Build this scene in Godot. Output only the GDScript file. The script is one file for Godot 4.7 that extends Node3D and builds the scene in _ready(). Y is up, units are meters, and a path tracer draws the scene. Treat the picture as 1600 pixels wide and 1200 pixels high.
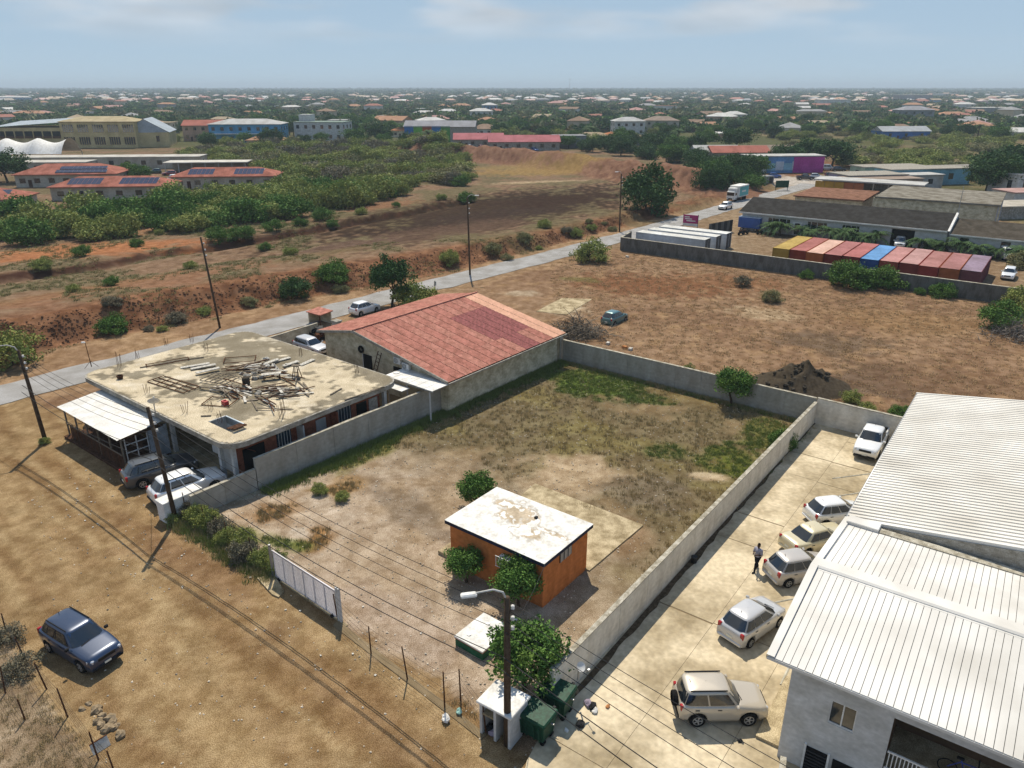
extends Node3D
# A vacant lot with a small orange house, seen from about 25 m up: y is up, metres, the viewer stands at x = z = 0.
const GRID := -0.668          # turn of the street grid: local x runs along the dirt road, local -z away from it
const ORD := ["first", "second", "third", "fourth", "fifth", "sixth", "seventh", "eighth", "ninth", "tenth", "eleventh", "twelfth", "thirteenth", "fourteenth", "fifteenth", "sixteenth", "seventeenth", "eighteenth", "nineteenth"]
var M := {}
var T := {}
var shapes := {}
var taken := {}
var rng := RandomNumberGenerator.new()
var n1 := FastNoiseLite.new()
var n2 := FastNoiseLite.new()
var n3 := FastNoiseLite.new()

# ---------------------------------------------------------------- mesh collector
class MB:
	var v := PackedVector3Array()
	var c := PackedColorArray()
	var col := Color.WHITE
	func tri(a: Vector3, b: Vector3, d: Vector3) -> void:
		v.append(a); v.append(b); v.append(d)
		c.append(col); c.append(col); c.append(col)
	func quad(a: Vector3, b: Vector3, d: Vector3, e: Vector3) -> void:
		tri(a, b, d); tri(a, d, e)
	func box(o: Vector3, s: Vector3, b := Basis()) -> void:
		var h := s * 0.5
		var p := []
		for i in 8:
			p.append(o + b * Vector3(h.x if i & 1 else -h.x, h.y if i & 2 else -h.y, h.z if i & 4 else -h.z))
		quad(p[4], p[6], p[7], p[5]); quad(p[0], p[1], p[3], p[2])
		quad(p[0], p[2], p[6], p[4]); quad(p[1], p[5], p[7], p[3])
		quad(p[2], p[3], p[7], p[6]); quad(p[0], p[4], p[5], p[1])
	func prism(poly: PackedVector2Array, y0: float, y1: float) -> void:
		var n := poly.size()
		var area := 0.0
		for i in n:
			area += poly[i].cross(poly[(i + 1) % n])
		if area < 0.0:
			poly = poly.duplicate()
			poly.reverse()
		for i in n:
			var a := poly[i]
			var b := poly[(i + 1) % n]
			quad(Vector3(a.x, y0, a.y), Vector3(b.x, y0, b.y), Vector3(b.x, y1, b.y), Vector3(a.x, y1, a.y))
		var t := Geometry2D.triangulate_polygon(poly)
		for i in range(0, t.size(), 3):
			var q := [poly[t[i]], poly[t[i + 1]], poly[t[i + 2]]]
			if (q[1] - q[0]).cross(q[2] - q[0]) < 0.0:
				q.reverse()
			tri(Vector3(q[0].x, y1, q[0].y), Vector3(q[1].x, y1, q[1].y), Vector3(q[2].x, y1, q[2].y))
			tri(Vector3(q[0].x, y0, q[0].y), Vector3(q[2].x, y0, q[2].y), Vector3(q[1].x, y0, q[1].y))
	func tube(pts: Array, r0: float, r1: float, n := 6) -> void:
		var old := []
		for i in pts.size():
			var d: Vector3 = (pts[mini(i + 1, pts.size() - 1)] - pts[maxi(i - 1, 0)]).normalized()
			var s := d.cross(Vector3.UP if absf(d.y) < 0.9 else Vector3.RIGHT).normalized()
			var w := s.cross(d)
			var r := lerpf(r0, r1, float(i) / maxf(1.0, pts.size() - 1))
			var ring := []
			for k in n:
				var a := TAU * k / n
				ring.append(pts[i] + (s * cos(a) + w * sin(a)) * r)
			if i > 0:
				for k in n:
					quad(old[k], ring[k], ring[(k + 1) % n], old[(k + 1) % n])
			if i == 0 or i == pts.size() - 1:
				for k in range(1, n - 1):
					if i == 0:
						tri(ring[0], ring[k], ring[k + 1])
					else:
						tri(ring[0], ring[k + 1], ring[k])
			old = ring
	func lathe(prof: Array, n := 16, o := Vector3.ZERO, b := Basis()) -> void:   # [radius, height] rows, bottom first
		for i in prof.size() - 1:
			for k in n:
				var a0 := TAU * k / n
				var a1 := TAU * (k + 1) / n
				var p: Array = prof[i]
				var q: Array = prof[i + 1]
				var A := o + b * Vector3(cos(a0) * p[0], p[1], sin(a0) * p[0])
				var B := o + b * Vector3(cos(a1) * p[0], p[1], sin(a1) * p[0])
				var D := o + b * Vector3(cos(a1) * q[0], q[1], sin(a1) * q[0])
				var E := o + b * Vector3(cos(a0) * q[0], q[1], sin(a0) * q[0])
				if p[0] > 0.0001:
					tri(A, B, D)
				if q[0] > 0.0001:
					tri(A, D, E)
	func mesh(smooth := false) -> ArrayMesh:
		var a := []
		a.resize(Mesh.ARRAY_MAX)
		a[Mesh.ARRAY_VERTEX] = v
		a[Mesh.ARRAY_COLOR] = c
		if smooth:
			var st := SurfaceTool.new()
			st.create_from_arrays(a)
			st.index()
			st.generate_normals()
			return st.commit()
		var n := PackedVector3Array()
		n.resize(v.size())
		for i in range(0, v.size(), 3):
			var q := (v[i + 2] - v[i]).cross(v[i + 1] - v[i]).normalized()
			n[i] = q; n[i + 1] = q; n[i + 2] = q
		a[Mesh.ARRAY_NORMAL] = n
		var m := ArrayMesh.new()
		m.add_surface_from_arrays(Mesh.PRIMITIVE_TRIANGLES, a)
		return m

func grid_mesh(nu: int, nv: int, f: Callable) -> ArrayMesh:   # smooth sheet through f(i, j)
	var v := PackedVector3Array()
	var ix := PackedInt32Array()
	for j in nv:
		for i in nu:
			v.append(f.call(i, j))
	for j in nv - 1:
		for i in nu - 1:
			var a := j * nu + i
			ix.append_array([a, a + 1, a + nu + 1, a, a + nu + 1, a + nu])
	return indexed(v, ix)

func indexed(v: PackedVector3Array, ix: PackedInt32Array, c = null) -> ArrayMesh:
	var a := []
	a.resize(Mesh.ARRAY_MAX)
	a[Mesh.ARRAY_VERTEX] = v
	a[Mesh.ARRAY_INDEX] = ix
	if c != null:
		a[Mesh.ARRAY_COLOR] = c
	var st := SurfaceTool.new()
	st.create_from_arrays(a)
	st.generate_normals()
	return st.commit()

func bx(x: float, y: float, z: float, b := 0.0) -> ArrayMesh:   # a box standing on y = 0, with chamfered upright and top edges when b > 0
	var key := "b%.3f,%.3f,%.3f,%.3f" % [x, y, z, b]
	if not shapes.has(key):
		var m := MB.new()
		if b <= 0.0:
			m.box(Vector3(0, y / 2, 0), Vector3(x, y, z))
		else:
			var p := oct(x, z, b)
			var q := oct(x - 2 * b, z - 2 * b, b * 0.6)
			for i in 8:
				var k := (i + 1) % 8
				m.quad(v3(p[i], 0), v3(p[k], 0), v3(p[k], y - b), v3(p[i], y - b))
				m.quad(v3(p[i], y - b), v3(p[k], y - b), v3(q[k], y), v3(q[i], y))
			for i in range(1, 7):
				m.tri(v3(q[0], y), v3(q[i + 1], y), v3(q[i], y))
				m.tri(v3(p[0], 0), v3(p[i], 0), v3(p[i + 1], 0))
		shapes[key] = m.mesh()
	return shapes[key]

func oct(x: float, z: float, b: float) -> PackedVector2Array:
	var h := x / 2
	var k := z / 2
	return PackedVector2Array([Vector2(-h + b, -k), Vector2(h - b, -k), Vector2(h, -k + b), Vector2(h, k - b), Vector2(h - b, k), Vector2(-h + b, k), Vector2(-h, k - b), Vector2(-h, -k + b)])

func v3(p: Vector2, y: float) -> Vector3:
	return Vector3(p.x, y, p.y)

# ---------------------------------------------------------------- nodes
func numbered(n: String) -> String:
	taken[n] = taken.get(n, -1) + 1
	return n if taken[n] == 0 else "%s_%03d" % [n, taken[n]]

func tag(o: Node3D, label: String, category: String, group := "", kind := "") -> Node3D:
	if label:
		o.set_meta("label", label)
	if category:
		o.set_meta("category", category)
	if group:
		o.set_meta("group", group)
	if kind:
		o.set_meta("kind", kind)
	return o

func thing(called: String, label: String, category: String, at := Vector3.ZERO, turn := 0.0, group := "") -> Node3D:
	var o := Node3D.new()
	o.name = numbered(called)
	add_child(o)
	o.position = at
	o.rotation.y = turn
	tag(o, label, category, group)
	return o

func part(parent: Node3D, called: String, m: Mesh, material: Material, at := Vector3.ZERO, rot := Vector3.ZERO) -> MeshInstance3D:
	var o := MeshInstance3D.new()
	o.name = called
	o.mesh = m
	o.material_override = material
	o.position = at
	o.rotation = rot
	parent.add_child(o, true)
	return o

func solo(called: String, m: Mesh, material: Material, label: String, category: String, at := Vector3.ZERO, rot := Vector3.ZERO, group := "") -> MeshInstance3D:
	var o := part(self, numbered(called), m, material, at, rot)
	tag(o, label, category, group)
	return o

func setting(called: String, m: Mesh, material: Material, at := Vector3.ZERO) -> MeshInstance3D:
	var o := part(self, numbered(called), m, material, at)
	o.set_meta("kind", "structure")
	return o

func face(d: Vector2) -> float:      # turn that points local +x along d (x, z)
	return atan2(-d.y, d.x)

# ---------------------------------------------------------------- materials
func noise_tex(key: String, size: int, freq: float, lo: Color, hi: Color, type := FastNoiseLite.TYPE_SIMPLEX_SMOOTH, octaves := 4, mid := 0.5, sd := 1, gain := 0.5, half := 0.38) -> NoiseTexture2D:
	var n := FastNoiseLite.new()
	n.noise_type = type
	n.frequency = freq
	n.fractal_octaves = octaves
	n.fractal_gain = gain
	n.seed = sd
	var g := Gradient.new()
	g.set_color(0, lo)
	g.set_color(1, hi)
	g.set_offset(0, mid - half)
	g.set_offset(1, mid + half)
	var t := NoiseTexture2D.new()
	t.width = size
	t.height = size
	t.seamless = true
	t.noise = n
	t.color_ramp = g
	T[key] = t
	return t

func mat(key: String, rgb := Color(0.5, 0.5, 0.5), rough := 0.85, metal := 0.0, fine := "soft", fs := 0.6, coarse := "blot", cs := 0.11, vc := false) -> StandardMaterial3D:
	if M.has(key):
		return M[key]
	var m := StandardMaterial3D.new()
	m.resource_name = key
	m.albedo_color = rgb.linear_to_srgb()
	m.roughness = rough
	m.metallic = metal
	m.cull_mode = BaseMaterial3D.CULL_DISABLED
	m.metallic_specular = 0.12 if rough > 0.84 else (0.3 if rough > 0.6 else 0.5)
	m.vertex_color_use_as_albedo = vc
	if fine:
		m.albedo_texture = T[fine]
		m.uv1_triplanar = true
		m.uv1_world_triplanar = true
		m.uv1_scale = Vector3(fs, fs, fs)
	if coarse:
		m.detail_enabled = true
		m.detail_albedo = T[coarse]
		m.detail_blend_mode = BaseMaterial3D.BLEND_MODE_MUL
		m.detail_uv_layer = BaseMaterial3D.DETAIL_UV_2
		m.uv2_triplanar = true
		m.uv2_world_triplanar = true
		m.uv2_scale = Vector3(cs, cs, cs)
	M[key] = m
	return m

func relief(m: StandardMaterial3D, tex: String, cm: float) -> StandardMaterial3D:
	m.heightmap_enabled = true
	m.heightmap_texture = T[tex]
	m.heightmap_scale = cm
	return m

func paint(key: String, rgb: Color) -> StandardMaterial3D:      # vehicle paint
	if M.has(key):
		return M[key]
	var m := mat(key, rgb, 0.3, 0.2, "", 1, "")
	m.clearcoat_enabled = true
	m.clearcoat = 0.8
	m.clearcoat_roughness = 0.08
	return m

func textures() -> void:
	noise_tex("soft", 512, 0.02, Color(0.88, 0.88, 0.88), Color(1, 1, 1))
	noise_tex("grain", 1024, 0.035, Color(0.72, 0.71, 0.69), Color(1, 1, 1), FastNoiseLite.TYPE_SIMPLEX_SMOOTH, 5, 0.5, 1, 0.7, 0.28)
	noise_tex("gravel", 1024, 0.07, Color(0.7, 0.68, 0.65), Color(1.0, 1.0, 1.0), FastNoiseLite.TYPE_SIMPLEX, 4, 0.5, 3, 0.75, 0.22)
	noise_tex("blot", 512, 0.008, Color(0.86, 0.85, 0.83), Color(1, 1, 1), FastNoiseLite.TYPE_SIMPLEX_SMOOTH, 5, 0.48, 5)
	noise_tex("blotch", 512, 0.01, Color(0.7, 0.68, 0.64), Color(1, 1, 1), FastNoiseLite.TYPE_SIMPLEX_SMOOTH, 6, 0.44, 7, 0.65, 0.3)
	noise_tex("dirt", 1024, 0.012, Color(0.8, 0.77, 0.73), Color(1, 1, 1), FastNoiseLite.TYPE_SIMPLEX_SMOOTH, 7, 0.5, 9, 0.72, 0.24)
	noise_tex("relief", 512, 0.05, Color(0, 0, 0), Color(1, 1, 1), FastNoiseLite.TYPE_SIMPLEX_SMOOTH, 4, 0.5, 11)

func materials() -> void:
	relief(mat("ground", Color(1, 1, 1), 0.95, 0, "gravel", 0.17, "dirt", 0.043, true), "gravel", 1.6)
	mat("asphalt", Color(0.44, 0.44, 0.44), 0.9, 0, "gravel", 0.33, "blot", 0.07)
	mat("yard", Color(0.66, 0.56, 0.39), 0.88, 0, "soft", 0.23, "blotch", 0.031)
	mat("joint", Color(0.3, 0.23, 0.14), 0.95, 0, "grain", 0.7)
	mat("slab", Color(0.62, 0.52, 0.34), 0.88, 0, "grain", 0.4, "blotch", 0.13)
	mat("line_paint", Color(0.72, 0.7, 0.6), 0.8, 0, "grain", 0.9, "blotch", 0.4)
	mat("wall_grey", Color(0.41, 0.39, 0.335), 0.92, 0, "soft", 0.3, "blot", 0.14).uv2_scale = Vector3(0.25, 0.1, 0.25)
	mat("wall_cream", Color(0.84, 0.79, 0.68), 0.9, 0, "soft", 0.3, "blot", 0.2).uv2_scale = Vector3(0.3, 0.15, 0.3)
	mat("wall_dark", Color(0.2, 0.2, 0.19), 0.93, 0, "grain", 0.3, "blotch", 0.14).uv2_scale = Vector3(0.3, 0.08, 0.3)
	mat("cap", Color(0.6, 0.57, 0.48), 0.9, 0, "grain", 0.5, "blotch", 0.3)
	mat("orange", Color(0.66, 0.235, 0.075), 0.85, 0, "soft", 0.35, "blot", 0.25).uv2_scale = Vector3(0.5, 0.2, 0.5)
	mat("red_orange", Color(0.52, 0.18, 0.1), 0.88, 0, "grain", 0.35, "blotch", 0.3)
	mat("navy_trim", Color(0.02, 0.025, 0.05), 0.7)
	mat("roof_white", Color(0.85, 0.84, 0.8), 0.75, 0, "soft", 0.4, "blot", 0.25, true)
	mat("roof_cream", Color(1, 1, 1), 0.92, 0, "grain", 0.25, "blot", 0.1, true)
	mat("fascia", Color(0.5, 0.48, 0.43), 0.9, 0, "grain", 0.4, "blotch", 0.3)
	mat("white", Color(0.84, 0.83, 0.79), 0.8, 0, "soft", 0.5, "blot", 0.2)
	mat("white_wall", Color(0.62, 0.62, 0.6), 0.88, 0, "soft", 0.4, "blot", 0.2)
	mat("blue_grey_wall", Color(0.42, 0.46, 0.5), 0.88, 0, "soft", 0.4, "blotch", 0.2)
	mat("sheet_metal", Color(0.68, 0.68, 0.66), 0.5, 0.15, "soft", 0.5, "blot", 0.15)
	mat("metal_white", Color(0.68, 0.665, 0.625), 0.6, 0, "", 1, "blot", 0.06)
	mat("metal_ribbed", Color(0.68, 0.655, 0.595), 0.6, 0, "", 1, "blot", 0.06)
	mat("seam_shade", Color(0.3, 0.29, 0.26), 0.9, 0, "", 1, "")
	mat("cream_wall", Color(0.72, 0.65, 0.47), 0.9, 0, "soft", 0.4, "blotch", 0.18)
	mat("tile_rose", Color(0.62, 0.25, 0.19), 0.8, 0, "grain", 0.5, "blotch", 0.2)
	mat("tile_rose_pale", Color(0.66, 0.29, 0.22), 0.8, 0, "grain", 0.5, "blotch", 0.24)
	mat("tile_maroon", Color(0.43, 0.14, 0.135), 0.8, 0, "grain", 0.5, "blotch", 0.4)
	mat("tile_peach", Color(0.82, 0.46, 0.31), 0.8, 0, "soft", 0.5, "blot", 0.2)
	mat("wood_dark", Color(0.13, 0.07, 0.045), 0.9, 0, "grain", 0.8, "blotch", 0.4)
	mat("wood_grey", Color(0.3, 0.26, 0.21), 0.92, 0, "grain", 1.1, "blotch", 0.6)
	mat("wood_pole", Color(0.14, 0.1, 0.07), 0.9, 0, "grain", 0.8, "blotch", 0.5)
	mat("board_white", Color(0.8, 0.78, 0.72), 0.85, 0, "grain", 1.0, "blotch", 0.7)
	mat("rust", Color(0.16, 0.075, 0.04), 0.92, 0, "grain", 1.2, "blotch", 0.8)
	mat("steel_dark", Color(0.05, 0.05, 0.05), 0.7, 0.3, "soft", 1.0)
	mat("galvanised", Color(0.45, 0.46, 0.47), 0.5, 0.6, "soft", 0.8)
	mat("gate_lilac", Color(0.62, 0.6, 0.63), 0.6, 0.1, "soft", 0.8)
	mat("cable", Color(0.03, 0.03, 0.03), 0.8, 0, "", 1, "")
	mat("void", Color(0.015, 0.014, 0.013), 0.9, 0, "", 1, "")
	var g := mat("glass", Color(0.012, 0.016, 0.02), 0.06, 0, "", 1, "")
	g.metallic_specular = 0.7
	g = mat("glass_blue", Color(0.04, 0.06, 0.075), 0.08, 0, "", 1, "")
	g.metallic_specular = 0.7
	g = mat("solar", Color(0.02, 0.025, 0.06), 0.15, 0.1, "", 1, "")
	mat("tyre", Color(0.018, 0.018, 0.018), 0.9)
	mat("rim", Color(0.5, 0.5, 0.5), 0.35, 0.7, "", 1, "")
	mat("trim_black", Color(0.02, 0.02, 0.021), 0.65)
	mat("lamp_red", Color(0.32, 0.012, 0.012), 0.2, 0, "", 1, "")
	mat("lamp_clear", Color(0.55, 0.57, 0.6), 0.12, 0.3, "", 1, "")
	mat("plate", Color(0.7, 0.7, 0.6), 0.6, 0, "", 1, "")
	mat("bin_green", Color(0.02, 0.085, 0.05), 0.5, 0, "soft", 0.8, "blotch", 0.7)
	M.bin_green.metallic_specular = 0.25
	mat("tank_green", Color(0.03, 0.14, 0.07), 0.7, 0, "soft", 0.8, "blotch", 0.5)
	mat("brick_red", Color(0.42, 0.12, 0.06), 0.9)
	mat("stone", Color(0.42, 0.33, 0.22), 0.95, 0, "grain", 1.5, "blotch", 0.9)
	mat("rock_dark", Color(0.11, 0.095, 0.075), 0.95, 0, "grain", 1.5, "blotch", 0.9)
	mat("bark", Color(0.12, 0.09, 0.065), 0.95, 0, "grain", 1.0)
	for k in [["leaf", Color(0.1, 0.185, 0.04)], ["leaf_deep", Color(0.055, 0.11, 0.034)], ["leaf_scrub", Color(0.25, 0.28, 0.08)], ["leaf_olive", Color(0.235, 0.225, 0.105)], ["leaf_grey", Color(0.19, 0.17, 0.115)], ["leaf_palm", Color(0.06, 0.11, 0.035)], ["grass_green", Color(0.17, 0.205, 0.06)], ["grass_dry", Color(0.38, 0.29, 0.15)]]:
		var m := mat(k[0], k[1], 0.75, 0, "", 1, "", 1, true)
		m.metallic_specular = 0.2
		m.backlight_enabled = true
		m.backlight = Color(0.25, 0.3, 0.1)
	mat("dark_roof", Color(0.062, 0.06, 0.058), 0.9, 0, "grain", 0.3, "blotch", 0.1)
	mat("brown_roof", Color(0.12, 0.105, 0.085), 0.9, 0, "grain", 0.3, "blotch", 0.1)
	mat("grey_roof", Color(0.32, 0.3, 0.255), 0.9, 0, "grain", 0.25, "blotch", 0.06)
	mat("rust_roof", Color(0.32, 0.17, 0.115), 0.9, 0, "grain", 0.3, "blotch", 0.1)

# ---------------------------------------------------------------- sky, camera, sun
func _ready() -> void:
	rng.seed = 7
	for k in [[n1, 0.06, 21], [n2, 0.35, 22], [n3, 0.012, 23]]:
		k[0].noise_type = FastNoiseLite.TYPE_SIMPLEX_SMOOTH
		k[0].frequency = k[1]
		k[0].seed = k[2]
		k[0].fractal_octaves = 4
	var cam := Camera3D.new()
	cam.name = "camera"
	cam.position = Vector3(0, 25.5, 0)
	cam.rotation_degrees = Vector3(-21.675, 0, 0)
	cam.fov = 54.30
	cam.near = 0.5
	cam.far = 60000
	add_child(cam)
	cam.current = true
	var env := Environment.new()
	env.background_mode = Environment.BG_SKY
	env.sky = Sky.new()
	var pan := PanoramaSkyMaterial.new()
	pan.panorama = sky_picture()
	env.sky.sky_material = pan
	env.tonemap_mode = Environment.TONE_MAPPER_LINEAR
	env.tonemap_exposure = 1.1
	env.sdfgi_enabled = true
	env.ssao_enabled = true
	env.ssil_enabled = true
	env.fog_enabled = true
	env.fog_density = 0.0002
	env.fog_light_color = Color(0.86, 0.93, 0.98)
	var we := WorldEnvironment.new()
	we.name = "environment"
	we.environment = env
	add_child(we)
	var sun := DirectionalLight3D.new()
	sun.name = "sun"
	sun.light_energy = 1.6
	sun.light_color = Color(1.0, 0.96, 0.89)
	sun.light_angular_distance = 0.5
	sun.shadow_enabled = true
	add_child(sun)
	sun.look_at_from_position(Vector3.ZERO, Vector3(0.066, -0.84, 0.54), Vector3.UP)
	textures()
	materials()
	ground()
	roads()
	lot_walls()
	orange_house()
	ruin()
	red_roof_building()
	white_building()
	container_yard()
	school_quarter()
	middle_town()
	poles_and_cables()
	fences_and_gate()
	street_things()
	parked_cars()
	person()
	lot_plants()
	scrub()
	town()
	ground_cover()

func sky_picture() -> ImageTexture:
	var w := 2048
	var h := 1024
	var im := Image.create(w, h, false, Image.FORMAT_RGBF)
	im.fill(Color(0.2, 0.19, 0.16))
	var cl := FastNoiseLite.new()
	cl.noise_type = FastNoiseLite.TYPE_SIMPLEX_SMOOTH
	cl.fractal_octaves = 5
	cl.frequency = 0.9
	cl.seed = 4
	for y in 512:
		var el := (0.5 - (y + 0.5) / h) * PI
		var up := sin(el)
		var air := Color(0.415, 0.555, 0.675).lerp(Color(0.12, 0.25, 0.5), clampf(up * 1.9, 0, 1))
		air = air.lerp(Color(0.52, 0.63, 0.68), exp(-up * 60.0) * 0.5)
		for x in w:
			var az := (x + 0.5) / w * TAU
			var r := 1.0 / (up + 0.07)
			var q := Vector2(cos(az), sin(az)) * r
			var n := cl.get_noise_2d(q.x * 0.42 + 3.0, q.y * 0.42)
			var a := smoothstep(-0.12, 0.42, n) * smoothstep(0.03, 0.1, up)
			var b := 0.62 + 0.2 * cl.get_noise_2d(q.x * 0.9 + 40.0, q.y * 0.9)
			im.set_pixel(x, y, air.lerp(Color(b * 0.97, b * 1.01, b * 1.06), a * 0.85))
	return ImageTexture.create_from_image(im)

# ---------------------------------------------------------------- terrain
const ROAD := [Vector2(-120, 22), Vector2(-72, -31), Vector2(-45.5, -61.6), Vector2(-30, -79.1), Vector2(-22.6, -87.4), Vector2(-13.6, -98), Vector2(7.3, -121.5), Vector2(25.7, -143.4), Vector2(44.3, -167), Vector2(60, -186.5), Vector2(84, -216)]
const BANK_FOOT := [Vector2(-120, 2), Vector2(-75, -44), Vector2(-51, -70.2), Vector2(-45.1, -77.3), Vector2(-35.6, -85.3), Vector2(-28.7, -93), Vector2(-17.7, -101.3), Vector2(-7.7, -111), Vector2(6.6, -128), Vector2(20, -145), Vector2(34, -163)]
const BANK_TOP := [Vector2(-126, -4), Vector2(-80, -50), Vector2(-54, -76), Vector2(-45, -84.6), Vector2(-33.5, -96.2), Vector2(-22, -106.4), Vector2(-10, -117), Vector2(3.3, -129.6), Vector2(19, -148.5), Vector2(31, -166)]
const GULLY := [Vector2(-130, -62), Vector2(-70.4, -100.6), Vector2(-62.3, -107), Vector2(-55.9, -117.8), Vector2(-49.6, -122.7), Vector2(-38.5, -136.9), Vector2(-30.4, -149), Vector2(-20.6, -162.6), Vector2(-11.3, -178.7)]
const RIDGE := [Vector2(-44, -330), Vector2(-36, -318), Vector2(-15, -298), Vector2(7, -279), Vector2(25, -256), Vector2(39, -227), Vector2(50, -208), Vector2(55, -198)]

func side_of(p: Vector2, line: Array) -> float:      # distance to a line of points, positive on its left-hand side (seen walking away)
	var best := 1e12
	var sgn := 1.0
	for i in line.size() - 1:
		var a: Vector2 = line[i]
		var d: Vector2 = line[i + 1] - a
		var t := clampf((p - a).dot(d) / d.length_squared(), 0.0, 1.0)
		var e := p - a - d * t
		var l := e.length_squared()
		if l < best:
			best = l
			sgn = -1.0 if d.x * e.y - d.y * e.x > 0.0 else 1.0
	return sqrt(best) * sgn

func height(x: float, z: float) -> float:
	var h := 0.0
	if z < -30 and x < 75 and z > -420 and x > -220:
		var p := Vector2(x, z)
		var foot := side_of(p, BANK_FOOT)
		if foot > 0.0:
			var top := -side_of(p, BANK_TOP)      # positive before the crest
			var full := clampf(2.6 - (x + 55.0) * 0.016, 1.2, 2.8) + n1.get_noise_2d(x, z) * 0.5
			if top > 0.0:
				h = full * smoothstep(0.0, 1.0, foot / (foot + top)) + n2.get_noise_2d(x * 0.7, z * 0.7) * 0.75 * smoothstep(0, 1.5, foot)
			else:
				h = full * lerpf(1.0, 0.35, smoothstep(0.0, 22.0, -top)) * (1.0 - smoothstep(25.0, 90.0, -top)) + n2.get_noise_2d(x, z) * 0.1
			var g := side_of(p, GULLY)
			if g > -4.0 and g < 16.0 and z > -185:
				h += (0.5 + n1.get_noise_2d(x * 2.0, z * 2.0) * 0.5) * smoothstep(-0.5, 0.9, g + n2.get_noise_2d(x, z) * 2.0 + n1.get_noise_2d(x * 3.0, z * 3.0) * 1.5) * (1.0 - smoothstep(2.0, 16.0, g)) - 0.6 * smoothstep(-4.0, -0.8, g) * (1.0 - smoothstep(-0.8, 0.2, g))
		if z < -180 and x > -70:
			var r := absf(side_of(p, RIDGE))
			if r < 18 and z > -332:
				h += (4.6 + n1.get_noise_2d(x, z) * 1.4) * (1.0 - smoothstep(0.0, 11.0 + n1.get_noise_2d(z, x) * 4.0, r)) * smoothstep(0.0, 14.0, Vector2(x - 55, z + 197).length())
	elif z < -420:
		h = n3.get_noise_2d(x * 0.05, z * 0.05) * 2.0 * smoothstep(420.0, 900.0, -z)
	return h

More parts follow.
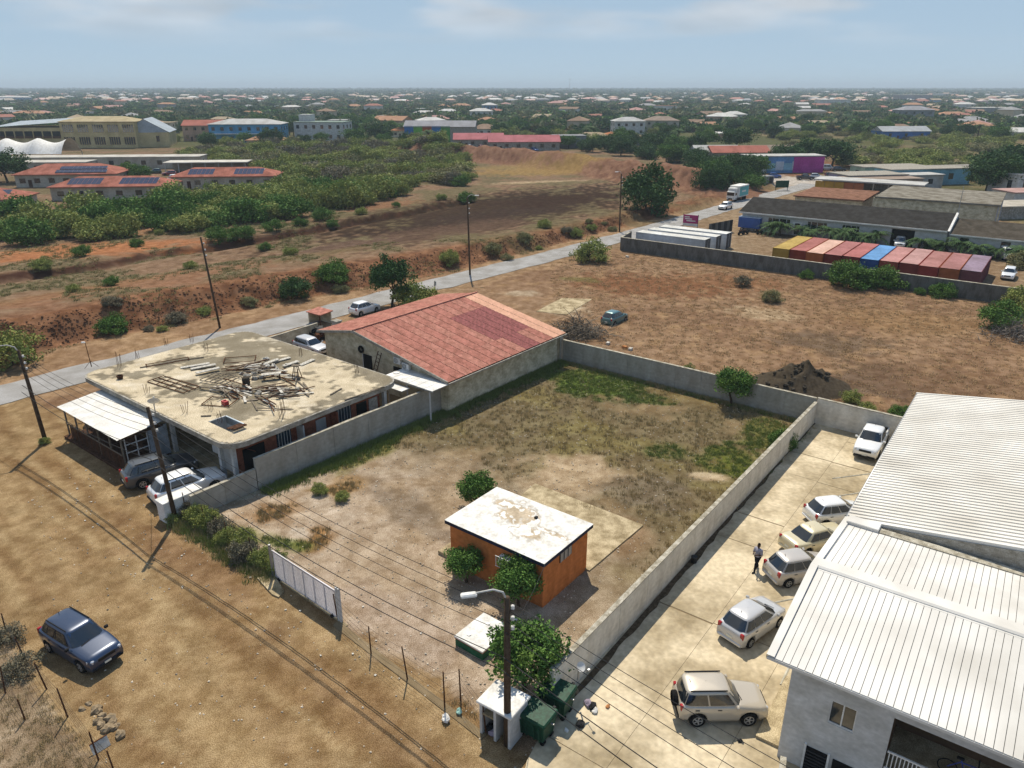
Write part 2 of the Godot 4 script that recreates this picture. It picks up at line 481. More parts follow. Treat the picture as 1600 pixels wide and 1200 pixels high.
# soft-edged patches of other soil or growth: centre, radius along u (away), radius along v (across), turn, colour, strength
var patches := [
	[Vector2(7.67, -64.16), 3.2, 5.0, 0.3, Color(0.11, 0.16, 0.035), 1.0],
	[Vector2(11.83, -60.81), 1.4, 3.0, 0.3, Color(0.09, 0.15, 0.04), 0.95],
	[Vector2(16.36, -48.72), 3.0, 3.2, 0.2, Color(0.135, 0.155, 0.035), 1.0],
	[Vector2(20.64, -53.26), 3.6, 3.0, 0.2, Color(0.15, 0.155, 0.045), 0.85],
	[Vector2(11.79, -50.48), 1.8, 2.4, 0.2, Color(0.16, 0.16, 0.06), 0.8],
	[Vector2(16.97, -61.10), 2.5, 6.0, 0.2, Color(0.2, 0.15, 0.07), 0.7],
	[Vector2(-11.41, -49.74), 1.6, 4.0, -0.9, Color(0.22, 0.21, 0.07), 0.9],
	[Vector2(-12.20, -44.70), 1.5, 2.4, -0.5, Color(0.34, 0.22, 0.1), 0.95],
	[Vector2(-15.27, -41.82), 2.2, 2.6, 0.0, Color(0.31, 0.19, 0.09), 0.95],
	[Vector2(-12.01, -38.66), 1.4, 1.4, 0.0, Color(0.36, 0.21, 0.09), 1.0],
	[Vector2(-13.62, -38.18), 0.9, 1.8, 0.2, Color(0.15, 0.19, 0.05), 0.9],
	[Vector2(-16.58, -39.57), 0.9, 3.0, 0.3, Color(0.2, 0.2, 0.07), 0.85],
	[Vector2(4.57, -47.44), 3.6, 4.2, 0.3, Color(0.47, 0.37, 0.25), 0.95],
	[Vector2(13.94, -46.50), 0.7, 1.4, 0.2, Color(0.55, 0.45, 0.31), 0.9],
	[Vector2(9.07, -44.27), 2.5, 3.4, 0.2, Color(0.2, 0.165, 0.115), 0.85],
	[Vector2(7.01, -38.87), 2.2, 1.5, 0.2, Color(0.29, 0.2, 0.12), 0.8],
	[Vector2(-6.60, -41.82), 1.2, 5.0, 0.9, Color(0.24, 0.195, 0.15), 0.6],
	[Vector2(-12.36, -42.61), 1.2, 2.6, 0.7, Color(0.53, 0.45, 0.36), 0.9],
	[Vector2(-12.94, -39.22), 0.6, 0.9, 0.7, Color(0.58, 0.52, 0.44), 0.9],
	[Vector2(-7.00, -36.24), 3.0, 4.5, 0.7, Color(0.45, 0.36, 0.26), 0.7],
	[Vector2(-5.17, -30.51), 2.2, 7.0, 0.7, Color(0.43, 0.345, 0.27), 0.85],
	[Vector2(0.00, -56.95), 5.0, 7.0, 0.5, Color(0.2, 0.165, 0.1), 0.6],
	[Vector2(6.76, -90.00), 3.2, 2.6, 0.0, Color(0.5, 0.43, 0.32), 0.9],
	[Vector2(1.27, -96.82), 1.5, 3.0, 0.0, Color(0.45, 0.37, 0.27), 0.8],
	[Vector2(18.59, -101.31), 7.0, 11.0, 0.3, Color(0.215, 0.095, 0.045), 0.75],
	[Vector2(31.49, -103.14), 5.0, 8.0, 0.3, Color(0.24, 0.12, 0.06), 0.7],
	[Vector2(30.15, -87.18), 3.0, 5.0, 0.4, Color(0.46, 0.36, 0.24), 0.8],
	[Vector2(33.61, -76.23), 4.0, 6.0, 0.2, Color(0.14, 0.105, 0.075), 0.7],
	[Vector2(33.64, -64.16), 5.0, 5.0, 0.2, Color(0.135, 0.1, 0.075), 0.8],
	[Vector2(40.13, -64.16), 6.0, 9.0, 0.2, Color(0.19, 0.12, 0.075), 0.7],
	[Vector2(45.11, -84.52), 6.0, 10.0, 0.2, Color(0.28, 0.175, 0.085), 0.6],
	[Vector2(9.12, -104.64), 1.5, 3.5, 0.3, Color(0.19, 0.17, 0.07), 0.8],
	[Vector2(-1.41, -167.03), 22.0, 56.0, -0.9, Color(0.05, 0.032, 0.02), 0.95],
	[Vector2(-5.23, -154.38), 9.0, 34.0, -0.87, Color(0.055, 0.037, 0.028), 0.9],
	[Vector2(12.20, -181.80), 10.0, 20.0, -0.6, Color(0.05, 0.03, 0.02), 0.9],
	[Vector2(-12.74, -135.64), 8.0, 24.0, -0.87, Color(0.13, 0.085, 0.06), 0.85],
	[Vector2(-27.76, -124.29), 4.0, 12.0, -0.87, Color(0.15, 0.1, 0.075), 0.85],
	[Vector2(-31.36, -113.25), 3.0, 12.0, -0.87, Color(0.18, 0.14, 0.07), 0.7],
	[Vector2(-42.28, -103.14), 4.0, 18.0, -0.87, Color(0.2, 0.16, 0.11), 0.7],
	[Vector2(-54.06, -92.99), 3.0, 16.0, -0.87, Color(0.24, 0.17, 0.09), 0.75],
	[Vector2(-69.38, -120.23), 9.0, 18.0, -0.3, Color(0.42, 0.185, 0.085), 0.9],
	[Vector2(-59.99, -150.55), 9.0, 18.0, -0.87, Color(0.36, 0.2, 0.115), 0.8],
	[Vector2(-28.88, -171.69), 8.0, 12.0, -0.87, Color(0.28, 0.15, 0.085), 0.7],
	[Vector2(12.38, -249.62), 12.0, 30.0, -0.3, Color(0.32, 0.22, 0.085), 0.85],
	[Vector2(7.27, -218.66), 3.0, 16.0, -0.3, Color(0.48, 0.38, 0.25), 0.8],
	[Vector2(-47.28, -96.17), 6.0, 22.0, -0.87, Color(0.3, 0.15, 0.085), 0.6],
	[Vector2(0.00, -261.89), 9.0, 20.0, -0.3, Color(0.34, 0.24, 0.1), 0.6],
	[Vector2(81.21, -223.30), 15.0, 19.0, 0.0, Color(0.55, 0.52, 0.48), 1.0],
	[Vector2(-22.52, -37.52), 1.2, 1.8, 0.0, Color(0.3, 0.2, 0.11), 0.6],
	[Vector2(-18.42, -36.24), 1.4, 9.0, 0.67, Color(0.26, 0.165, 0.095), 0.6],
	[Vector2(-6.75, -25.30), 0.8, 12.0, 0.68, Color(0.29, 0.195, 0.11), 0.5],
	[Vector2(-14.22, -25.67), 1.2, 12.0, 0.68, Color(0.41, 0.3, 0.165), 0.6],
]

const LOT := [Vector2(-20.83, -41.58), Vector2(5.15, -70.96), Vector2(26.38, -56.82), Vector2(1.80, -26.42), Vector2(0.00, -23.41)]

func inside(p: Vector2, poly: Array) -> bool:
	var r := false
	var j := poly.size() - 1
	for i in poly.size():
		var a: Vector2 = poly[i]
		var b: Vector2 = poly[j]
		if (a.y > p.y) != (b.y > p.y) and p.x < (b.x - a.x) * (p.y - a.y) / (b.y - a.y) + a.x:
			r = not r
		j = i
	return r

func edge_line(p: Vector2, a: Vector2, b: Vector2) -> float:      # positive to the right of a -> b
	var d := (b - a).normalized()
	return d.x * (p.y - a.y) - d.y * (p.x - a.x)

func ground_colour(x: float, z: float) -> Color:
	var p := Vector2(x, z)
	var a := n1.get_noise_2d(x, z)
	var b := n2.get_noise_2d(x, z)
	var c: Color
	if z < -430 or x > 140 or x < -260:
		var k := n3.get_noise_2d(x, z) + a * 0.3
		c = Color(0.12, 0.125, 0.055).lerp(Color(0.24, 0.19, 0.115), smoothstep(-0.1, 0.45, k))
	else:
		var s := side_of(p, ROAD)
		if s > 0.0:
			c = Color(0.38, 0.26, 0.155).lerp(Color(0.29, 0.19, 0.115), smoothstep(-0.3, 0.4, a))
			var foot := side_of(p, BANK_FOOT) + b * 1.2
			var top := side_of(p, BANK_TOP)
			c = c.lerp(Color(0.185, 0.09, 0.05).lerp(Color(0.28, 0.15, 0.085), smoothstep(-0.3, 0.3, b)), smoothstep(-0.6, 0.8, foot))
			if top > 0.0:
				c = c.lerp(Color(0.265, 0.178, 0.118).lerp(Color(0.19, 0.155, 0.095), smoothstep(-0.25, 0.3, a + b * 0.3)), smoothstep(0.0, 4.0, top))
			if z < -120:
				c = c.lerp(Color(0.15, 0.13, 0.07), smoothstep(-0.2, 0.35, a) * 0.6)
			var g := side_of(p, GULLY)
			if absf(g) < 2.0 and z > -185:
				c = c.lerp(Color(0.085, 0.042, 0.028), 1.0 - smoothstep(0.3, 1.3, absf(g + b * 0.6)))
			if z < -180 and x > -70:
				var r := absf(side_of(p, RIDGE))
				c = c.lerp(Color(0.2, 0.105, 0.07).lerp(Color(0.3, 0.18, 0.12), b + 0.4), 1.0 - smoothstep(9.0, 16.0, r))
			c = c.lerp(Color(0.11, 0.12, 0.055), smoothstep(-330.0, -370.0, z))
		else:
			c = Color(0.325, 0.218, 0.138).lerp(Color(0.25, 0.16, 0.1), smoothstep(-0.3, 0.4, a))
			c = c.lerp(Color(0.34, 0.23, 0.125), smoothstep(0.1, 0.5, b) * 0.5)
			if s > -6.0:
				c = c.lerp(Color(0.36, 0.25, 0.15), 0.7 * (1.0 - smoothstep(3.5, 6.0, -s + a)))
			# the dirt road and the strip in front of the flat-roofed building
			var front := edge_line(p, Vector2(-20.73, -41.35), Vector2(0.00, -23.41)) + a * 0.8
			var wall := edge_line(p, Vector2(5.15, -70.96), Vector2(-20.83, -41.58))
			if x < 14 and z > -80 and (front > -0.3 and x < 3 or wall > 0.0 and z > -78 - x * 0.5 and x < 2):
				var dirt := Color(0.335, 0.238, 0.128).lerp(Color(0.275, 0.185, 0.095), smoothstep(-0.35, 0.35, a + b * 0.25))
				var al := p.x * 0.75 + p.y * 0.66
				var track := sin(front * 1.15 + a * 2.2)
				var streak := n2.get_noise_2d(al * 0.12, front * 1.6) + 0.5 * n2.get_noise_2d(al * 0.3 + 40.0, front * 3.5)
				dirt = dirt.lerp(Color(0.24, 0.155, 0.078), smoothstep(0.0, 0.4, streak) * 0.75).lerp(Color(0.4, 0.3, 0.17), smoothstep(0.05, 0.45, -streak) * 0.7)
				dirt = dirt.lerp(Color(0.37, 0.27, 0.15), smoothstep(0.35, 0.95, track) * 0.55)
				dirt = dirt.lerp(Color(0.27, 0.185, 0.1), smoothstep(0.3, 0.65, b) * 0.25)
				c = dirt
				if edge_line(p, Vector2(-25.83, -30.51), Vector2(-15.63, -21.85)) + a * 0.6 > 0.0:
					c = Color(0.28, 0.215, 0.145).lerp(Color(0.37, 0.3, 0.215), smoothstep(-0.3, 0.4, b + a * 0.3))
			elif inside(p, LOT):
				var deep := edge_line(p, Vector2(-20.83, -41.58), Vector2(0.00, -23.41)) * -1.0
				c = Color(0.46, 0.375, 0.285).lerp(Color(0.2, 0.163, 0.095), smoothstep(8.0, 19.0, deep + a * 7.0))
				c = c.lerp(Color(0.21, 0.18, 0.075), smoothstep(0.05, 0.4, a + b * 0.3) * smoothstep(9.0, 20.0, deep) * 0.8)
				c = c.lerp(Color(0.31, 0.225, 0.13), smoothstep(0.2, 0.5, -a + b * 0.4) * 0.5)
				var lw := -wall
				c = c.lerp(Color(0.12, 0.145, 0.045), (1.0 - smoothstep(0.8, 2.6, lw + a * 2.0)) * smoothstep(-20.0, -16.0, x) * 0.85)
			elif z < -87 and edge_line(p, Vector2(18.29, -125.35), Vector2(64.00, -90.59)) < 0.0:
				c = Color(0.33, 0.25, 0.165).lerp(Color(0.27, 0.195, 0.125), smoothstep(-0.3, 0.3, a))
				if x > 70 and z < -205:
					c = Color(0.56, 0.53, 0.49)
				if z < -250 or x > 100:
					c = Color(0.13, 0.13, 0.065).lerp(Color(0.22, 0.18, 0.1), smoothstep(-0.3, 0.4, a))
		for q in patches:
			var d: Vector2 = p - q[0]
			var far: float = maxf(q[1], q[2]) * 1.6
			if absf(d.x) < far and absf(d.y) < far:
				d = d.rotated(-q[3])
				var e := Vector2(d.x / q[2], d.y / q[1]).length() + b * 0.6 + a * 0.45
				var w: float = (1.0 - smoothstep(0.55, 1.15, e)) * q[5]
				if w > 0.0:
					c = c.lerp(q[4], w)
	var t := 1.17 + b * 0.18 + a * 0.09
	return Color(c.r * t, c.g * t, c.b * t)

func axis(from: float, fine_to: float, grow: float, step: float, limit: float, far: float) -> PackedFloat32Array:
	var r := PackedFloat32Array()
	var x := from
	while x < limit:
		r.append(x)
		x += step if x < fine_to else (step + (x - fine_to) * grow if x < 420 else x * far)
	r.append(limit)
	return r

func ground() -> void:
	var zs := axis(11.0, 74.0, 0.012, 0.3, 40000.0, 0.04)
	var right := axis(0.0, 34.0, 0.035, 0.3, 40000.0, 0.06)
	var xs := PackedFloat32Array()
	for i in range(right.size() - 1, 0, -1):
		xs.append(-right[i])
	xs.append_array(right)
	var w := xs.size()
	var v := PackedVector3Array()
	var c := PackedColorArray()
	v.resize(w * zs.size())
	c.resize(w * zs.size())
	for j in zs.size():
		for i in w:
			var x := xs[i]
			var z := -zs[j]
			v[j * w + i] = Vector3(x, height(x, z) + (n2.get_noise_2d(x * 2.0, z * 2.0) * 0.03 if z > -130 else 0.0), z)
			c[j * w + i] = ground_colour(x, z)
	var ix := PackedInt32Array()
	ix.resize((w - 1) * (zs.size() - 1) * 6)
	var k := 0
	for j in zs.size() - 1:
		for i in w - 1:
			var a := j * w + i
			ix[k] = a; ix[k + 1] = a + w; ix[k + 2] = a + w + 1
			ix[k + 3] = a; ix[k + 4] = a + w + 1; ix[k + 5] = a + 1
			k += 6
	setting("ground", indexed(v, ix, c), M.ground)
	print("ground ", v.size())

func strip(line: Array, half: float, y: float, wobble := 0.0) -> ArrayMesh:
	var m := MB.new()
	var old := []
	for i in line.size():
		var d: Vector2 = (line[mini(i + 1, line.size() - 1)] - line[maxi(i - 1, 0)]).normalized()
		var s := Vector2(-d.y, d.x)
		var wb := n1.get_noise_2d(line[i].x * 3.0, line[i].y * 3.0) * wobble
		var row := []
		for k in 5:
			var e := lerpf(-half - wb, half + n1.get_noise_2d(line[i].y * 3.0, line[i].x * 3.0) * wobble, k / 4.0)
			var q: Vector2 = line[i] + s * e
			row.append(Vector3(q.x, y + 0.05 * (1.0 - absf(k - 2.0) / 2.0), q.y))
		if i > 0:
			for k in 4:
				m.quad(old[k], row[k], row[k + 1], old[k + 1])
		old = row
	return m.mesh(true)

func smooth_line(line: Array, step: float) -> Array:
	var out := []
	for i in line.size() - 1:
		var a: Vector2 = line[i]
		var b: Vector2 = line[i + 1]
		var n := maxi(1, int((b - a).length() / step))
		for k in n:
			out.append(a.cubic_interpolate(b, line[maxi(i - 1, 0)], line[mini(i + 2, line.size() - 1)], float(k) / n))
	out.append(line[-1])
	return out

func sheet(poly: Array, y: float, step := 1.0) -> ArrayMesh:      # a flat polygon
	var m := MB.new()
	var p := PackedVector2Array(poly)
	var t := Geometry2D.triangulate_polygon(p)
	for i in range(0, t.size(), 3):
		var q := [p[t[i]], p[t[i + 1]], p[t[i + 2]]]
		if (q[1] - q[0]).cross(q[2] - q[0]) < 0.0:
			q.reverse()
		m.tri(v3(q[0], y), v3(q[1], y), v3(q[2], y))
	return m.mesh()

func roads() -> void:
	setting("asphalt_road", strip(smooth_line(ROAD, 1.2), 2.65, 0.045, 0.5), M.asphalt)
	# concrete yard: slabs with open joints
	var o := Vector2(1.79, -26.27)
	var poly := [Vector2(1.9, -25.4), Vector2(24.75, -56.0), Vector2(34, -50), Vector2(30, -44), Vector2(12, -18), Vector2(9, -12), Vector2(-1.5, -12), Vector2(0.6, -22.6)]
	setting("yard_bed", sheet(poly, 0.04), M.joint)
	var yard := setting("concrete_yard", sheet([Vector2(8, -12), Vector2(9, -12), Vector2(9, -12.5)], 0.06), M.yard)
	var u := Vector2(0.595, -0.804)
	var v := Vector2(0.804, 0.595)
	var base := Vector2(1.9, -25.4)
	var cuts := [-14.0, -9.5, -5.6, -1.5, 2.2, 5.4, 9.4, 13.2, 17.4, 20.6, 24.2, 27.8, 31.4, 35.5, 39.0]
	var across := [0.0, 3.4, 7.0, 11.0, 16.0]
	for i in cuts.size() - 1:
		for k in across.size() - 1:
			var q := PackedVector2Array()
			for e in [[0, 0], [1, 0], [1, 1], [0, 1]]:
				q.append(base + u * (cuts[i + e[0]] + (0.008 if e[0] == 0 else -0.008) + n1.get_noise_2d(i * 9.0, k * 7.0) * 0.2) + v * (across[k + e[1]] + (0.008 if e[1] == 0 else -0.008)))
			for r in Geometry2D.intersect_polygons(q, PackedVector2Array(poly)):
				if r.size() > 2:
					var m := MB.new()
					m.prism(r, 0.041, 0.058 + 0.004 * rng.randf())
					part(yard, "slab", m.mesh(), M.yard)
	# slab behind the orange house
	var s := MB.new()
	s.prism(PackedVector2Array([Vector2(1.59, -45.41), Vector2(8.19, -40.15), Vector2(4.38, -35.44), Vector2(-1.90, -39.72)]), -0.2, 0.09)
	setting("concrete_slab", s.mesh(), M.slab)
	s = MB.new()
	s.prism(PackedVector2Array([Vector2(10.30, -93.61), Vector2(6.53, -86.64), Vector2(2.96, -88.01), Vector2(6.47, -94.24)]), -0.1, 0.05)
	setting("concrete_pad", s.mesh(), M.slab)
	# painted parking lines
	for a in [[Vector2(22.35, -46.13), Vector2(25.45, -46.87)], [Vector2(21.25, -43.59), Vector2(23.51, -44.19)], [Vector2(13.74, -32.57), Vector2(15.05, -32.94)], [Vector2(13.40, -28.38), Vector2(12.30, -26.74)]]:
		setting("parking_line", strip([a[0], a[1]], 0.06, 0.068), M.line_paint)
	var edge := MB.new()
	for i in 60:      # blown soil along the wall foot, wall shadow painted into its dark colour
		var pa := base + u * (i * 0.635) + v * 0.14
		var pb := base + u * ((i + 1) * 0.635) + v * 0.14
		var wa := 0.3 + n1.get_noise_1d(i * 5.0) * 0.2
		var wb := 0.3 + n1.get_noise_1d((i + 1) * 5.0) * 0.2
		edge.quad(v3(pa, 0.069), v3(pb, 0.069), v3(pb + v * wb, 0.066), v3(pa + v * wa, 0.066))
	setting("soil_shade_strip", edge.mesh(), mat("soil_and_shade", Color(0.17, 0.125, 0.08), 0.95, 0, "gravel", 0.4, "blotch", 0.5))
	# raised doorstep path beside the white building
	s = MB.new()
	s.box(Vector3(12.1, 0.1, -25.0), Vector3(1.6, 0.2, 4.2), Basis(Vector3.UP, -0.62))
	setting("side_path", s.mesh(), M.slab)

# ---------------------------------------------------------------- walls round the lot
func panel_wall(called: String, label: String, a: Vector2, b: Vector2, h0: float, h1: float, thick: float, m: Material, n: int) -> Node3D:
	var t := thing(called, label, "wall", v3(a, 0), face(b - a))
	var l := (b - a).length()
	var w := l / n
	for i in n:
		var y0 := lerpf(h0, h1, float(i) / n)
		var y1 := lerpf(h0, h1, float(i + 1) / n)
		var s := MB.new()
		var k := 0.012
		var d := thick / 2 + rng.randf_range(-0.006, 0.006)
		s.prism(PackedVector2Array([Vector2(i * w + k, -d), Vector2((i + 1) * w - k, -d), Vector2((i + 1) * w - k, d), Vector2(i * w + k, d)]), -0.3, y0 - 0.06)
		part(t, "panel", s.mesh(), m)
		s = MB.new()
		var e := d + 0.02
		var p := [Vector3(i * w, y0 - 0.058, -e), Vector3((i + 1) * w - 0.006, y1 - 0.058, -e), Vector3((i + 1) * w - 0.006, y1 - 0.058, e), Vector3(i * w, y0 - 0.058, e)]
		var q := []
		for x in p:
			q.append(x + Vector3(0, 0.06, 0))
		s.quad(q[0], q[1], q[2], q[3]); s.quad(p[0], p[1], q[1], q[0]); s.quad(p[3], q[3], q[2], p[2]); s.quad(p[0], q[0], q[3], p[3]); s.quad(p[1], p[2], q[2], q[1])
		part(t, "coping", s.mesh(), M.cap)
	var f := MB.new()
	f.box(Vector3(l / 2, h0 / 2 - 0.2, 0), Vector3(l - 0.1, h0 - 0.3, thick - 0.05))
	part(t, "core", f.mesh(), m)
	return t

func lot_walls() -> void:
	panel_wall("boundary_wall", "long grey plastered wall beside the flat concrete roof building", Vector2(-17.3, -44.75), Vector2(-6.9, -57.0), 2.35, 2.45, 0.22, M.wall_grey, 5)
	panel_wall("boundary_wall", "low grey stub wall stepping down towards the dirt road", Vector2(-20.3, -41.2), Vector2(-17.33, -44.72), 1.55, 1.6, 0.22, M.wall_grey, 2)
	panel_wall("boundary_wall", "grey side wall under the eave of the red tiled roof", Vector2(-6.85, -57.05), Vector2(5.0, -71.0), 2.75, 3.0, 0.24, M.wall_grey, 6)
	panel_wall("boundary_wall", "grey wall across the back of the grassy lot", Vector2(5.1, -70.75), Vector2(24.55, -55.6), 2.15, 2.2, 0.22, M.wall_grey, 10)
	panel_wall("boundary_wall", "cream wall closing the car park behind the white pickup", Vector2(24.6, -55.55), Vector2(32.5, -49.4), 2.25, 2.25, 0.22, M.wall_cream, 4)
	panel_wall("boundary_wall", "long cream wall between the lot and the car park", Vector2(24.45, -55.4), Vector2(1.7, -25.35), 1.95, 2.2, 0.22, M.wall_cream, 13)
	var t := thing("gate_pillar", "white plastered block at the road end of the grey wall", "pillar", Vector3(-21.1, 0, -42.0), GRID)
	part(t, "body", bx(0.9, 1.45, 2.6, 0.03), M.white, Vector3(0.1, -0.1, 0.3))
	part(t, "cap", bx(1.0, 0.08, 2.7, 0.02), M.white, Vector3(0.1, 1.352, 0.3))
	# metal drain pipe and air conditioner on the grey side wall
	t = thing("drain_pipe", "pale drain pipe on the wall below the red roof", "pipe", Vector3(-4.10, 0.00, -64.64))
	var s := MB.new()
	s.tube([Vector3(0, 0, 0.1), Vector3(0, 2.9, 0.1)], 0.05, 0.05, 8)
	part(t, "pipe", s.mesh(true), M.white)
	for y in [0.6, 1.6, 2.6]:
		part(t, "clamp", bx(0.16, 0.04, 0.14), M.galvanised, Vector3(0, y, 0.07))
	air_con(Vector3(-2.72, 1.3, -61.62), GRID - PI / 2 + PI, "air conditioner on the grey wall beside the drain pipe")

func air_con(at: Vector3, turn: float, label: String) -> void:
	var t := thing("air_conditioner", label, "air conditioner", at, turn)
	part(t, "casing", bx(0.8, 0.56, 0.3, 0.02), M.white)
	var s := MB.new()
	s.lathe([[0.0, 0.0], [0.21, 0.0], [0.23, 0.02], [0.21, 0.025]], 20, Vector3(-0.1, 0.28, 0.15), Basis(Vector3.RIGHT, PI / 2))
	part(t, "fan", s.mesh(), M.trim_black)
	for i in 5:
		part(t, "grille_bar", bx(0.44, 0.012, 0.012), M.white, Vector3(-0.1, 0.1 + i * 0.09, 0.185))
	for x in [-0.3, 0.3]:
		part(t, "bracket", bx(0.04, 0.04, 0.5), M.galvanised, Vector3(x, -0.042, -0.1))

# ---------------------------------------------------------------- small orange house
func orange_house() -> void:
	var near := Vector2(1.64, -31.98)      # roof corner nearest the viewer
	var turn := face(Vector2(0.61, -0.793))    # local x away from the road, local z across to the right wall is +z
	var t := thing("orange_house", "small orange house with flat white peeling roof in the gravel lot", "house", v3(near, 0), turn)
	var L := 4.72
	var W := 6.85
	# walls inset 0.22 from the roof edge; z runs from 0 (near corner) to -W (left)
	var a := 0.22
	part(t, "wall", bx(L - 2 * a, 2.82, W - 2 * a), M.orange, Vector3(L / 2, -0.1, -W / 2))
	part(t, "plinth", bx(L - 2 * a + 0.04, 0.16, W - 2 * a + 0.04), M.orange, Vector3(L / 2, -0.08, -W / 2))
	part(t, "roof_edge", bx(L, 0.2, W, 0.015), M.navy_trim, Vector3(L / 2, 2.722, -W / 2))
	# roof skin: white coating with a flaked patch showing the cement
	var nu := 60
	var nv := 84
	var v := PackedVector3Array()
	var c := PackedColorArray()
	var ix := PackedInt32Array()
	for j in nv:
		for i in nu:
			var x := L * i / (nu - 1.0)
			var z := -W * j / (nv - 1.0)
			var n := n1.get_noise_2d(x * 9.0 + 50, z * 9.0) + 0.5 * n2.get_noise_2d(x * 5.0, z * 5.0)
			# flaked patch: a crooked band from the back left to the front right
			var d1 := Vector2((x - 2.9) / 1.15, (z + 3.9) / 1.6).length()
			var d2 := Vector2((x - 1.75) / 0.6, (z + 2.2) / 1.2).length()
			var d3 := Vector2((x - 3.5) / 0.5, (z + 5.3) / 0.9).length()
			var d4 := Vector2((x - 2.6) / 0.22, (z + 1.2) / 1.2).length()
			var d := minf(minf(d1, d2), minf(d3, d4)) + n * 0.75
			var k := 1.0 - smoothstep(0.72, 0.86, d)
			var cc := Color(1, 1, 1).lerp(Color(0.64, 0.53, 0.4), k)
			cc = cc.lerp(Color(0.4, 0.36, 0.3), (1.0 - smoothstep(0.0, 0.1, absf(d - 0.86))) * 0.55 + k * smoothstep(0.15, 0.5, n) * 0.3)
			cc = cc.lerp(Color(0.72, 0.67, 0.57), smoothstep(0.2, 0.6, n) * 0.35)
			v.append(Vector3(x, 2.945 + n * 0.006 - k * 0.012, z))
			c.append(cc)
	for j in nv - 1:
		for i in nu - 1:
			var q := j * nu + i
			ix.append_array([q, q + 1, q + nu + 1, q, q + nu + 1, q + nu])
	part(t, "roof", indexed(v, ix, c), M.roof_white)
	part(t, "roof_base", bx(L - 0.02, 0.02, W - 0.02), M.roof_white, Vector3(L / 2, 2.912, -W / 2))
	part(t, "vent_pipe", bx(0.2, 0.1, 0.16, 0.02), M.trim_black, Vector3(3.3, 2.94, -2.9))
	# louvred window on the short right side (z = -a)
	var win := part(t, "window", bx(1.15, 0.62, 0.05), M.trim_black, Vector3(2.3, 1.95, -a + 0.005))
	for k in 3:
		var f := part(win, "louvre_panel", bx(0.34, 0.58, 0.03), M.galvanised, Vector3(-0.38 + k * 0.38, 0.02, 0.03))
		f.rotation.y = 0.12
	# air conditioner in a cage on the long front side (x = a)
	var ac := part(t, "air_conditioner", bx(0.42, 0.42, 0.72, 0.02), M.white, Vector3(a - 0.2, 1.85, -2.55))
	for k in 4:
		part(ac, "cage_bar", bx(0.03, 0.6, 0.03), M.white, Vector3(-0.28, -0.1, -0.4 + k * 0.267))
	part(ac, "cage_rail", bx(0.03, 0.03, 0.86), M.white, Vector3(-0.3, 0.5, 0))
	part(ac, "cage_rail", bx(0.03, 0.03, 0.86), M.white, Vector3(-0.3, -0.12, 0))
	part(t, "step", bx(1.6, 0.24, 1.3, 0.02), M.slab, Vector3(1.25, 0.0, -W + a - 0.62))
	part(t, "door", bx(0.9, 2.0, 0.05), M.wood_dark, Vector3(1.25, 0.2, -W + a - 0.005))

# ---------------------------------------------------------------- flat-roofed unfinished building
func rounded(x: float, z: float, r: float, n := 6) -> PackedVector2Array:      # 0..x, 0..-z
	var p := PackedVector2Array()
	for k in [[x - r, -r, 0.0], [r, -r, PI / 2], [r, -z + r, PI], [x - r, -z + r, 1.5 * PI]]:
		for i in n + 1:
			var a: float = k[2] + PI / 2 * i / n
			p.append(Vector2(k[0] + cos(a) * r, k[1] + sin(a) * r))
	return p

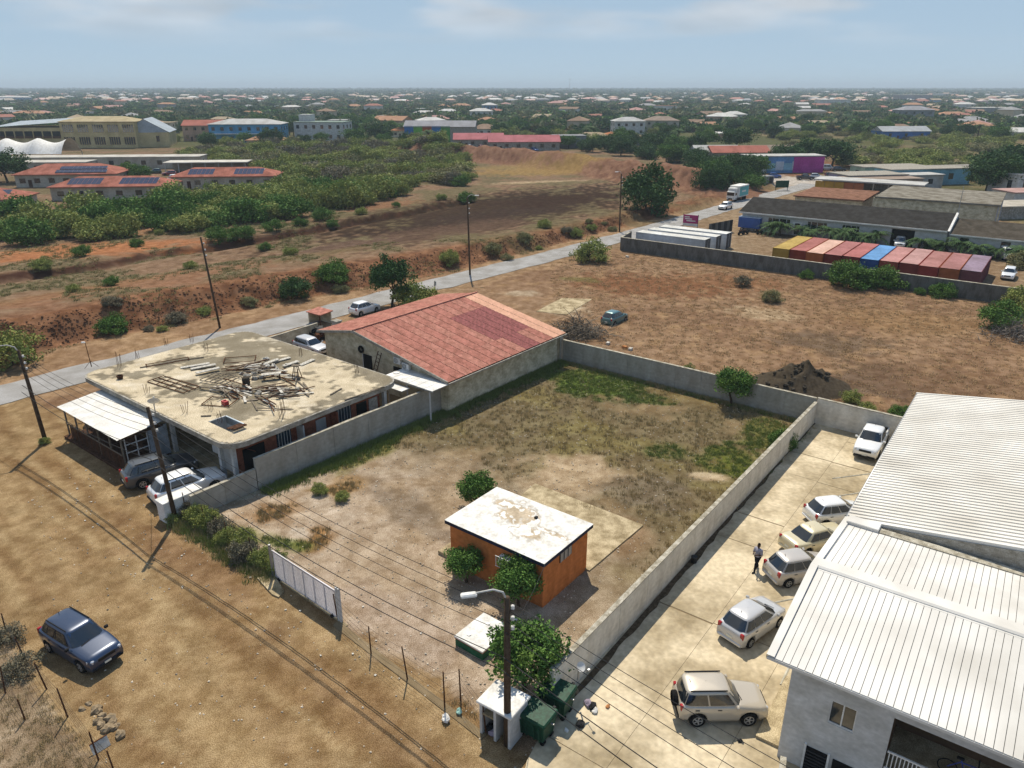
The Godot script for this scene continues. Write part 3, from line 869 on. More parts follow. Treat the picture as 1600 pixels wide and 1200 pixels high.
func ruin() -> void:
	var X := 21.7
	var Z := 15.6
	var t := thing("flat_roof_building", "low orange building under a stained concrete slab roof with debris", "building", Vector3(-35.55, 0, -57.3), GRID)
	var ol := rounded(X, Z, 1.5)
	var s := MB.new()
	var hole := Rect2(17.0, -2.75, 2.5, 1.25)      # stairwell
	var soffit := rounded(X - 0.5, Z - 0.5, 1.3)
	for i in soffit.size():
		soffit[i] += Vector2(0.25, -0.25)
	for r in [Rect2(-1, -20, 18, 22), Rect2(19.5, -20, 5, 22), Rect2(17, -20, 2.5, 17.25), Rect2(17, -1.5, 2.5, 3)]:
		var cut := PackedVector2Array([r.position, r.position + Vector2(r.size.x, 0), r.end, r.position + Vector2(0, r.size.y)])
		for k in 2:
			for q in Geometry2D.intersect_polygons(soffit if k else ol, cut):
				s = MB.new()
				s.prism(q, 3.05 if k else 3.2, 3.199 if k else 3.56)
				part(t, "roof_soffit" if k else "roof_slab", s.mesh(), M.fascia)
	# screed: cream where it is left, grey where it has worn away
	var nu := 150
	var nv := 108
	var v := PackedVector3Array()
	var c := PackedColorArray()
	var ix := PackedInt32Array()
	var ok := []
	var poly := rounded(X - 0.12, Z - 0.12, 1.44)
	for j in nv:
		for i in nu:
			var x := X * i / (nu - 1.0)
			var z := -Z * j / (nv - 1.0)
			var n := n1.get_noise_2d(x * 3.2 + 9, z * 3.2) + 0.45 * n2.get_noise_2d(x * 3.0, z * 3.0)
			var band := n1.get_noise_2d(x * 1.1 + 70, z * 2.6 + 11)
			var back := smoothstep(-8.5, -13.0, z) * smoothstep(14.0, 8.0, x) * 0.5
			var k := smoothstep(0.0, 0.1, n * 0.9 + band * 0.6 - 0.02 + back)
			var cc := Color(0.74, 0.64, 0.47).lerp(Color(0.32, 0.28, 0.205), k)
			cc = cc.lerp(Color(0.84, 0.77, 0.63), smoothstep(0.25, 0.5, -n) * 0.6)
			cc = cc.lerp(Color(0.15, 0.13, 0.1), smoothstep(0.35, 0.6, band + n * 0.3) * 0.7)
			v.append(Vector3(x, 3.575 + (1.0 - k) * 0.012 + n * 0.008, z))
			c.append(cc)
			ok.append(Geometry2D.is_point_in_polygon(Vector2(x - 0.06, z + 0.06), poly) and not hole.has_point(Vector2(x, z)))
	for j in nv - 1:
		for i in nu - 1:
			var q := j * nu + i
			if ok[q] and ok[q + 1] and ok[q + nu] and ok[q + nu + 1]:
				ix.append_array([q, q + nu + 1, q + 1, q, q + nu, q + nu + 1])
	part(t, "roof_screed", indexed(v, ix, c), M.roof_cream)
	# walls under the slab
	var w := [["wall", Vector3(20.2, 1.6, -7.8), Vector3(0.2, 3.3, 13.0), M.red_orange], ["wall", Vector3(11.0, 1.6, -3.4), Vector3(18.2, 3.3, 0.2), M.blue_grey_wall], ["wall", Vector3(10.2, 1.6, -14.2), Vector3(16.6, 3.3, 0.2), M.cream_wall], ["wall", Vector3(1.8, 1.6, -8.8), Vector3(0.2, 3.3, 11.0), M.cream_wall]]
	for k in w:
		s = MB.new()
		s.box(k[1], k[2])
		part(t, k[0], s.mesh(), k[3])
	for k in [Vector3(20.6, 0, -0.9), Vector3(19.0, 0, -0.9), Vector3(12.6, 0, -0.9), Vector3(20.8, 0, -14.4)]:
		part(t, "column", bx(0.28, 3.1, 0.28), M.white_wall, k)
	part(t, "porch_floor", bx(20.0, 0.16, 3.0), M.slab, Vector3(10.6, 0, -1.9))
	# louvred white screen at the porch corner
	for i in 9:
		part(t, "screen_slat", bx(0.07, 2.2, 0.03), M.white_wall, Vector3(19.25 + i * 0.14, 0.8, -1.02))
	# slanting orange awning wall and openings on the lot side
	s = MB.new()
	s.quad(Vector3(20.9, 2.95, -1.2), Vector3(18.7, 2.95, -1.2), Vector3(18.7, 1.2, -3.6), Vector3(20.9, 2.1, -2.4))
	part(t, "stair_underside", s.mesh(), M.red_orange)
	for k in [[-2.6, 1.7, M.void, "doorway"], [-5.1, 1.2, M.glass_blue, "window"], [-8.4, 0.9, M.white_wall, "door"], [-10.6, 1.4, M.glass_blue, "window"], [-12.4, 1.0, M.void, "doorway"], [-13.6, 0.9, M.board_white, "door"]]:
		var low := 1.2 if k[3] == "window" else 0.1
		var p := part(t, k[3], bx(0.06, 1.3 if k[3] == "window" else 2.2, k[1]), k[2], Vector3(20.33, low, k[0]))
		if k[3] == "window":
			for i in 5:
				part(p, "bar", bx(0.03, 1.3, 0.03), M.white, Vector3(0.06, 0, -k[1] / 2 + k[1] * (i + 0.5) / 5))
	for k in [[-6.3, 0.75], [-9.4, 0.5]]:
		part(t, "partition", bx(0.8, 2.7, 0.12), M.white_wall if k[1] > 0.6 else M.red_orange, Vector3(20.7, 0, k[0]))
	for k in [[3.0, 1.5], [6.2, 1.5], [9.2, 1.0], [14.0, 1.6]]:
		part(t, "window", bx(k[1], 1.3, 0.05), M.glass, Vector3(k[0], 1.1, -3.27))
	# stairwell: sunken opening lined with pale walls, steps at its right end
	var sw := part(t, "stairwell", bx(2.5, 2.3, 0.1), tint("pale_blue", Color(0.6, 0.68, 0.74)), Vector3(18.25, 1.3, -2.8))
	part(sw, "side_wall", bx(0.1, 2.3, 1.25), M.white_wall, Vector3(-1.3, 0, 0.67))
	part(sw, "side_wall", bx(2.5, 1.9, 0.1), M.white_wall, Vector3(0, 0, 1.35))
	part(sw, "floor", bx(2.5, 0.06, 1.3), M.slab, Vector3(0, -0.05, 0.65))
	for i in 7:
		part(sw, "stair_step", bx(0.26, 0.3 + i * 0.3, 1.1), M.fascia, Vector3(-0.45 + i * 0.27, 0.0, 0.66))
	for k in 3:
		part(sw, "tread", bx(0.3, 0.06, 1.0), M.wood_dark, Vector3(0.95 + k * 0.34, 2.32 + k * 0.09, 0.75))
	# lean-to of corrugated sheets on posts
	var lt := thing("lean_to", "wooden lean-to with pale corrugated roof beside the grey utility pole", "shed", Vector3(-34.95, 0, -52.75), GRID)
	var LX := 9.6
	var LZ := 3.6
	var drop := 0.35
	for i in 10:
		var m := MB.new()
		var x0 := LX * i / 10.0
		for q in 8:
			var xa := x0 + 0.96 * q / 8.0
			var xb := x0 + 0.96 * (q + 1) / 8.0
			var ya := 0.025 * (q % 2)
			var yb := 0.025 * ((q + 1) % 2)
			m.quad(Vector3(xa, 2.65 + ya, 0), Vector3(xb, 2.65 + yb, 0), Vector3(xb, 2.65 + drop + yb, -LZ), Vector3(xa, 2.65 + drop + ya, -LZ))
		part(lt, "roof_sheet", m.mesh(), M.sheet_metal, Vector3(0, 0.004 * (i % 2), 0))
	for i in 6:
		part(lt, "post", bx(0.1, 2.6, 0.1), M.wood_grey, Vector3(0.3 + i * 1.8, 0, -0.35))
	part(lt, "beam", bx(LX - 0.3, 0.14, 0.1), M.wood_dark, Vector3(LX / 2, 2.5, -0.35))
	part(lt, "beam", bx(0.1, 0.14, LZ - 0.4), M.wood_dark, Vector3(LX - 0.25, 2.5, -LZ / 2))
	part(lt, "floor", bx(LX - 0.2, 0.22, LZ), M.wood_dark, Vector3(LX / 2, 0, -LZ / 2))
	for i in 40:      # picket skirting of the front
		part(lt, "picket", bx(0.12, 1.0 + 0.08 * (i % 3), 0.03), M.wood_dark if i % 4 else M.rust, Vector3(0.9 + i * 0.215, 0.22, -0.3))
	part(lt, "rail", bx(LX - 0.6, 0.08, 0.06), M.wood_grey, Vector3(LX / 2, 1.25, -0.28))
	for i in 3:
		part(lt, "window_frame", bx(0.06, 1.9, 0.06), M.white_wall, Vector3(LX - 0.28, 0.6, -0.6 - i * 0.8))
		part(lt, "window_rail", bx(0.06, 0.06, 1.7), M.white_wall, Vector3(LX - 0.28, 0.7 + i * 0.62, -1.4))
	part(lt, "side_wall", bx(0.08, 2.6, 1.4), M.blue_grey_wall, Vector3(LX - 0.3, 0, -3.0))
	part(lt, "counter", bx(6.0, 1.0, 0.5), M.wood_dark, Vector3(5.0, 0.2, -2.6))
	roof_debris()

func roof_debris() -> void:
	var y := 3.6
	var grp := "weathered timber strewn over the concrete roof"
	var kinds := [[bx(2.6, 0.04, 0.1), M.wood_grey], [bx(1.9, 0.05, 0.14), M.wood_grey], [bx(1.3, 0.03, 0.2), M.board_white], [bx(3.2, 0.05, 0.07), M.rust], [bx(1.0, 0.04, 0.26), M.wood_grey], [bx(1.6, 0.04, 0.18), M.board_white], [bx(2.2, 0.05, 0.08), M.wood_dark]]
	# [px centre, spread along v, spread along u, count, mean turn]
	for cl in [[Vector3(-21.49, 3.60, -53.50), 1.9, 1.0, 30, GRID + 0.25, "by the square frame"], [Vector3(-21.18, 3.60, -57.97), 2.2, 0.9, 30, GRID + 1.2, "behind the black drum"], [Vector3(-17.79, 3.60, -53.50), 1.5, 0.9, 28, GRID + 0.9, "beside the trestle"], [Vector3(-17.87, 3.60, -56.51), 1.6, 0.8, 9, GRID + 0.5, "around the saw stand"], [Vector3(-18.02, 3.60, -50.99), 1.3, 0.5, 7, GRID - 0.2, "nearest the stairwell"]]:
		for i in int(cl[3]):
			var k: Array = kinds[rng.randi() % kinds.size()]
			var d := Vector2(rng.randfn(0, cl[1] * 0.5), rng.randfn(0, cl[2] * 0.5))
			var at: Vector3 = cl[0] + Vector3(0.784 * d.x + 0.62 * d.y, 0, 0.62 * d.x - 0.784 * d.y)
			at.y = y + 0.045 * (i % 6) + 0.01
			solo("loose_plank", k[0], k[1], "%s in the roof timber heap %s" % [["long grey plank", "broad grey plank", "short pale board", "long thin rusty batten", "short wide grey board", "pale whitish board", "thin dark brown batten"][kinds.find(k)], cl[5]], "plank", at, Vector3(0, cl[4] + rng.randfn(0, 0.45), rng.randfn(0, 0.05)), grp)
	for k in [[Vector3(-26.69, 3.60, -59.19), 2.3], [Vector3(-25.82, 3.60, -58.73), 2.0], [Vector3(-25.04, 3.60, -57.67), 1.9], [Vector3(-19.82, 3.60, -60.62), 1.6], [Vector3(-18.69, 3.60, -59.50), 1.5], [Vector3(-20.41, 3.60, -59.82), 1.4], [Vector3(-17.46, 3.60, -59.98), 1.6]]:
		var n: int = taken.get("white_board", -1) + 1
		solo("white_board", bx(k[1], 0.06, 0.4, 0.01), M.board_white, ["broad white board lying farthest to the wrecked slab corner side", "broad white board between two others on the grey roof", "broad white board nearest the bed frames on the roof", "white board on the rubble behind the black drum", "white board beside the trestle on the roof", "short white board on the rubble by the trestle", "white board to the side of the rusty saw stand"][n], "board", k[0] + Vector3(0, 0.03 + 0.07 * (n % 3), 0), Vector3(0, GRID + 1.1 + 0.1 * n, 0.03))
	frame_rack(Vector3(-26.68, 3.62, -54.92), GRID + 0.12, 4.6, 1.5, 5, 4, M.rust, "long rusty bed frame lying flat on the concrete roof")
	frame_rack(Vector3(-21.73, 3.62, -51.43), GRID + 0.5, 2.2, 1.6, 2, 2, M.rust, "rusty square frame beside the red crate on the roof")
	frame_rack(Vector3(-23.36, 3.70, -55.96), GRID + 0.3, 2.6, 1.8, 6, 3, M.wood_grey, "grey wooden lattice frame lying among the planks")
	frame_rack(Vector3(-23.40, 3.65, -60.64), GRID + 0.9, 2.6, 1.4, 2, 2, M.rust, "thin rusty frame lying behind the white boards")
	frame_rack(Vector3(-29.36, 3.64, -60.03), GRID + 1.25, 3.4, 0.7, 2, 2, M.rust, "thin bent frame lying by the antenna mast")
	var t := thing("red_crate", "bright red plastic crate on the concrete roof", "crate", Vector3(-21.24, 3.60, -50.99), GRID)
	part(t, "tub", bx(0.5, 0.3, 0.36, 0.02), mat("red_plastic", Color(0.45, 0.02, 0.025), 0.5))
	part(t, "handle", bx(0.06, 0.05, 0.2), mat("red_plastic"), Vector3(0, 0.32, 0))
	t = thing("oil_drum", "squat black drum standing by the planks on the roof", "drum", Vector3(-21.03, 3.60, -55.10))
	var s := MB.new()
	s.lathe([[0.0, 0.0], [0.26, 0.0], [0.3, 0.05], [0.29, 0.28], [0.3, 0.32], [0.28, 0.55], [0.2, 0.6], [0.0, 0.6]], 16)
	part(t, "drum_body", s.mesh(), M.rock_dark)
	s = MB.new()
	s.lathe([[0.3, 0.0], [0.325, 0.02], [0.3, 0.04]], 16, Vector3(0, 0.3, 0))
	part(t, "hoop", s.mesh(), M.rust)
	# rubble blocks
	for i in 26:
		var at: Vector3 = [Vector3(-20.08, 3.60, -58.73), Vector3(-17.54, 3.60, -53.50), Vector3(-20.98, 3.60, -56.51)][i % 3] + Vector3(rng.randfn(0, 0.7), 0, rng.randfn(0, 0.7))
		at.y = 3.58
		solo("rubble_block", rock(i % 4, 0.16 + 0.1 * rng.randf()), M.fascia if i % 3 else M.board_white, "lump of broken concrete on the flat roof", "rubble", at, Vector3(0, rng.randf() * 6, 0), "broken concrete on the roof")
	# rusty saw stand
	t = thing("saw_stand", "rusty upright trestle standing on the concrete roof", "trestle", Vector3(-17.40, 3.60, -56.51), GRID + 0.5)
	for x in [-0.3, 0.3]:
		for z in [-0.25, 0.25]:
			s = MB.new()
			s.tube([Vector3(x, 0, z), Vector3(x * 0.4, 1.0, z * 0.4)], 0.035, 0.035, 5)
			part(t, "leg", s.mesh(), M.rust)
	part(t, "top_board", bx(0.6, 0.08, 0.4), M.wood_grey, Vector3(0, 1.0, 0))
	part(t, "brace", bx(0.5, 0.05, 0.05), M.rust, Vector3(0, 0.5, 0.16))
	# table-like trestle
	t = thing("low_trestle", "low board on short legs in the middle of the roof rubble", "trestle", Vector3(-19.34, 3.60, -56.22), GRID + 1.0)
	part(t, "top_board", bx(1.5, 0.06, 0.5), M.board_white, Vector3(0, 0.42, 0))
	for x in [-0.6, 0.6]:
		part(t, "leg", bx(0.08, 0.42, 0.4), M.rust, Vector3(x, 0, 0))
	# rebar starter bundles
	var where := [Vector3(-32.98, 3.60, -59.04), Vector3(-32.44, 3.60, -61.11), Vector3(-31.42, 3.60, -64.56), Vector3(-29.46, 3.60, -65.47), Vector3(-27.22, 3.60, -63.14), Vector3(-27.98, 3.60, -53.11), Vector3(-23.57, 3.60, -49.47), Vector3(-21.93, 3.60, -50.05), Vector3(-16.41, 3.60, -48.69), Vector3(-16.50, 3.60, -49.47), Vector3(-12.73, 3.60, -57.52), Vector3(-18.52, 3.60, -61.94), Vector3(-20.42, 3.60, -47.81)]
	var says := ["beside the antenna mast", "near the back edge by the antenna", "on the back edge above the asphalt road", "on the back corner of the roof", "at the back behind the white boards", "before the long bed frame", "near the satellite dish", "near the red crate", "beside the roof stairs", "just behind the roof stairs", "at the end nearest the red roof", "behind the rubble heap", "at the pale stairwell wall"]
	for i in where.size():
		t = thing("rebar_bundle", "thin rusty rebar rods rising from the slab " + says[i], "rebar", where[i])
		for k in 4:
			s = MB.new()
			var q := Vector3((k % 2) * 0.22 - 0.11, 0, (k / 2) * 0.22 - 0.11)
			s.tube([q, q + Vector3(rng.randfn(0, 0.06), 0.55 + rng.randf() * (0.9 if i in [0, 8, 9] else 0.3), rng.randfn(0, 0.06))], 0.016, 0.016, 4)
			part(t, "rod", s.mesh(), M.rust)
	# long planks along the right edge
	for k in [[Vector3(-11.28, 3.62, -53.06), GRID + 1.45, 3.6], [Vector3(-10.45, 3.62, -53.97), GRID + 1.3, 1.2], [Vector3(-13.57, 3.62, -53.45), GRID + 1.8, 1.4], [Vector3(-16.71, 3.62, -55.05), GRID - 0.3, 2.6], [Vector3(-16.00, 3.62, -54.24), GRID - 0.4, 2.4], [Vector3(-16.01, 3.66, -53.35), GRID - 0.32, 2.2], [Vector3(-28.12, 3.62, -60.73), GRID + 1.1, 3.0], [Vector3(-30.04, 3.62, -59.45), GRID + 1.25, 2.6], [Vector3(-21.85, 3.62, -48.86), GRID + 0.8, 0.7]]:
		var n: int = taken.get("long_plank", -1) + 1
		solo("long_plank", bx(k[2], 0.05, 0.12), M.wood_grey, ["long grey plank near the roof edge above the grey wall", "short plank crossing the long one at the roof edge", "pale lath by itself on clean screed", "first of three parallel laths right of the trestle", "second of three parallel laths right of the trestle", "third of three parallel laths right of the trestle", "long lath running up to the back of the roof", "long lath lying beside the antenna mast", "short offcut near the satellite dish"][n], "plank", k[0], Vector3(0, k[1], 0))
	# antenna mast and satellite dish
	t = thing("antenna_mast", "thin rusty mast at the roof corner over the asphalt road", "mast", Vector3(-35.38, 3.58, -59.09))
	s = MB.new()
	s.tube([Vector3(0, 0, 0), Vector3(-0.1, 2.1, 0)], 0.035, 0.025, 6)
	part(t, "mast", s.mesh(), M.rust)
	s = MB.new()
	for a in [0.0, 2.1, 4.2]:
		s.tube([Vector3(cos(a) * 0.6, 0.02, sin(a) * 0.6), Vector3(0, 0.5, 0)], 0.02, 0.02, 4)
	part(t, "stay", s.mesh(), M.rust)
	part(t, "lamp", bx(0.3, 0.1, 0.16, 0.02), M.white, Vector3(-0.25, 2.1, 0))
	dish(Vector3(-25.74, 3.60, -49.47), 0.42, GRID + 2.6, "white satellite dish on the edge of the slab above the lean-to")
	t = thing("concrete_lump", "lone dark bucket on the slab before the antenna mast", "bucket", Vector3(-31.59, 3.58, -56.27))
	s = MB.new()
	s.lathe([[0.0, 0.0], [0.2, 0.0], [0.26, 0.3], [0.2, 0.3], [0.18, 0.1], [0.0, 0.1]], 14)
	part(t, "bucket", s.mesh(), M.wood_dark)

func frame_rack(at: Vector3, turn: float, x: float, z: float, nx: int, nz: int, m: Material, label: String) -> void:
	var t := thing("metal_frame", label, "frame", at, turn)
	for i in nz:
		part(t, "rail", bx(x, 0.05, 0.06), m, Vector3(0, 0, -z / 2 + z * i / maxf(1, nz - 1)))
	for i in nx:
		part(t, "cross_bar", bx(0.06, 0.05, z - 0.06), m, Vector3(-x / 2 + 0.03 + (x - 0.06) * i / maxf(1, nx - 1), 0.051, 0))

func dish(at: Vector3, r: float, turn: float, label: String) -> void:
	var t := thing("satellite_dish", label, "satellite dish", at, turn)
	var s := MB.new()
	s.tube([Vector3.ZERO, Vector3(0, 0.7, 0)], 0.035, 0.035, 6)
	part(t, "mast", s.mesh(), M.galvanised)
	s = MB.new()
	var prof := []
	for i in 6:
		prof.append([r * i / 5.0, 0.22 * r * pow(i / 5.0, 2)])
	s.lathe(prof, 22, Vector3(0.12, 0.8, 0), Basis(Vector3.BACK, -0.85))
	part(t, "reflector", s.mesh(true), M.white)
	s = MB.new()
	s.tube([Vector3(0.3, 0.5, 0), Vector3(0.6, 0.95, 0)], 0.015, 0.015, 4)
	s.box(Vector3(0.62, 0.98, 0), Vector3(0.09, 0.09, 0.12))
	part(t, "feed_arm", s.mesh(), M.galvanised)

func rock(k: int, r: float) -> ArrayMesh:
	var key := "rock%d,%.2f" % [k, snappedf(r, 0.05)]
	r = maxf(0.05, snappedf(r, 0.05))
	if not shapes.has(key):
		var g := RandomNumberGenerator.new()
		g.seed = 90 + k
		var s := SphereMesh.new()
		s.radius = 1
		s.height = 2
		s.radial_segments = 8
		s.rings = 4
		var a := s.get_mesh_arrays()
		var v: PackedVector3Array = a[Mesh.ARRAY_VERTEX]
		var nn := FastNoiseLite.new()
		nn.seed = k
		nn.frequency = 0.9
		for i in v.size():
			var f := 1.0 + nn.get_noise_3dv(v[i]) * 0.7
			v[i] = Vector3(v[i].x * 1.15, v[i].y * 0.7, v[i].z * 0.9) * f * r + Vector3(0, r * 0.45, 0)
		a[Mesh.ARRAY_VERTEX] = v
		var st := SurfaceTool.new()
		st.create_from_arrays(a)
		st.deindex()
		var f: PackedVector3Array = st.commit_to_arrays()[Mesh.ARRAY_VERTEX]
		var mb := MB.new()
		for i in range(0, f.size(), 3):
			mb.tri(f[i], f[i + 1], f[i + 2])
		shapes[key] = mb.mesh()
	return shapes[key]

# ---------------------------------------------------------------- gabled building with red tiled sheets
func tile_sheet(w: float, l: float) -> ArrayMesh:
	var key := "tile%.2f,%.2f" % [w, l]
	if not shapes.has(key):
		var s := MB.new()
		var cols := 5
		var rows := 6
		for j in rows:
			for i in cols * 2:
				var x0 := w * i / (cols * 2.0)
				var x1 := w * (i + 1) / (cols * 2.0)
				var a := 0.035 * (i % 2)
				var b := 0.035 * ((i + 1) % 2)
				var z0 := l * j / rows
				var z1 := l * (j + 1) / rows
				s.quad(Vector3(z0, 0.03 + a, x0), Vector3(z1, a, x0), Vector3(z1, b, x1), Vector3(z0, 0.03 + b, x1))
				s.quad(Vector3(z0, 0.03 + a, x0), Vector3(z0, 0.03 + b, x1), Vector3(z0, b, x1), Vector3(z0, a, x0))
		shapes[key] = s.mesh()
	return shapes[key]

func red_roof_building() -> void:
	var t := thing("red_roof_building", "cream building under a wide low gable of red tiled sheets", "building", Vector3(-5.2, 0, -56.7), GRID)
	var E := 3.05
	var R := 5.2
	var run := 11.5
	var far := 5.2
	var Lz := 17.0
	var pitch := atan2(R - E, run)
	var slope := Vector2(run, R - E).length()
	var cols := 16
	var cw := Lz / cols
	var rows := 4
	var rl := slope / rows
	var roof := part(t, "roof", bx(0.16, 0.1, Lz), M.tile_rose_pale, Vector3(-run, R + 0.05, -Lz / 2))      # ridge cap
	var half := MB.new()
	half.quad(Vector3(0, E - 0.08, 0), Vector3(0, E - 0.08, -Lz), Vector3(-run, R - 0.08, -Lz), Vector3(-run, R - 0.08, 0))
	half.quad(Vector3(-run, R - 0.08, 0), Vector3(-run, R - 0.08, -Lz), Vector3(-run - far, R - 0.08 - far * 0.187, -Lz), Vector3(-run - far, R - 0.08 - far * 0.187, 0))
	part(t, "roof_underlay", half.mesh(), M.wood_dark)
	for i in cols:
		for j in rows:
			var m: Material = M.tile_rose if (i * 7 + j * 3) % 5 < 3 else M.tile_rose_pale
			if i >= 14:
				m = M.tile_peach
			elif i >= 9 and (j == 1 or j == 2) or (i >= 10 and j == 0 and i < 12) or (i in [11, 12, 13] and j == 2):
				m = M.tile_maroon
			# sheet runs from the eave (x = 0) up to the ridge
			var p := part(roof, "tile_sheet", tile_sheet(cw - 0.055, rl - 0.045), m)
			p.position = Vector3(run - (j + 1) * rl * cos(pitch), E - R - 0.05 + (j + 1) * rl * sin(pitch) + 0.004, Lz / 2 - (i + 1) * cw + 0.01)
			p.basis = Basis(Vector3(cos(pitch), -sin(pitch), 0), Vector3(sin(pitch), cos(pitch), 0), Vector3(0, 0, 1))
	for i in cols:
		for j in 2:
			var p := part(roof, "tile_sheet", tile_sheet(cw - 0.02, far / 2 - 0.02), M.tile_rose if (i + j) % 3 else M.tile_rose_pale)
			var pp := 0.1848
			p.position = Vector3(-far + j * far / 2, -far * 0.187 - 0.05 + j * far / 2 * 0.187 + 0.006, Lz / 2 - (i + 1) * cw + 0.01)
			p.basis = Basis(Vector3(cos(pp), sin(pp), 0), Vector3(-sin(pp), cos(pp), 0), Vector3(0, 0, 1))
	# verge boards and gable wall (local z = 0 faces the viewer's left)
	for k in [[Vector3(0, E, 0), Vector3(-run, R, 0)], [Vector3(-run, R, 0), Vector3(-run - far, R - far * 0.187, 0)]]:
		var s := MB.new()
		var a: Vector3 = k[0]
		var b: Vector3 = k[1]
		s.quad(a + Vector3(0, -0.16, 0.03), b + Vector3(0, -0.16, 0.03), b + Vector3(0, 0.07, 0.03), a + Vector3(0, 0.07, 0.03))
		s.quad(a + Vector3(0, 0.07, 0.03), b + Vector3(0, 0.07, 0.03), b + Vector3(0, 0.07, -0.06), a + Vector3(0, 0.07, -0.06))
		part(t, "verge_board", s.mesh(), M.fascia)
	part(t, "gutter", bx(0.12, 0.1, Lz), M.fascia, Vector3(0.04, E - 0.16, -Lz / 2))
	for z in [-0.5, -Lz + 0.4]:
		var s := MB.new()
		var g := PackedVector2Array([Vector2(-0.6, 0), Vector2(-0.6, E - 0.05), Vector2(-run, R - 0.2), Vector2(-run - far + 0.5, R - far * 0.187 - 0.12), Vector2(-run - far + 0.5, 0)])
		var tr := Geometry2D.triangulate_polygon(g)
		for d in [0.0, -0.2]:
			for i in range(0, tr.size(), 3):
				s.tri(Vector3(g[tr[i]].x, g[tr[i]].y, z + d), Vector3(g[tr[i + 1]].x, g[tr[i + 1]].y, z + d), Vector3(g[tr[i + 2]].x, g[tr[i + 2]].y, z + d))
		part(t, "gable_wall", s.mesh(), M.cream_wall)
	part(t, "wall", bx(0.2, R - far * 0.187 - 0.2, Lz - 1.2), M.cream_wall, Vector3(-run - far + 0.6, 0, -Lz / 2))
	part(t, "wall", bx(0.2, E - 0.15, Lz - 1.2), M.cream_wall, Vector3(-0.75, 0, -Lz / 2))
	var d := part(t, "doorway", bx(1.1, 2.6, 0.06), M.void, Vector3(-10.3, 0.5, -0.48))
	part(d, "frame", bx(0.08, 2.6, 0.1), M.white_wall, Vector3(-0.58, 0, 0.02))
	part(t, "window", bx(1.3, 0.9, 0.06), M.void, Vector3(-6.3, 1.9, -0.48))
	# things that hang on or lean against the gable
	var q := Basis(Vector3.UP, GRID)
	var o := t.position
	air_con(o + q * Vector3(-6.1, 3.3, -0.26), GRID, "air conditioner under the gable eave of the red roof")
	air_con(o + q * Vector3(-5.1, 3.0, -0.26), GRID, "lower air conditioner beside the one under the gable eave")
	var lad := thing("ladder", "wooden ladder leaning on the cream gable wall", "ladder", o + q * Vector3(-9.2, 0, 0.55), GRID)
	lad.rotation = Vector3(-0.22, GRID, -0.2)
	for x in [-0.22, 0.22]:
		part(lad, "rail", bx(0.06, 4.0, 0.05), M.wood_dark, Vector3(x, 0, 0))
	for i in 11:
		part(lad, "rung", bx(0.4, 0.04, 0.04), M.wood_dark, Vector3(0, 0.3 + i * 0.34, 0))
	var ring := thing("hanging_tyre", "black tyre hanging on the cream gable wall", "tyre", o + q * Vector3(-11.0, 3.5, -0.36), GRID)
	var s := MB.new()
	s.lathe([[0.2, -0.08], [0.32, -0.08], [0.36, 0.0], [0.32, 0.08], [0.2, 0.08], [0.2, -0.08]], 18, Vector3.ZERO, Basis(Vector3.RIGHT, PI / 2))
	part(ring, "tread", s.mesh(), M.tyre)
	# white sheet roof between the two buildings
	var w := thing("patio_roof", "bright white flat sheet roof beside the red tiled roof", "canopy", Vector3(-10.75, 0, -58.75), GRID)
	for i in 6:
		part(w, "roof_sheet", bx(0.9, 0.05, 2.35), M.white, Vector3(0.55 + i * 0.92, 2.92 - i * 0.012, -1.15))
	part(w, "lower_sheet", bx(2.9, 0.05, 0.9), M.white, Vector3(1.6, 2.5, 0.5))
	for x in [0.3, 2.6, 5.2]:
		part(w, "post", bx(0.1, 2.8, 0.1), M.white_wall, Vector3(x, 0, -0.1))
	part(w, "beam", bx(5.6, 0.12, 0.08), M.fascia, Vector3(2.8, 2.74, -0.05))
	var dd := thing("roof_vent", "round grey cover lying on the white sheet roof", "vent", o + q * Vector3(-5.2, 2.96, 0.8), GRID)
	s = MB.new()
	s.lathe([[0.3, 0.0], [0.3, 0.06], [0.0, 0.09]], 18)
	part(dd, "lid", s.mesh(), M.galvanised)
	# yard wall, chimney-like tank box and gate behind the flat roof
	panel_wall("boundary_wall", "pale yard wall beside the asphalt road behind the flat roof", Vector2(-25.6, -72.6), Vector2(-21.2, -78.2), 1.5, 1.6, 0.2, M.cream_wall, 3)
	t = thing("water_heater", "grey metal cabinet behind the flat roof by the gable", "cabinet", Vector3(-17.37, 0.00, -71.15), GRID)
	part(t, "case", bx(0.8, 3.9, 0.6, 0.03), M.galvanised)
	part(t, "hood", bx(0.95, 0.12, 0.75, 0.03), M.fascia, Vector3(0, 3.9, 0))
	t = thing("scrap_heap", "black heap of scrap car parts in the yard behind the gable", "scrap", Vector3(-21.21, 0.00, -78.00), GRID)
	for i in 22:
		var r := rock(i % 4, 0.45)
		part(t, "scrap_piece", r, M.trim_black if i % 3 else M.rust, Vector3(rng.randfn(0, 0.9), rng.randf() * 0.7, rng.randfn(0, 0.6)), Vector3(rng.randf() * 3, rng.randf() * 3, 0))
	for i in 3:
		part(t, "panel", bx(1.4, 0.05, 0.8), M.steel_dark, Vector3(-0.6 + i * 0.6, 0.9 + i * 0.12, 0.1), Vector3(0.3, i * 1.0, 0.35 - 0.3 * i))
	t = thing("guard_hut", "little shelter with red sheet roof by the yard wall", "hut", Vector3(-22.25, 0.00, -83.24), GRID)
	part(t, "wall", bx(2.2, 1.3, 0.14), M.cream_wall, Vector3(0, 0, -0.8))
	part(t, "wall", bx(0.14, 1.3, 1.5), M.cream_wall, Vector3(-1.0, 0, 0))
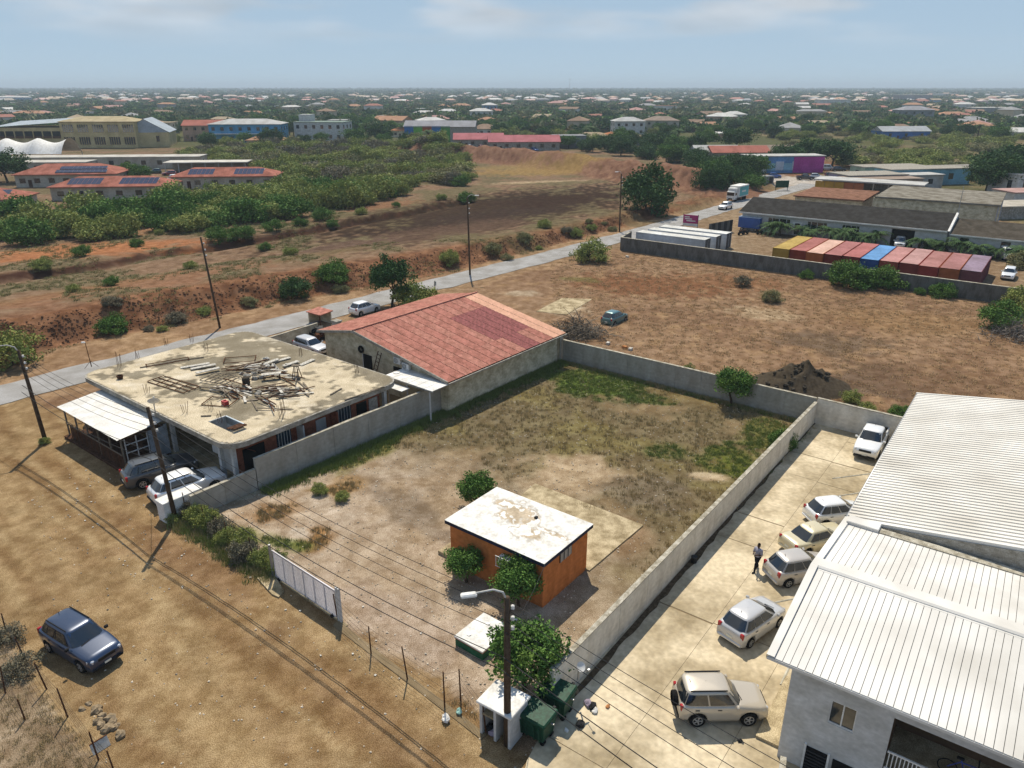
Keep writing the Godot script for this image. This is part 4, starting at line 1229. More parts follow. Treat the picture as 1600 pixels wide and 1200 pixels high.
	part(t, "roof", bx(2.6, 0.1, 1.9, 0.02), M.tile_rose, Vector3(0, 1.36, -0.1), Vector3(0.08, 0, 0))
	part(t, "post", bx(0.1, 1.3, 0.1), M.rust, Vector3(1.0, 0, 0.7))

# ---------------------------------------------------------------- white building with metal roofs
func white_building() -> void:
	var turn := face(Vector2(0.811, 0.585))      # local x along the eave, local -z away
	var t := thing("white_building", "two-storey white building with pale standing-seam and ribbed metal roofs", "building", Vector3(9.93, 0, -23.09), turn)
	var E := 5.0
	var R := 6.0
	var run := 5.45
	var back := 12.0
	var n := 46
	var w := 0.279
	var lower := part(t, "lower_roof", bx(n * w - 0.1, 0.05, 0.2), M.metal_white, Vector3(n * w / 2, R - 0.06, -run))
	for side in 2:
		var z0 := 0.0 if side == 0 else -back
		var y0 := E
		var l := Vector2(run, R - E).length() if side == 0 else Vector2(back - run, R - E - 0.1).length()
		var key := "seam%d" % side
		var s := MB.new()
		var ww := w - 0.022
		s.quad(Vector3(0, 0, 0), Vector3(0, 0, -l), Vector3(ww, 0, -l), Vector3(ww, 0, 0))
		s.quad(Vector3(0, 0, 0), Vector3(ww, 0, 0), Vector3(ww, -0.06, 0), Vector3(0, -0.06, 0))
		s.quad(Vector3(0, 0, 0), Vector3(0, -0.06, 0), Vector3(0, -0.06, -l), Vector3(0, 0, -l))
		s.quad(Vector3(ww, 0, 0), Vector3(ww, 0, -l), Vector3(ww, -0.06, -l), Vector3(ww, -0.06, 0))
		shapes[key] = s.mesh()
		for i in n:
			var p := part(lower, "roof_panel", shapes[key], M.metal_white)
			var base := Vector3(-n * w / 2 + i * w, E - (R - 0.06) + 0.002 * (i % 2), run)
			if side == 0:
				p.position = base
				p.rotation.x = atan2(R - E, run)
			else:
				p.position = Vector3(-n * w / 2 + (i + 1) * w, E + 0.1 - (R - 0.06) + 0.002 * (i % 2), -(back - run))
				p.rotation = Vector3(0, PI, 0)
				p.basis = Basis(Vector3.UP, PI) * Basis(Vector3.RIGHT, atan2(R - E - 0.1, back - run))
	var un := MB.new()
	var ux := n * w
	un.quad(Vector3(0, E - 0.075, -0.02), Vector3(0, R - 0.075, -run), Vector3(ux, R - 0.075, -run), Vector3(ux, E - 0.075, -0.02))
	un.quad(Vector3(0, R - 0.075, -run), Vector3(0, E + 0.025, -back), Vector3(ux, E + 0.025, -back), Vector3(ux, R - 0.075, -run))
	part(t, "roof_underlay", un.mesh(), M.seam_shade)  # dark sheet below the panel gaps, its colour paints the seam shadow lines
	# ridge capping: a wide flat band with a drip edge on the near side
	var s := MB.new()
	var x1 := n * w
	s.quad(Vector3(0, R + 0.03, -run + 0.0), Vector3(x1, R + 0.03, -run), Vector3(x1, R + 0.09, -run - 0.1), Vector3(0, R + 0.09, -run - 0.1))
	s.quad(Vector3(0, R + 0.09, -run - 0.1), Vector3(x1, R + 0.09, -run - 0.1), Vector3(x1, R + 0.0, -run - 0.85), Vector3(0, R + 0.0, -run - 0.85))
	s.quad(Vector3(0, R + 0.03, -run), Vector3(x1, R + 0.03, -run), Vector3(x1, R - 0.03, -run + 0.01), Vector3(0, R - 0.03, -run + 0.01))
	s.quad(Vector3(0, R, -run - 0.85), Vector3(x1, R, -run - 0.85), Vector3(x1, R - 0.16, -run - 0.86), Vector3(0, R - 0.16, -run - 0.86))
	part(t, "ridge_cap", s.mesh(), M.metal_white)
	# verge flashing along the left edge
	s = MB.new()
	for k in [[Vector3(-0.06, E + 0.06, 0.02), Vector3(-0.06, R + 0.1, -run)], [Vector3(-0.06, R + 0.1, -run), Vector3(-0.06, E + 0.16, -back)]]:
		var a: Vector3 = k[0]
		var b: Vector3 = k[1]
		s.quad(a, a + Vector3(0.3, 0, 0), b + Vector3(0.3, 0, 0), b)
		s.quad(a, b, b + Vector3(0, -0.26, 0), a + Vector3(0, -0.26, 0))
		s.quad(a + Vector3(0.3, 0, 0), a + Vector3(0.3, -0.06, 0), b + Vector3(0.3, -0.06, 0), b + Vector3(0.3, 0, 0))
	part(t, "verge_flashing", s.mesh(), M.metal_white)
	part(t, "eave_trim", bx(x1 + 0.06, 0.12, 0.06), M.metal_white, Vector3(x1 / 2, E - 0.16, 0.0))
	# upper block: single slope rising along the eave direction, ribs follow it
	var U := 20.5
	var k := 0.15
	var rise := sqrt(1 + k * k)
	var UL := 12.6
	var rib := MB.new()
	var pw := U / 60.0
	var q := [Vector2(0, -0.075), Vector2(pw * 0.12, 0.055), Vector2(pw * 0.2, 0.065), Vector2(pw * 0.66, 0.065), Vector2(pw * 0.9, -0.06), Vector2(pw, -0.075)]
	for i in 5:
		rib.quad(Vector3(0, q[i].y, -q[i].x), Vector3(0, q[i + 1].y, -q[i + 1].x), Vector3(UL, q[i + 1].y + UL * k, -q[i + 1].x), Vector3(UL, q[i].y + UL * k, -q[i].x))
	var rm := rib.mesh()
	var upper := part(t, "upper_roof", bx(0.14, 0.14, U), M.metal_ribbed, Vector3(0.0, E - 0.14, -back - 0.1 - U / 2))
	for i in 60:
		part(upper, "roof_rib", rm, M.metal_ribbed, Vector3(0, 0.16, U / 2 - i * pw))
	for z in [-back - 0.1 + 0.05, -back - 0.1 - U]:
		s = MB.new()
		s.quad(Vector3(-0.08, E + 0.1, z), Vector3(UL, E + 0.1 + UL * k, z), Vector3(UL, E + 0.1 + UL * k, z - 0.16), Vector3(-0.08, E + 0.1, z - 0.16))
		s.quad(Vector3(-0.08, E + 0.1, z), Vector3(-0.08, E - 0.12, z), Vector3(UL, E - 0.12 + UL * k, z), Vector3(UL, E + 0.1 + UL * k, z))
		part(t, "roof_edge", s.mesh(), M.metal_white)
	# wall of the upper block above the lower roof, with the cement upstand
	s = MB.new()
	s.quad(Vector3(1.5, E - 0.4, -back + 0.0), Vector3(UL, E - 0.4, -back), Vector3(UL, E + UL * k - 0.05, -back), Vector3(1.5, E + 1.5 * k - 0.05, -back))
	part(t, "upper_wall", s.mesh(), M.fascia)
	part(t, "upstand", bx(UL - 1.6, 0.34, 0.45), M.cap, Vector3(1.6 + (UL - 1.6) / 2, E - 0.1, -back + 0.4))
	part(t, "flashing_box", bx(1.5, 0.42, 0.7, 0.03), M.metal_white, Vector3(0.9, E - 0.05, -back + 0.3))
	s = MB.new()
	s.tube([Vector3(-0.02, E - 0.04, -back - 0.2), Vector3(-0.02, E - 0.04, -back - U)], 0.075, 0.075, 8)
	part(t, "gutter", s.mesh(true), M.galvanised)
	# walls
	part(t, "side_wall", bx(0.25, E - 0.1, back + U - 1.0), M.white_wall, Vector3(1.0, -0.05, -(back + U) / 2 - 0.3))
	var fz := -0.42      # front wall with openings, built round them
	var cuts := [[0.88, 2.44, 0.0, 4.62], [2.44, 3.38, 0.0, 2.82], [2.44, 3.38, 3.92, 4.62], [3.38, 4.56, 0.0, 4.62], [4.56, 12.8, 4.3, 4.62], [4.56, 12.8, 0.0, 1.75]]
	for c in cuts:
		part(t, "front_wall", bx(c[1] - c[0], c[3] - c[2], 0.2), M.white_wall, Vector3((c[0] + c[1]) / 2, c[2], fz))
	var win := part(t, "window", bx(0.94, 1.1, 0.04), M.glass, Vector3(2.91, 2.82, fz + 0.0))
	for x in [-0.45, 0.0, 0.45]:
		part(win, "frame", bx(0.05, 1.1, 0.07), M.white, Vector3(x, 0, 0.03))
	for y in [0.0, 1.05]:
		part(win, "frame", bx(0.94, 0.05, 0.075), M.white, Vector3(0, y, 0.03))
	# balcony recess
	part(t, "balcony_floor", bx(8.2, 0.12, 2.6), M.slab, Vector3(8.7, 1.76, fz - 1.2))
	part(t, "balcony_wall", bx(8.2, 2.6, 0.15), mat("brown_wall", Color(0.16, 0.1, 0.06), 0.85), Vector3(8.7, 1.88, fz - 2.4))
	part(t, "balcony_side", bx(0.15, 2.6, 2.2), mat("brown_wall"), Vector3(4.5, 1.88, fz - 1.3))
	for i in 36:
		part(t, "baluster", bx(0.035, 0.75, 0.035), M.white, Vector3(4.68 + i * 0.13, 1.89, fz + 0.04))
	part(t, "rail", bx(5.0, 0.06, 0.07), M.white, Vector3(7.1, 2.64, fz + 0.04))
	part(t, "rail", bx(5.0, 0.04, 0.05), M.white, Vector3(7.1, 1.9, fz + 0.075))
	# lower openings
	var d := part(t, "door", bx(0.8, 1.6, 0.05), M.void, Vector3(2.3, -0.3, fz + 0.13))
	for i in 9:
		part(d, "louvre", bx(0.74, 0.1, 0.03), M.steel_dark, Vector3(0, 0.1 + i * 0.16, 0.03), Vector3(0.5, 0, 0))
	part(d, "frame", bx(0.08, 1.7, 0.09), M.white, Vector3(-0.44, 0, 0.01))
	part(d, "frame", bx(0.08, 1.7, 0.09), M.white, Vector3(0.44, 0, 0.01))
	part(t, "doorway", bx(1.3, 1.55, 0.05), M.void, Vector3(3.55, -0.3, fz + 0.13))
	# low white wall of the entrance steps
	panel_wall("entrance_wall", "low white stepped wall at the corner of the white building", Vector2(10.75, -22.1), Vector2(9.6, -19.2), 0.85, 0.6, 0.2, M.white, 3)
	# things on the balcony
	var b := Basis(Vector3.UP, turn)
	var bike := thing("bicycle", "dark blue and green bicycle parked on the balcony", "bicycle", t.position + b * Vector3(7.0, 1.9, fz - 1.0), turn)
	for x in [-0.5, 0.5]:
		s = MB.new()
		s.lathe([[0.3, -0.02], [0.34, 0.0], [0.3, 0.02]], 18, Vector3(x, 0.34, 0), Basis(Vector3.RIGHT, PI / 2))
		part(bike, "wheel", s.mesh(), M.tyre)
	s = MB.new()
	s.tube([Vector3(-0.5, 0.34, 0), Vector3(-0.15, 0.75, 0), Vector3(0.4, 0.8, 0), Vector3(0.5, 0.34, 0)], 0.025, 0.025, 5)
	s.tube([Vector3(-0.15, 0.9, 0), Vector3(0.05, 0.3, 0), Vector3(0.38, 0.75, 0)], 0.025, 0.025, 5)
	part(bike, "bicycle_frame", s.mesh(), mat("bike_blue", Color(0.03, 0.06, 0.35), 0.4))
	part(bike, "saddle", bx(0.24, 0.06, 0.14, 0.02), M.trim_black, Vector3(-0.17, 0.9, 0))
	part(bike, "handlebar", bx(0.05, 0.05, 0.5), M.steel_dark, Vector3(0.4, 0.95, 0))

# ---------------------------------------------------------------- generic building: walls, roof, windows
func tint(key: String, rgb := Color(0.5, 0.5, 0.5)) -> StandardMaterial3D:
	return mat("tint_" + key, rgb, 0.85, 0, "soft", 0.15, "blot", 0.05)

func gable_mesh(w: float, d: float, rise: float, over: float) -> ArrayMesh:      # ridge along x
	var key := "gable%.1f,%.1f,%.1f" % [w, d, rise]
	if not shapes.has(key):
		var s := MB.new()
		var x := w / 2 + over
		var z := d / 2 + over
		var e := -rise * over / (d / 2)
		s.quad(Vector3(-x, e, z), Vector3(x, e, z), Vector3(x, rise, 0), Vector3(-x, rise, 0))
		s.quad(Vector3(x, e, -z), Vector3(-x, e, -z), Vector3(-x, rise, 0), Vector3(x, rise, 0))
		s.quad(Vector3(-x, e - 0.15, z), Vector3(x, e - 0.15, z), Vector3(x, e, z), Vector3(-x, e, z))
		s.quad(Vector3(-x, e - 0.15, -z), Vector3(x, e - 0.15, -z), Vector3(x, e, -z), Vector3(-x, e, -z))
		for k in [-x, x]:
			s.tri(Vector3(k * 0.97, e, z * 0.96), Vector3(k * 0.97, e, -z * 0.96), Vector3(k * 0.97, rise - 0.02, 0))
		shapes[key] = s.mesh()
	return shapes[key]

func hip_mesh(w: float, d: float, rise: float, over: float) -> ArrayMesh:
	var key := "hip%.1f,%.1f,%.1f" % [w, d, rise]
	if not shapes.has(key):
		var s := MB.new()
		var x := w / 2 + over
		var z := d / 2 + over
		var r := maxf(0.05, x - z)
		s.quad(Vector3(-x, 0, z), Vector3(x, 0, z), Vector3(r, rise, 0), Vector3(-r, rise, 0))
		s.quad(Vector3(x, 0, -z), Vector3(-x, 0, -z), Vector3(-r, rise, 0), Vector3(r, rise, 0))
		s.tri(Vector3(x, 0, z), Vector3(x, 0, -z), Vector3(r, rise, 0))
		s.tri(Vector3(-x, 0, -z), Vector3(-x, 0, z), Vector3(-r, rise, 0))
		s.box(Vector3(0, -0.1, 0), Vector3(2 * x, 0.19, 2 * z))
		shapes[key] = s.mesh()
	return shapes[key]

func house(called: String, label: String, at: Vector3, turn: float, w: float, d: float, h: float, roof: String, wall_m: Material, roof_m: Material, wins := 0, storeys := 1, group := "", rise := -1.0) -> Node3D:
	var t := thing(called, label, "house" if called.contains("house") else "building", at, turn, group)
	part(t, "wall", bx(w, h, d), wall_m)
	if rise < 0:
		rise = d * 0.19
	if roof == "gable":
		part(t, "roof", gable_mesh(w, d, rise, 0.5), roof_m, Vector3(0, h + 0.06, 0))
	elif roof == "hip":
		part(t, "roof", hip_mesh(w, d, rise, 0.55), roof_m, Vector3(0, h + 0.2, 0))
	elif roof == "flat":
		part(t, "roof", bx(w + 0.5, 0.25, d + 0.5), roof_m, Vector3(0, h + 0.003, 0))
	else:
		var o := part(t, "roof", bx(w + 0.8, 0.12, d + 0.8), roof_m, Vector3(0, h + rise * 0.5, 0))
		o.rotation.x = atan2(rise, d)
	for st in storeys:
		var y := h / storeys * st + h / storeys * 0.36
		var wh := h / storeys * 0.38
		for i in wins:
			var x := -w / 2 + w * (i + 0.5) / wins
			part(t, "window", bx(minf(1.5, w / wins * 0.5), wh, 0.1), M.glass, Vector3(x, y, d / 2))
		var ns := maxi(1, int(wins * d / w)) if wins else 0
		for i in ns:
			for sx in [-1, 1]:
				part(t, "window", bx(0.1, wh, minf(1.4, d / ns * 0.4)), M.glass, Vector3(sx * w / 2, y, -d / 2 + d * (i + 0.5) / ns))
	if wins:
		part(t, "door", bx(0.95, 2.0, 0.12), M.wood_dark, Vector3(w * 0.5 / wins - w / 2 + w / wins * 0.5, 0, d / 2))
	return t

# ---------------------------------------------------------------- container yard and warehouse
func container(at: Vector3, turn: float, l: float, m: Material, label: String, group: String, doors: Material, top: Material) -> void:
	var t := thing("shipping_container", label, "container", at, turn, group)
	var key := "cont%.1f" % l
	if not shapes.has(key):
		var s := MB.new()
		var n := int(l / 0.28)
		for sz in [-1.0, 1.0]:
			for i in n:
				var x0 := -l / 2 + l * i / n
				var x1 := -l / 2 + l * (i + 1) / n
				var xm := (x0 + x1) / 2
				var a: float = sz * 1.2
				var b: float = sz * 1.165
				s.quad(Vector3(x0, 0.1, a), Vector3(xm - 0.03, 0.1, a), Vector3(xm - 0.03, 2.5, a), Vector3(x0, 2.5, a))
				s.quad(Vector3(xm - 0.03, 0.1, a), Vector3(xm, 0.1, b), Vector3(xm, 2.5, b), Vector3(xm - 0.03, 2.5, a))
				s.quad(Vector3(xm, 0.1, b), Vector3(x1 - 0.03, 0.1, b), Vector3(x1 - 0.03, 2.5, b), Vector3(xm, 2.5, b))
				s.quad(Vector3(x1 - 0.03, 0.1, b), Vector3(x1, 0.1, a), Vector3(x1, 2.5, a), Vector3(x1 - 0.03, 2.5, b))
		s.quad(Vector3(-l / 2, 0.1, -1.17), Vector3(-l / 2, 0.1, 1.17), Vector3(-l / 2, 2.5, 1.17), Vector3(-l / 2, 2.5, -1.17))
		shapes[key] = s.mesh()
		s = MB.new()
		var nr := int(l / 0.6)
		for i in nr:
			var x0 := -l / 2 + l * i / nr
			var x1 := -l / 2 + l * (i + 1) / nr
			s.quad(Vector3(x0, 2.56, -1.18), Vector3(x1 - 0.1, 2.56, -1.18), Vector3(x1 - 0.1, 2.56, 1.18), Vector3(x0, 2.56, 1.18))
			s.quad(Vector3(x1 - 0.1, 2.56, -1.18), Vector3(x1 - 0.05, 2.535, -1.18), Vector3(x1 - 0.05, 2.535, 1.18), Vector3(x1 - 0.1, 2.56, 1.18))
			s.quad(Vector3(x1 - 0.05, 2.535, -1.18), Vector3(x1, 2.56, -1.18), Vector3(x1, 2.56, 1.18), Vector3(x1 - 0.05, 2.535, 1.18))
		shapes[key + "top"] = s.mesh()
	part(t, "side", shapes[key], m)
	part(t, "roof", shapes[key + "top"], top)
	for x in [-l / 2, l / 2]:
		for z in [-1.18, 1.18]:
			part(t, "corner_post", bx(0.12, 2.58, 0.1), m, Vector3(x, 0, z))
	for z in [-1.19, 1.19]:
		part(t, "rail", bx(l - 0.14, 0.12, 0.07), m, Vector3(0, 2.46, z))
		part(t, "rail", bx(l - 0.14, 0.14, 0.07), m, Vector3(0, 0.0, z))
	for z in [-0.58, 0.58]:
		part(t, "door_seal", bx(0.04, 2.42, 1.17), M.void, Vector3(l / 2 - 0.01, 0.08, z))
		var d := part(t, "door", bx(0.05, 2.26, 0.98), doors, Vector3(l / 2 + 0.015, 0.16, z))
		for q in [-0.32, -0.1, 0.14, 0.36]:
			part(d, "locking_bar", bx(0.05, 2.3, 0.05), M.steel_dark, Vector3(0.05, 0, q))

func container_yard() -> void:
	var turn := face(Vector2(0.806, 0.592))
	var e := Vector2(0.806, 0.592)
	var u := Vector2(0.592, -0.806)
	panel_wall("yard_wall", "long dark weathered wall in front of the shipping containers", Vector2(18.22, -124.82), Vector2(63.36, -90.59), 2.2, 2.2, 0.3, M.wall_dark, 22)
	panel_wall("yard_wall", "short dark wall end turning towards the asphalt road", Vector2(18.22, -124.82), Vector2(20.81, -131.45), 2.2, 2.0, 0.3, M.wall_dark, 2)
	var wm := tint("container_white", Color(0.62, 0.65, 0.68))
	var tm := tint("container_top", Color(0.74, 0.74, 0.7))
	for i in 3:
		var at := Vector2(26.7, -124.6) + e * (0.4 * i) + u * (i * 3.55)
		container(v3(at, 0.05), turn, 12.2, wm, ["white container nearest the dark wall, doors to the yard", "white container in the middle of the three white ones", "white container farthest from the dark wall by the billboard"][i], "white containers", wm, tm)
	var cs := [["yellow", Color(0.5, 0.36, 0.12), Color(0.42, 0.27, 0.06), "mustard yellow container at the open end of the coloured row"], ["red", Color(0.42, 0.17, 0.15), Color(0.25, 0.05, 0.03), "dull red container between the yellow and the peach one"], ["peach", Color(0.72, 0.47, 0.38), Color(0.4, 0.12, 0.04), "pale peach container, the lightest of the coloured row"], ["rose", Color(0.43, 0.19, 0.18), Color(0.2, 0.04, 0.03), "rust rose container right beside the peach one"], ["rosered", Color(0.46, 0.18, 0.17), Color(0.2, 0.045, 0.035), "red container right before the blue one"], ["blue", Color(0.16, 0.34, 0.62), Color(0.03, 0.08, 0.25), "bright blue container in the coloured row"], ["pink", Color(0.5, 0.26, 0.24), Color(0.25, 0.06, 0.04), "faded pink container right after the blue one"], ["pinkish", Color(0.5, 0.3, 0.28), Color(0.22, 0.05, 0.04), "second faded pink container after the blue one"], ["dusty", Color(0.42, 0.21, 0.19), Color(0.28, 0.05, 0.04), "dusty red container third after the blue one"], ["brick", Color(0.4, 0.2, 0.19), Color(0.36, 0.12, 0.05), "dusty red container with orange end next to the purple one"], ["purple", Color(0.3, 0.23, 0.29), Color(0.16, 0.06, 0.07), "greyish purple container at the far end of the coloured row"]]
	for i in cs.size():
		var at := Vector2(39.9, -114.2) + e * (1.25 + i * 2.53) + u * (6.2 + 0.25 * sin(i * 2.1))
		container(v3(at, 0.0), turn + PI / 2, 12.2, tint("side_" + cs[i][0], cs[i][2]), cs[i][3], "coloured containers behind the dark wall", tint("side_" + cs[i][0], cs[i][2]), tint("top_" + cs[i][0], cs[i][1]))
	# long white warehouse with dark roof; local x along it, local z to the viewer
	var o := Vector2(44.0, -144.5)
	var t := thing("warehouse", "long white warehouse with dark grey roof behind the containers", "building", v3(o, 0), turn)
	var L := 34.6
	var D := 13.0
	for c in [[0.0, 5.0], [9.0, 12.2], [15.5, 18.2], [21.0, 26.2], [29.8, L]]:
		part(t, "wall", bx(c[1] - c[0], 3.4, 0.25), M.white_wall, Vector3((c[0] + c[1]) / 2, 0, 0))
	for c in [[5.0, 9.0], [12.2, 15.5], [18.2, 21.0]]:
		part(t, "wall", bx(c[1] - c[0], 1.1, 0.25), M.white_wall, Vector3((c[0] + c[1]) / 2, 0, 0))
		part(t, "wall", bx(c[1] - c[0], 0.7, 0.25), M.white_wall, Vector3((c[0] + c[1]) / 2, 2.7, 0))
		var w := part(t, "window", bx(c[1] - c[0], 1.6, 0.05), M.glass, Vector3((c[0] + c[1]) / 2, 1.1, -0.02))
		for i in 3:
			part(w, "mullion", bx(0.07, 1.6, 0.08), M.white, Vector3((c[1] - c[0]) * (i - 1) * 0.33, 0, 0.03))
	part(t, "wall", bx(3.6, 0.5, 0.25), M.white_wall, Vector3(28.0, 2.9, 0))
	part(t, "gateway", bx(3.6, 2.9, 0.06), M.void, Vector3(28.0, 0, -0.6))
	part(t, "wall", bx(0.25, 3.4, D), M.white_wall, Vector3(0, 0, -D / 2))
	part(t, "wall", bx(L, 3.4, 0.25), M.white_wall, Vector3(L / 2, 0, -D))
	var s := MB.new()
	s.quad(Vector3(-0.6, 3.4, 0.7), Vector3(L, 3.4, 0.7), Vector3(L, 5.4, -D * 0.5), Vector3(-0.6, 5.4, -D * 0.5))
	s.quad(Vector3(-0.6, 5.4, -D * 0.5), Vector3(L, 5.4, -D * 0.5), Vector3(L, 3.4, -D - 0.5), Vector3(-0.6, 3.4, -D - 0.5))
	part(t, "roof", s.mesh(), M.dark_roof)
	part(t, "eave_board", bx(L + 0.6, 0.22, 0.08), M.white, Vector3(L / 2 - 0.3, 3.2, 0.72))
	for k in [[Vector3(L, 3.45, 0.75), Vector3(L, 5.55, -D * 0.5)]]:
		s = MB.new()
		s.quad(k[0], k[0] + Vector3(0.35, 0, 0), k[1] + Vector3(0.35, 0, 0), k[1])
		s.quad(k[0] + Vector3(0.35, 0, 0), k[1] + Vector3(0.35, 0, 0), k[1] + Vector3(0.35, -0.9, 0), k[0] + Vector3(0.35, -0.9, 0))
		part(t, "parapet", s.mesh(), M.white)
	var d := part(t, "door", bx(1.6, 2.4, 0.1), M.white, Vector3(10.4, 0, 0.12))
	part(d, "pane", bx(0.9, 2.0, 0.04), M.glass, Vector3(0, 0.2, 0.07))
	t = thing("warehouse_annex", "lower white annex with brown roof continuing the dark-roofed warehouse", "building", v3(o + e * (L + 0.4), 0), turn)
	part(t, "wall", bx(26, 3.0, 0.25), M.white_wall, Vector3(13, 0, 0))
	part(t, "wall", bx(26, 3.0, 0.25), M.white_wall, Vector3(13, 0, -10))
	s = MB.new()
	s.quad(Vector3(0, 3.0, 0.6), Vector3(26, 3.0, 0.6), Vector3(26, 4.7, -6), Vector3(0, 4.7, -6))
	s.quad(Vector3(0, 4.7, -6), Vector3(26, 4.7, -6), Vector3(26, 3.2, -11), Vector3(0, 3.2, -11))
	part(t, "roof", s.mesh(), M.brown_roof)
	part(t, "eave_board", bx(26, 0.2, 0.08), M.white, Vector3(13, 2.8, 0.62))
	for x in [2.2, 8.0, 14.5, 20.0]:
		part(t, "window", bx(1.3, 0.8, 0.08), M.glass, Vector3(x, 1.7, 0.12))
	# big grey flat roof behind
	t = thing("grey_hall", "big hall with flat grey roof and pale blue ribbed wall", "building", Vector3(95.52, 0.00, -178.65), face(Vector2(0.83, 0.56)))
	var ga := Vector2(70, -145.9)
	t.position = v3(ga, 0)
	part(t, "wall", bx(21.0, 5.7, 0.3), M.cream_wall, Vector3(9.5, 0, -0.5))
	for i in 14:
		part(t, "wall_sheet", bx(0.1, 5.7, 1.36), tint("lilac_wall", Color(0.45, 0.48, 0.6)), Vector3(19.6 + 0.05 * (i % 2), 0, -0.9 - i * 1.38))
	part(t, "roof", bx(20.6, 0.3, 20.5, 0.05), M.grey_roof, Vector3(9.6, 5.7, -10.2))
	t = thing("brown_hall", "hall with flat rusty brown roof beside the big grey hall", "building", v3(Vector2(58.5, -158.0), 0), face(Vector2(0.83, 0.56)))
	part(t, "wall", bx(13.0, 4.4, 16.0), M.cream_wall, Vector3(6.5, 0, -8))
	part(t, "roof", bx(13.6, 0.25, 17.0), M.rust_roof, Vector3(6.5, 4.403, -8))
	# antenna and palms
	t = thing("roof_antenna", "thin antenna rising from the warehouse gable", "antenna", v3(o + e * (L + 0.2) + u * 6.5, 5.4))
	s = MB.new()
	s.tube([Vector3.ZERO, Vector3(0, 4.5, 0)], 0.06, 0.04, 5)
	part(t, "mast", s.mesh(), M.galvanised)
	part(t, "crossbar", bx(0.8, 0.05, 0.05), M.galvanised, Vector3(0, 3.6, 0))
	var where := [6.4, 8.0, 12.0, 13.6, 16.9, 19.2, 20.6, 22.6, 24.2, 31.2, 33.0, 34.8, 37.2, 39.4, 42.0, 45.4, 48.8, 51.6]
	for i in where.size():
		palm(v3(o + e * where[i] - u * (2.1 + 0.4 * sin(i * 3.0)), 0), 1.2 + 0.2 * sin(i * 1.7), i, "%s bushy palm from the road end along the white warehouse wall" % ORD[i], "palms along the warehouse")
	# billboard
	t = thing("billboard", "pink roadside billboard with white lettering", "billboard", Vector3(34.67, 0.00, -146.90), face(Vector2(0.87, 0.5)))
	part(t, "board", bx(2.9, 1.6, 0.08), mat("magenta", Color(0.42, 0.015, 0.16), 0.6), Vector3(0, 0.75, 0))
	part(t, "lower_board", bx(2.9, 0.5, 0.08), M.white, Vector3(0, 0.22, 0.001))
	for x in [-1.45, 1.45]:
		part(t, "post", bx(0.1, 2.5, 0.1), M.steel_dark, Vector3(x, 0, -0.1))
	for i in 3:
		part(t, "lettering", bx([1.0, 1.4, 1.8][i], 0.2, 0.01), M.white, Vector3([-0.7, -0.4, 0.1][i], 1.85 - i * 0.36, 0.05))
	# yard gate, blue tent, benches
	t = thing("yard_gate", "grey sheet gate of the container yard by the road", "gate", Vector3(38.61, 0.00, -139.42), face(Vector2(0.75, -0.66)))
	for i in 8:
		part(t, "gate_panel", bx(0.92, 2.2, 0.06), M.steel_dark if i % 2 else M.wall_dark, Vector3(-3.3 + i * 0.95, 0.1, 0))
	t = thing("blue_trailer", "blue tarpaulin box trailer by the yard gate", "trailer", Vector3(45.37, 0.00, -143.41), turn)
	part(t, "tarpaulin", bx(4.2, 1.9, 2.2, 0.06), mat("tarp_blue", Color(0.03, 0.1, 0.35), 0.6), Vector3(0, 0.6, 0))
	part(t, "roof", bx(4.25, 0.06, 2.25), tint("tarp_pale", Color(0.4, 0.5, 0.65)), Vector3(0, 2.503, 0))
	for x in [-1.3, 1.3]:
		for z in [-0.9, 0.9]:
			var wl := part(t, "wheel", wheel_mesh(0.33), M.tyre, Vector3(x, 0.33, z))
			part(wl, "rim", rim_mesh(0.33), M.rim)
	for k in [[Vector3(42.34, 0.00, -138.78), "dark scooter nearest the white containers"], [Vector3(43.24, 0.00, -139.42), "dark scooter in the middle of the parked scooters"], [Vector3(45.97, 0.00, -139.42), "dark scooter beside the blue trailer"]]:
		scooter(k[0], turn + 1.2, k[1])
	t = thing("trestle_bench", "long pale bench in the yard before the warehouse door", "bench", Vector3(49.86, 0.00, -144.10), turn)
	part(t, "seat", bx(6.0, 0.12, 0.5), M.board_white, Vector3(0, 0.55, 0))
	for x in [-2.6, 0.0, 2.6]:
		part(t, "leg", bx(0.1, 0.55, 0.45), M.wood_grey, Vector3(x, 0, 0))
	for k in [[Vector3(66.41, 0.00, -128.06), "white", "pickup", "white pickup parked before the dark warehouse gateway", Vector2(-0.45, 0.9)], [Vector3(69.78, 0.00, -124.82), "black", "suv", "black off-roader parked second from the white pickup", Vector2(-0.4, 0.9)], [Vector3(72.85, 0.00, -123.77), "silver", "wagon", "silver estate car between the dark cars by the palms", Vector2(-0.3, 0.95)], [Vector3(76.13, 0.00, -119.74), "darkgreen", "wagon", "dark green car in the shade of the warehouse palms", Vector2(-0.3, 0.95)], [Vector3(78.55, 0.00, -118.30), "white", "van", "white van near the end of the coloured containers", Vector2(-0.3, 0.95)], [Vector3(79.36, 0.00, -114.14), "white", "hatch", "white car cut off by the picture edge behind the containers", Vector2(-0.3, 0.95)], [Vector3(71.12, 0.00, -105.41), "white", "wagon", "white car behind the purple container at the picture edge", Vector2(-0.6, 0.8)]]:
		car(k[2], k[1], k[0], k[4], k[3], "vehicles in the container yard", false)

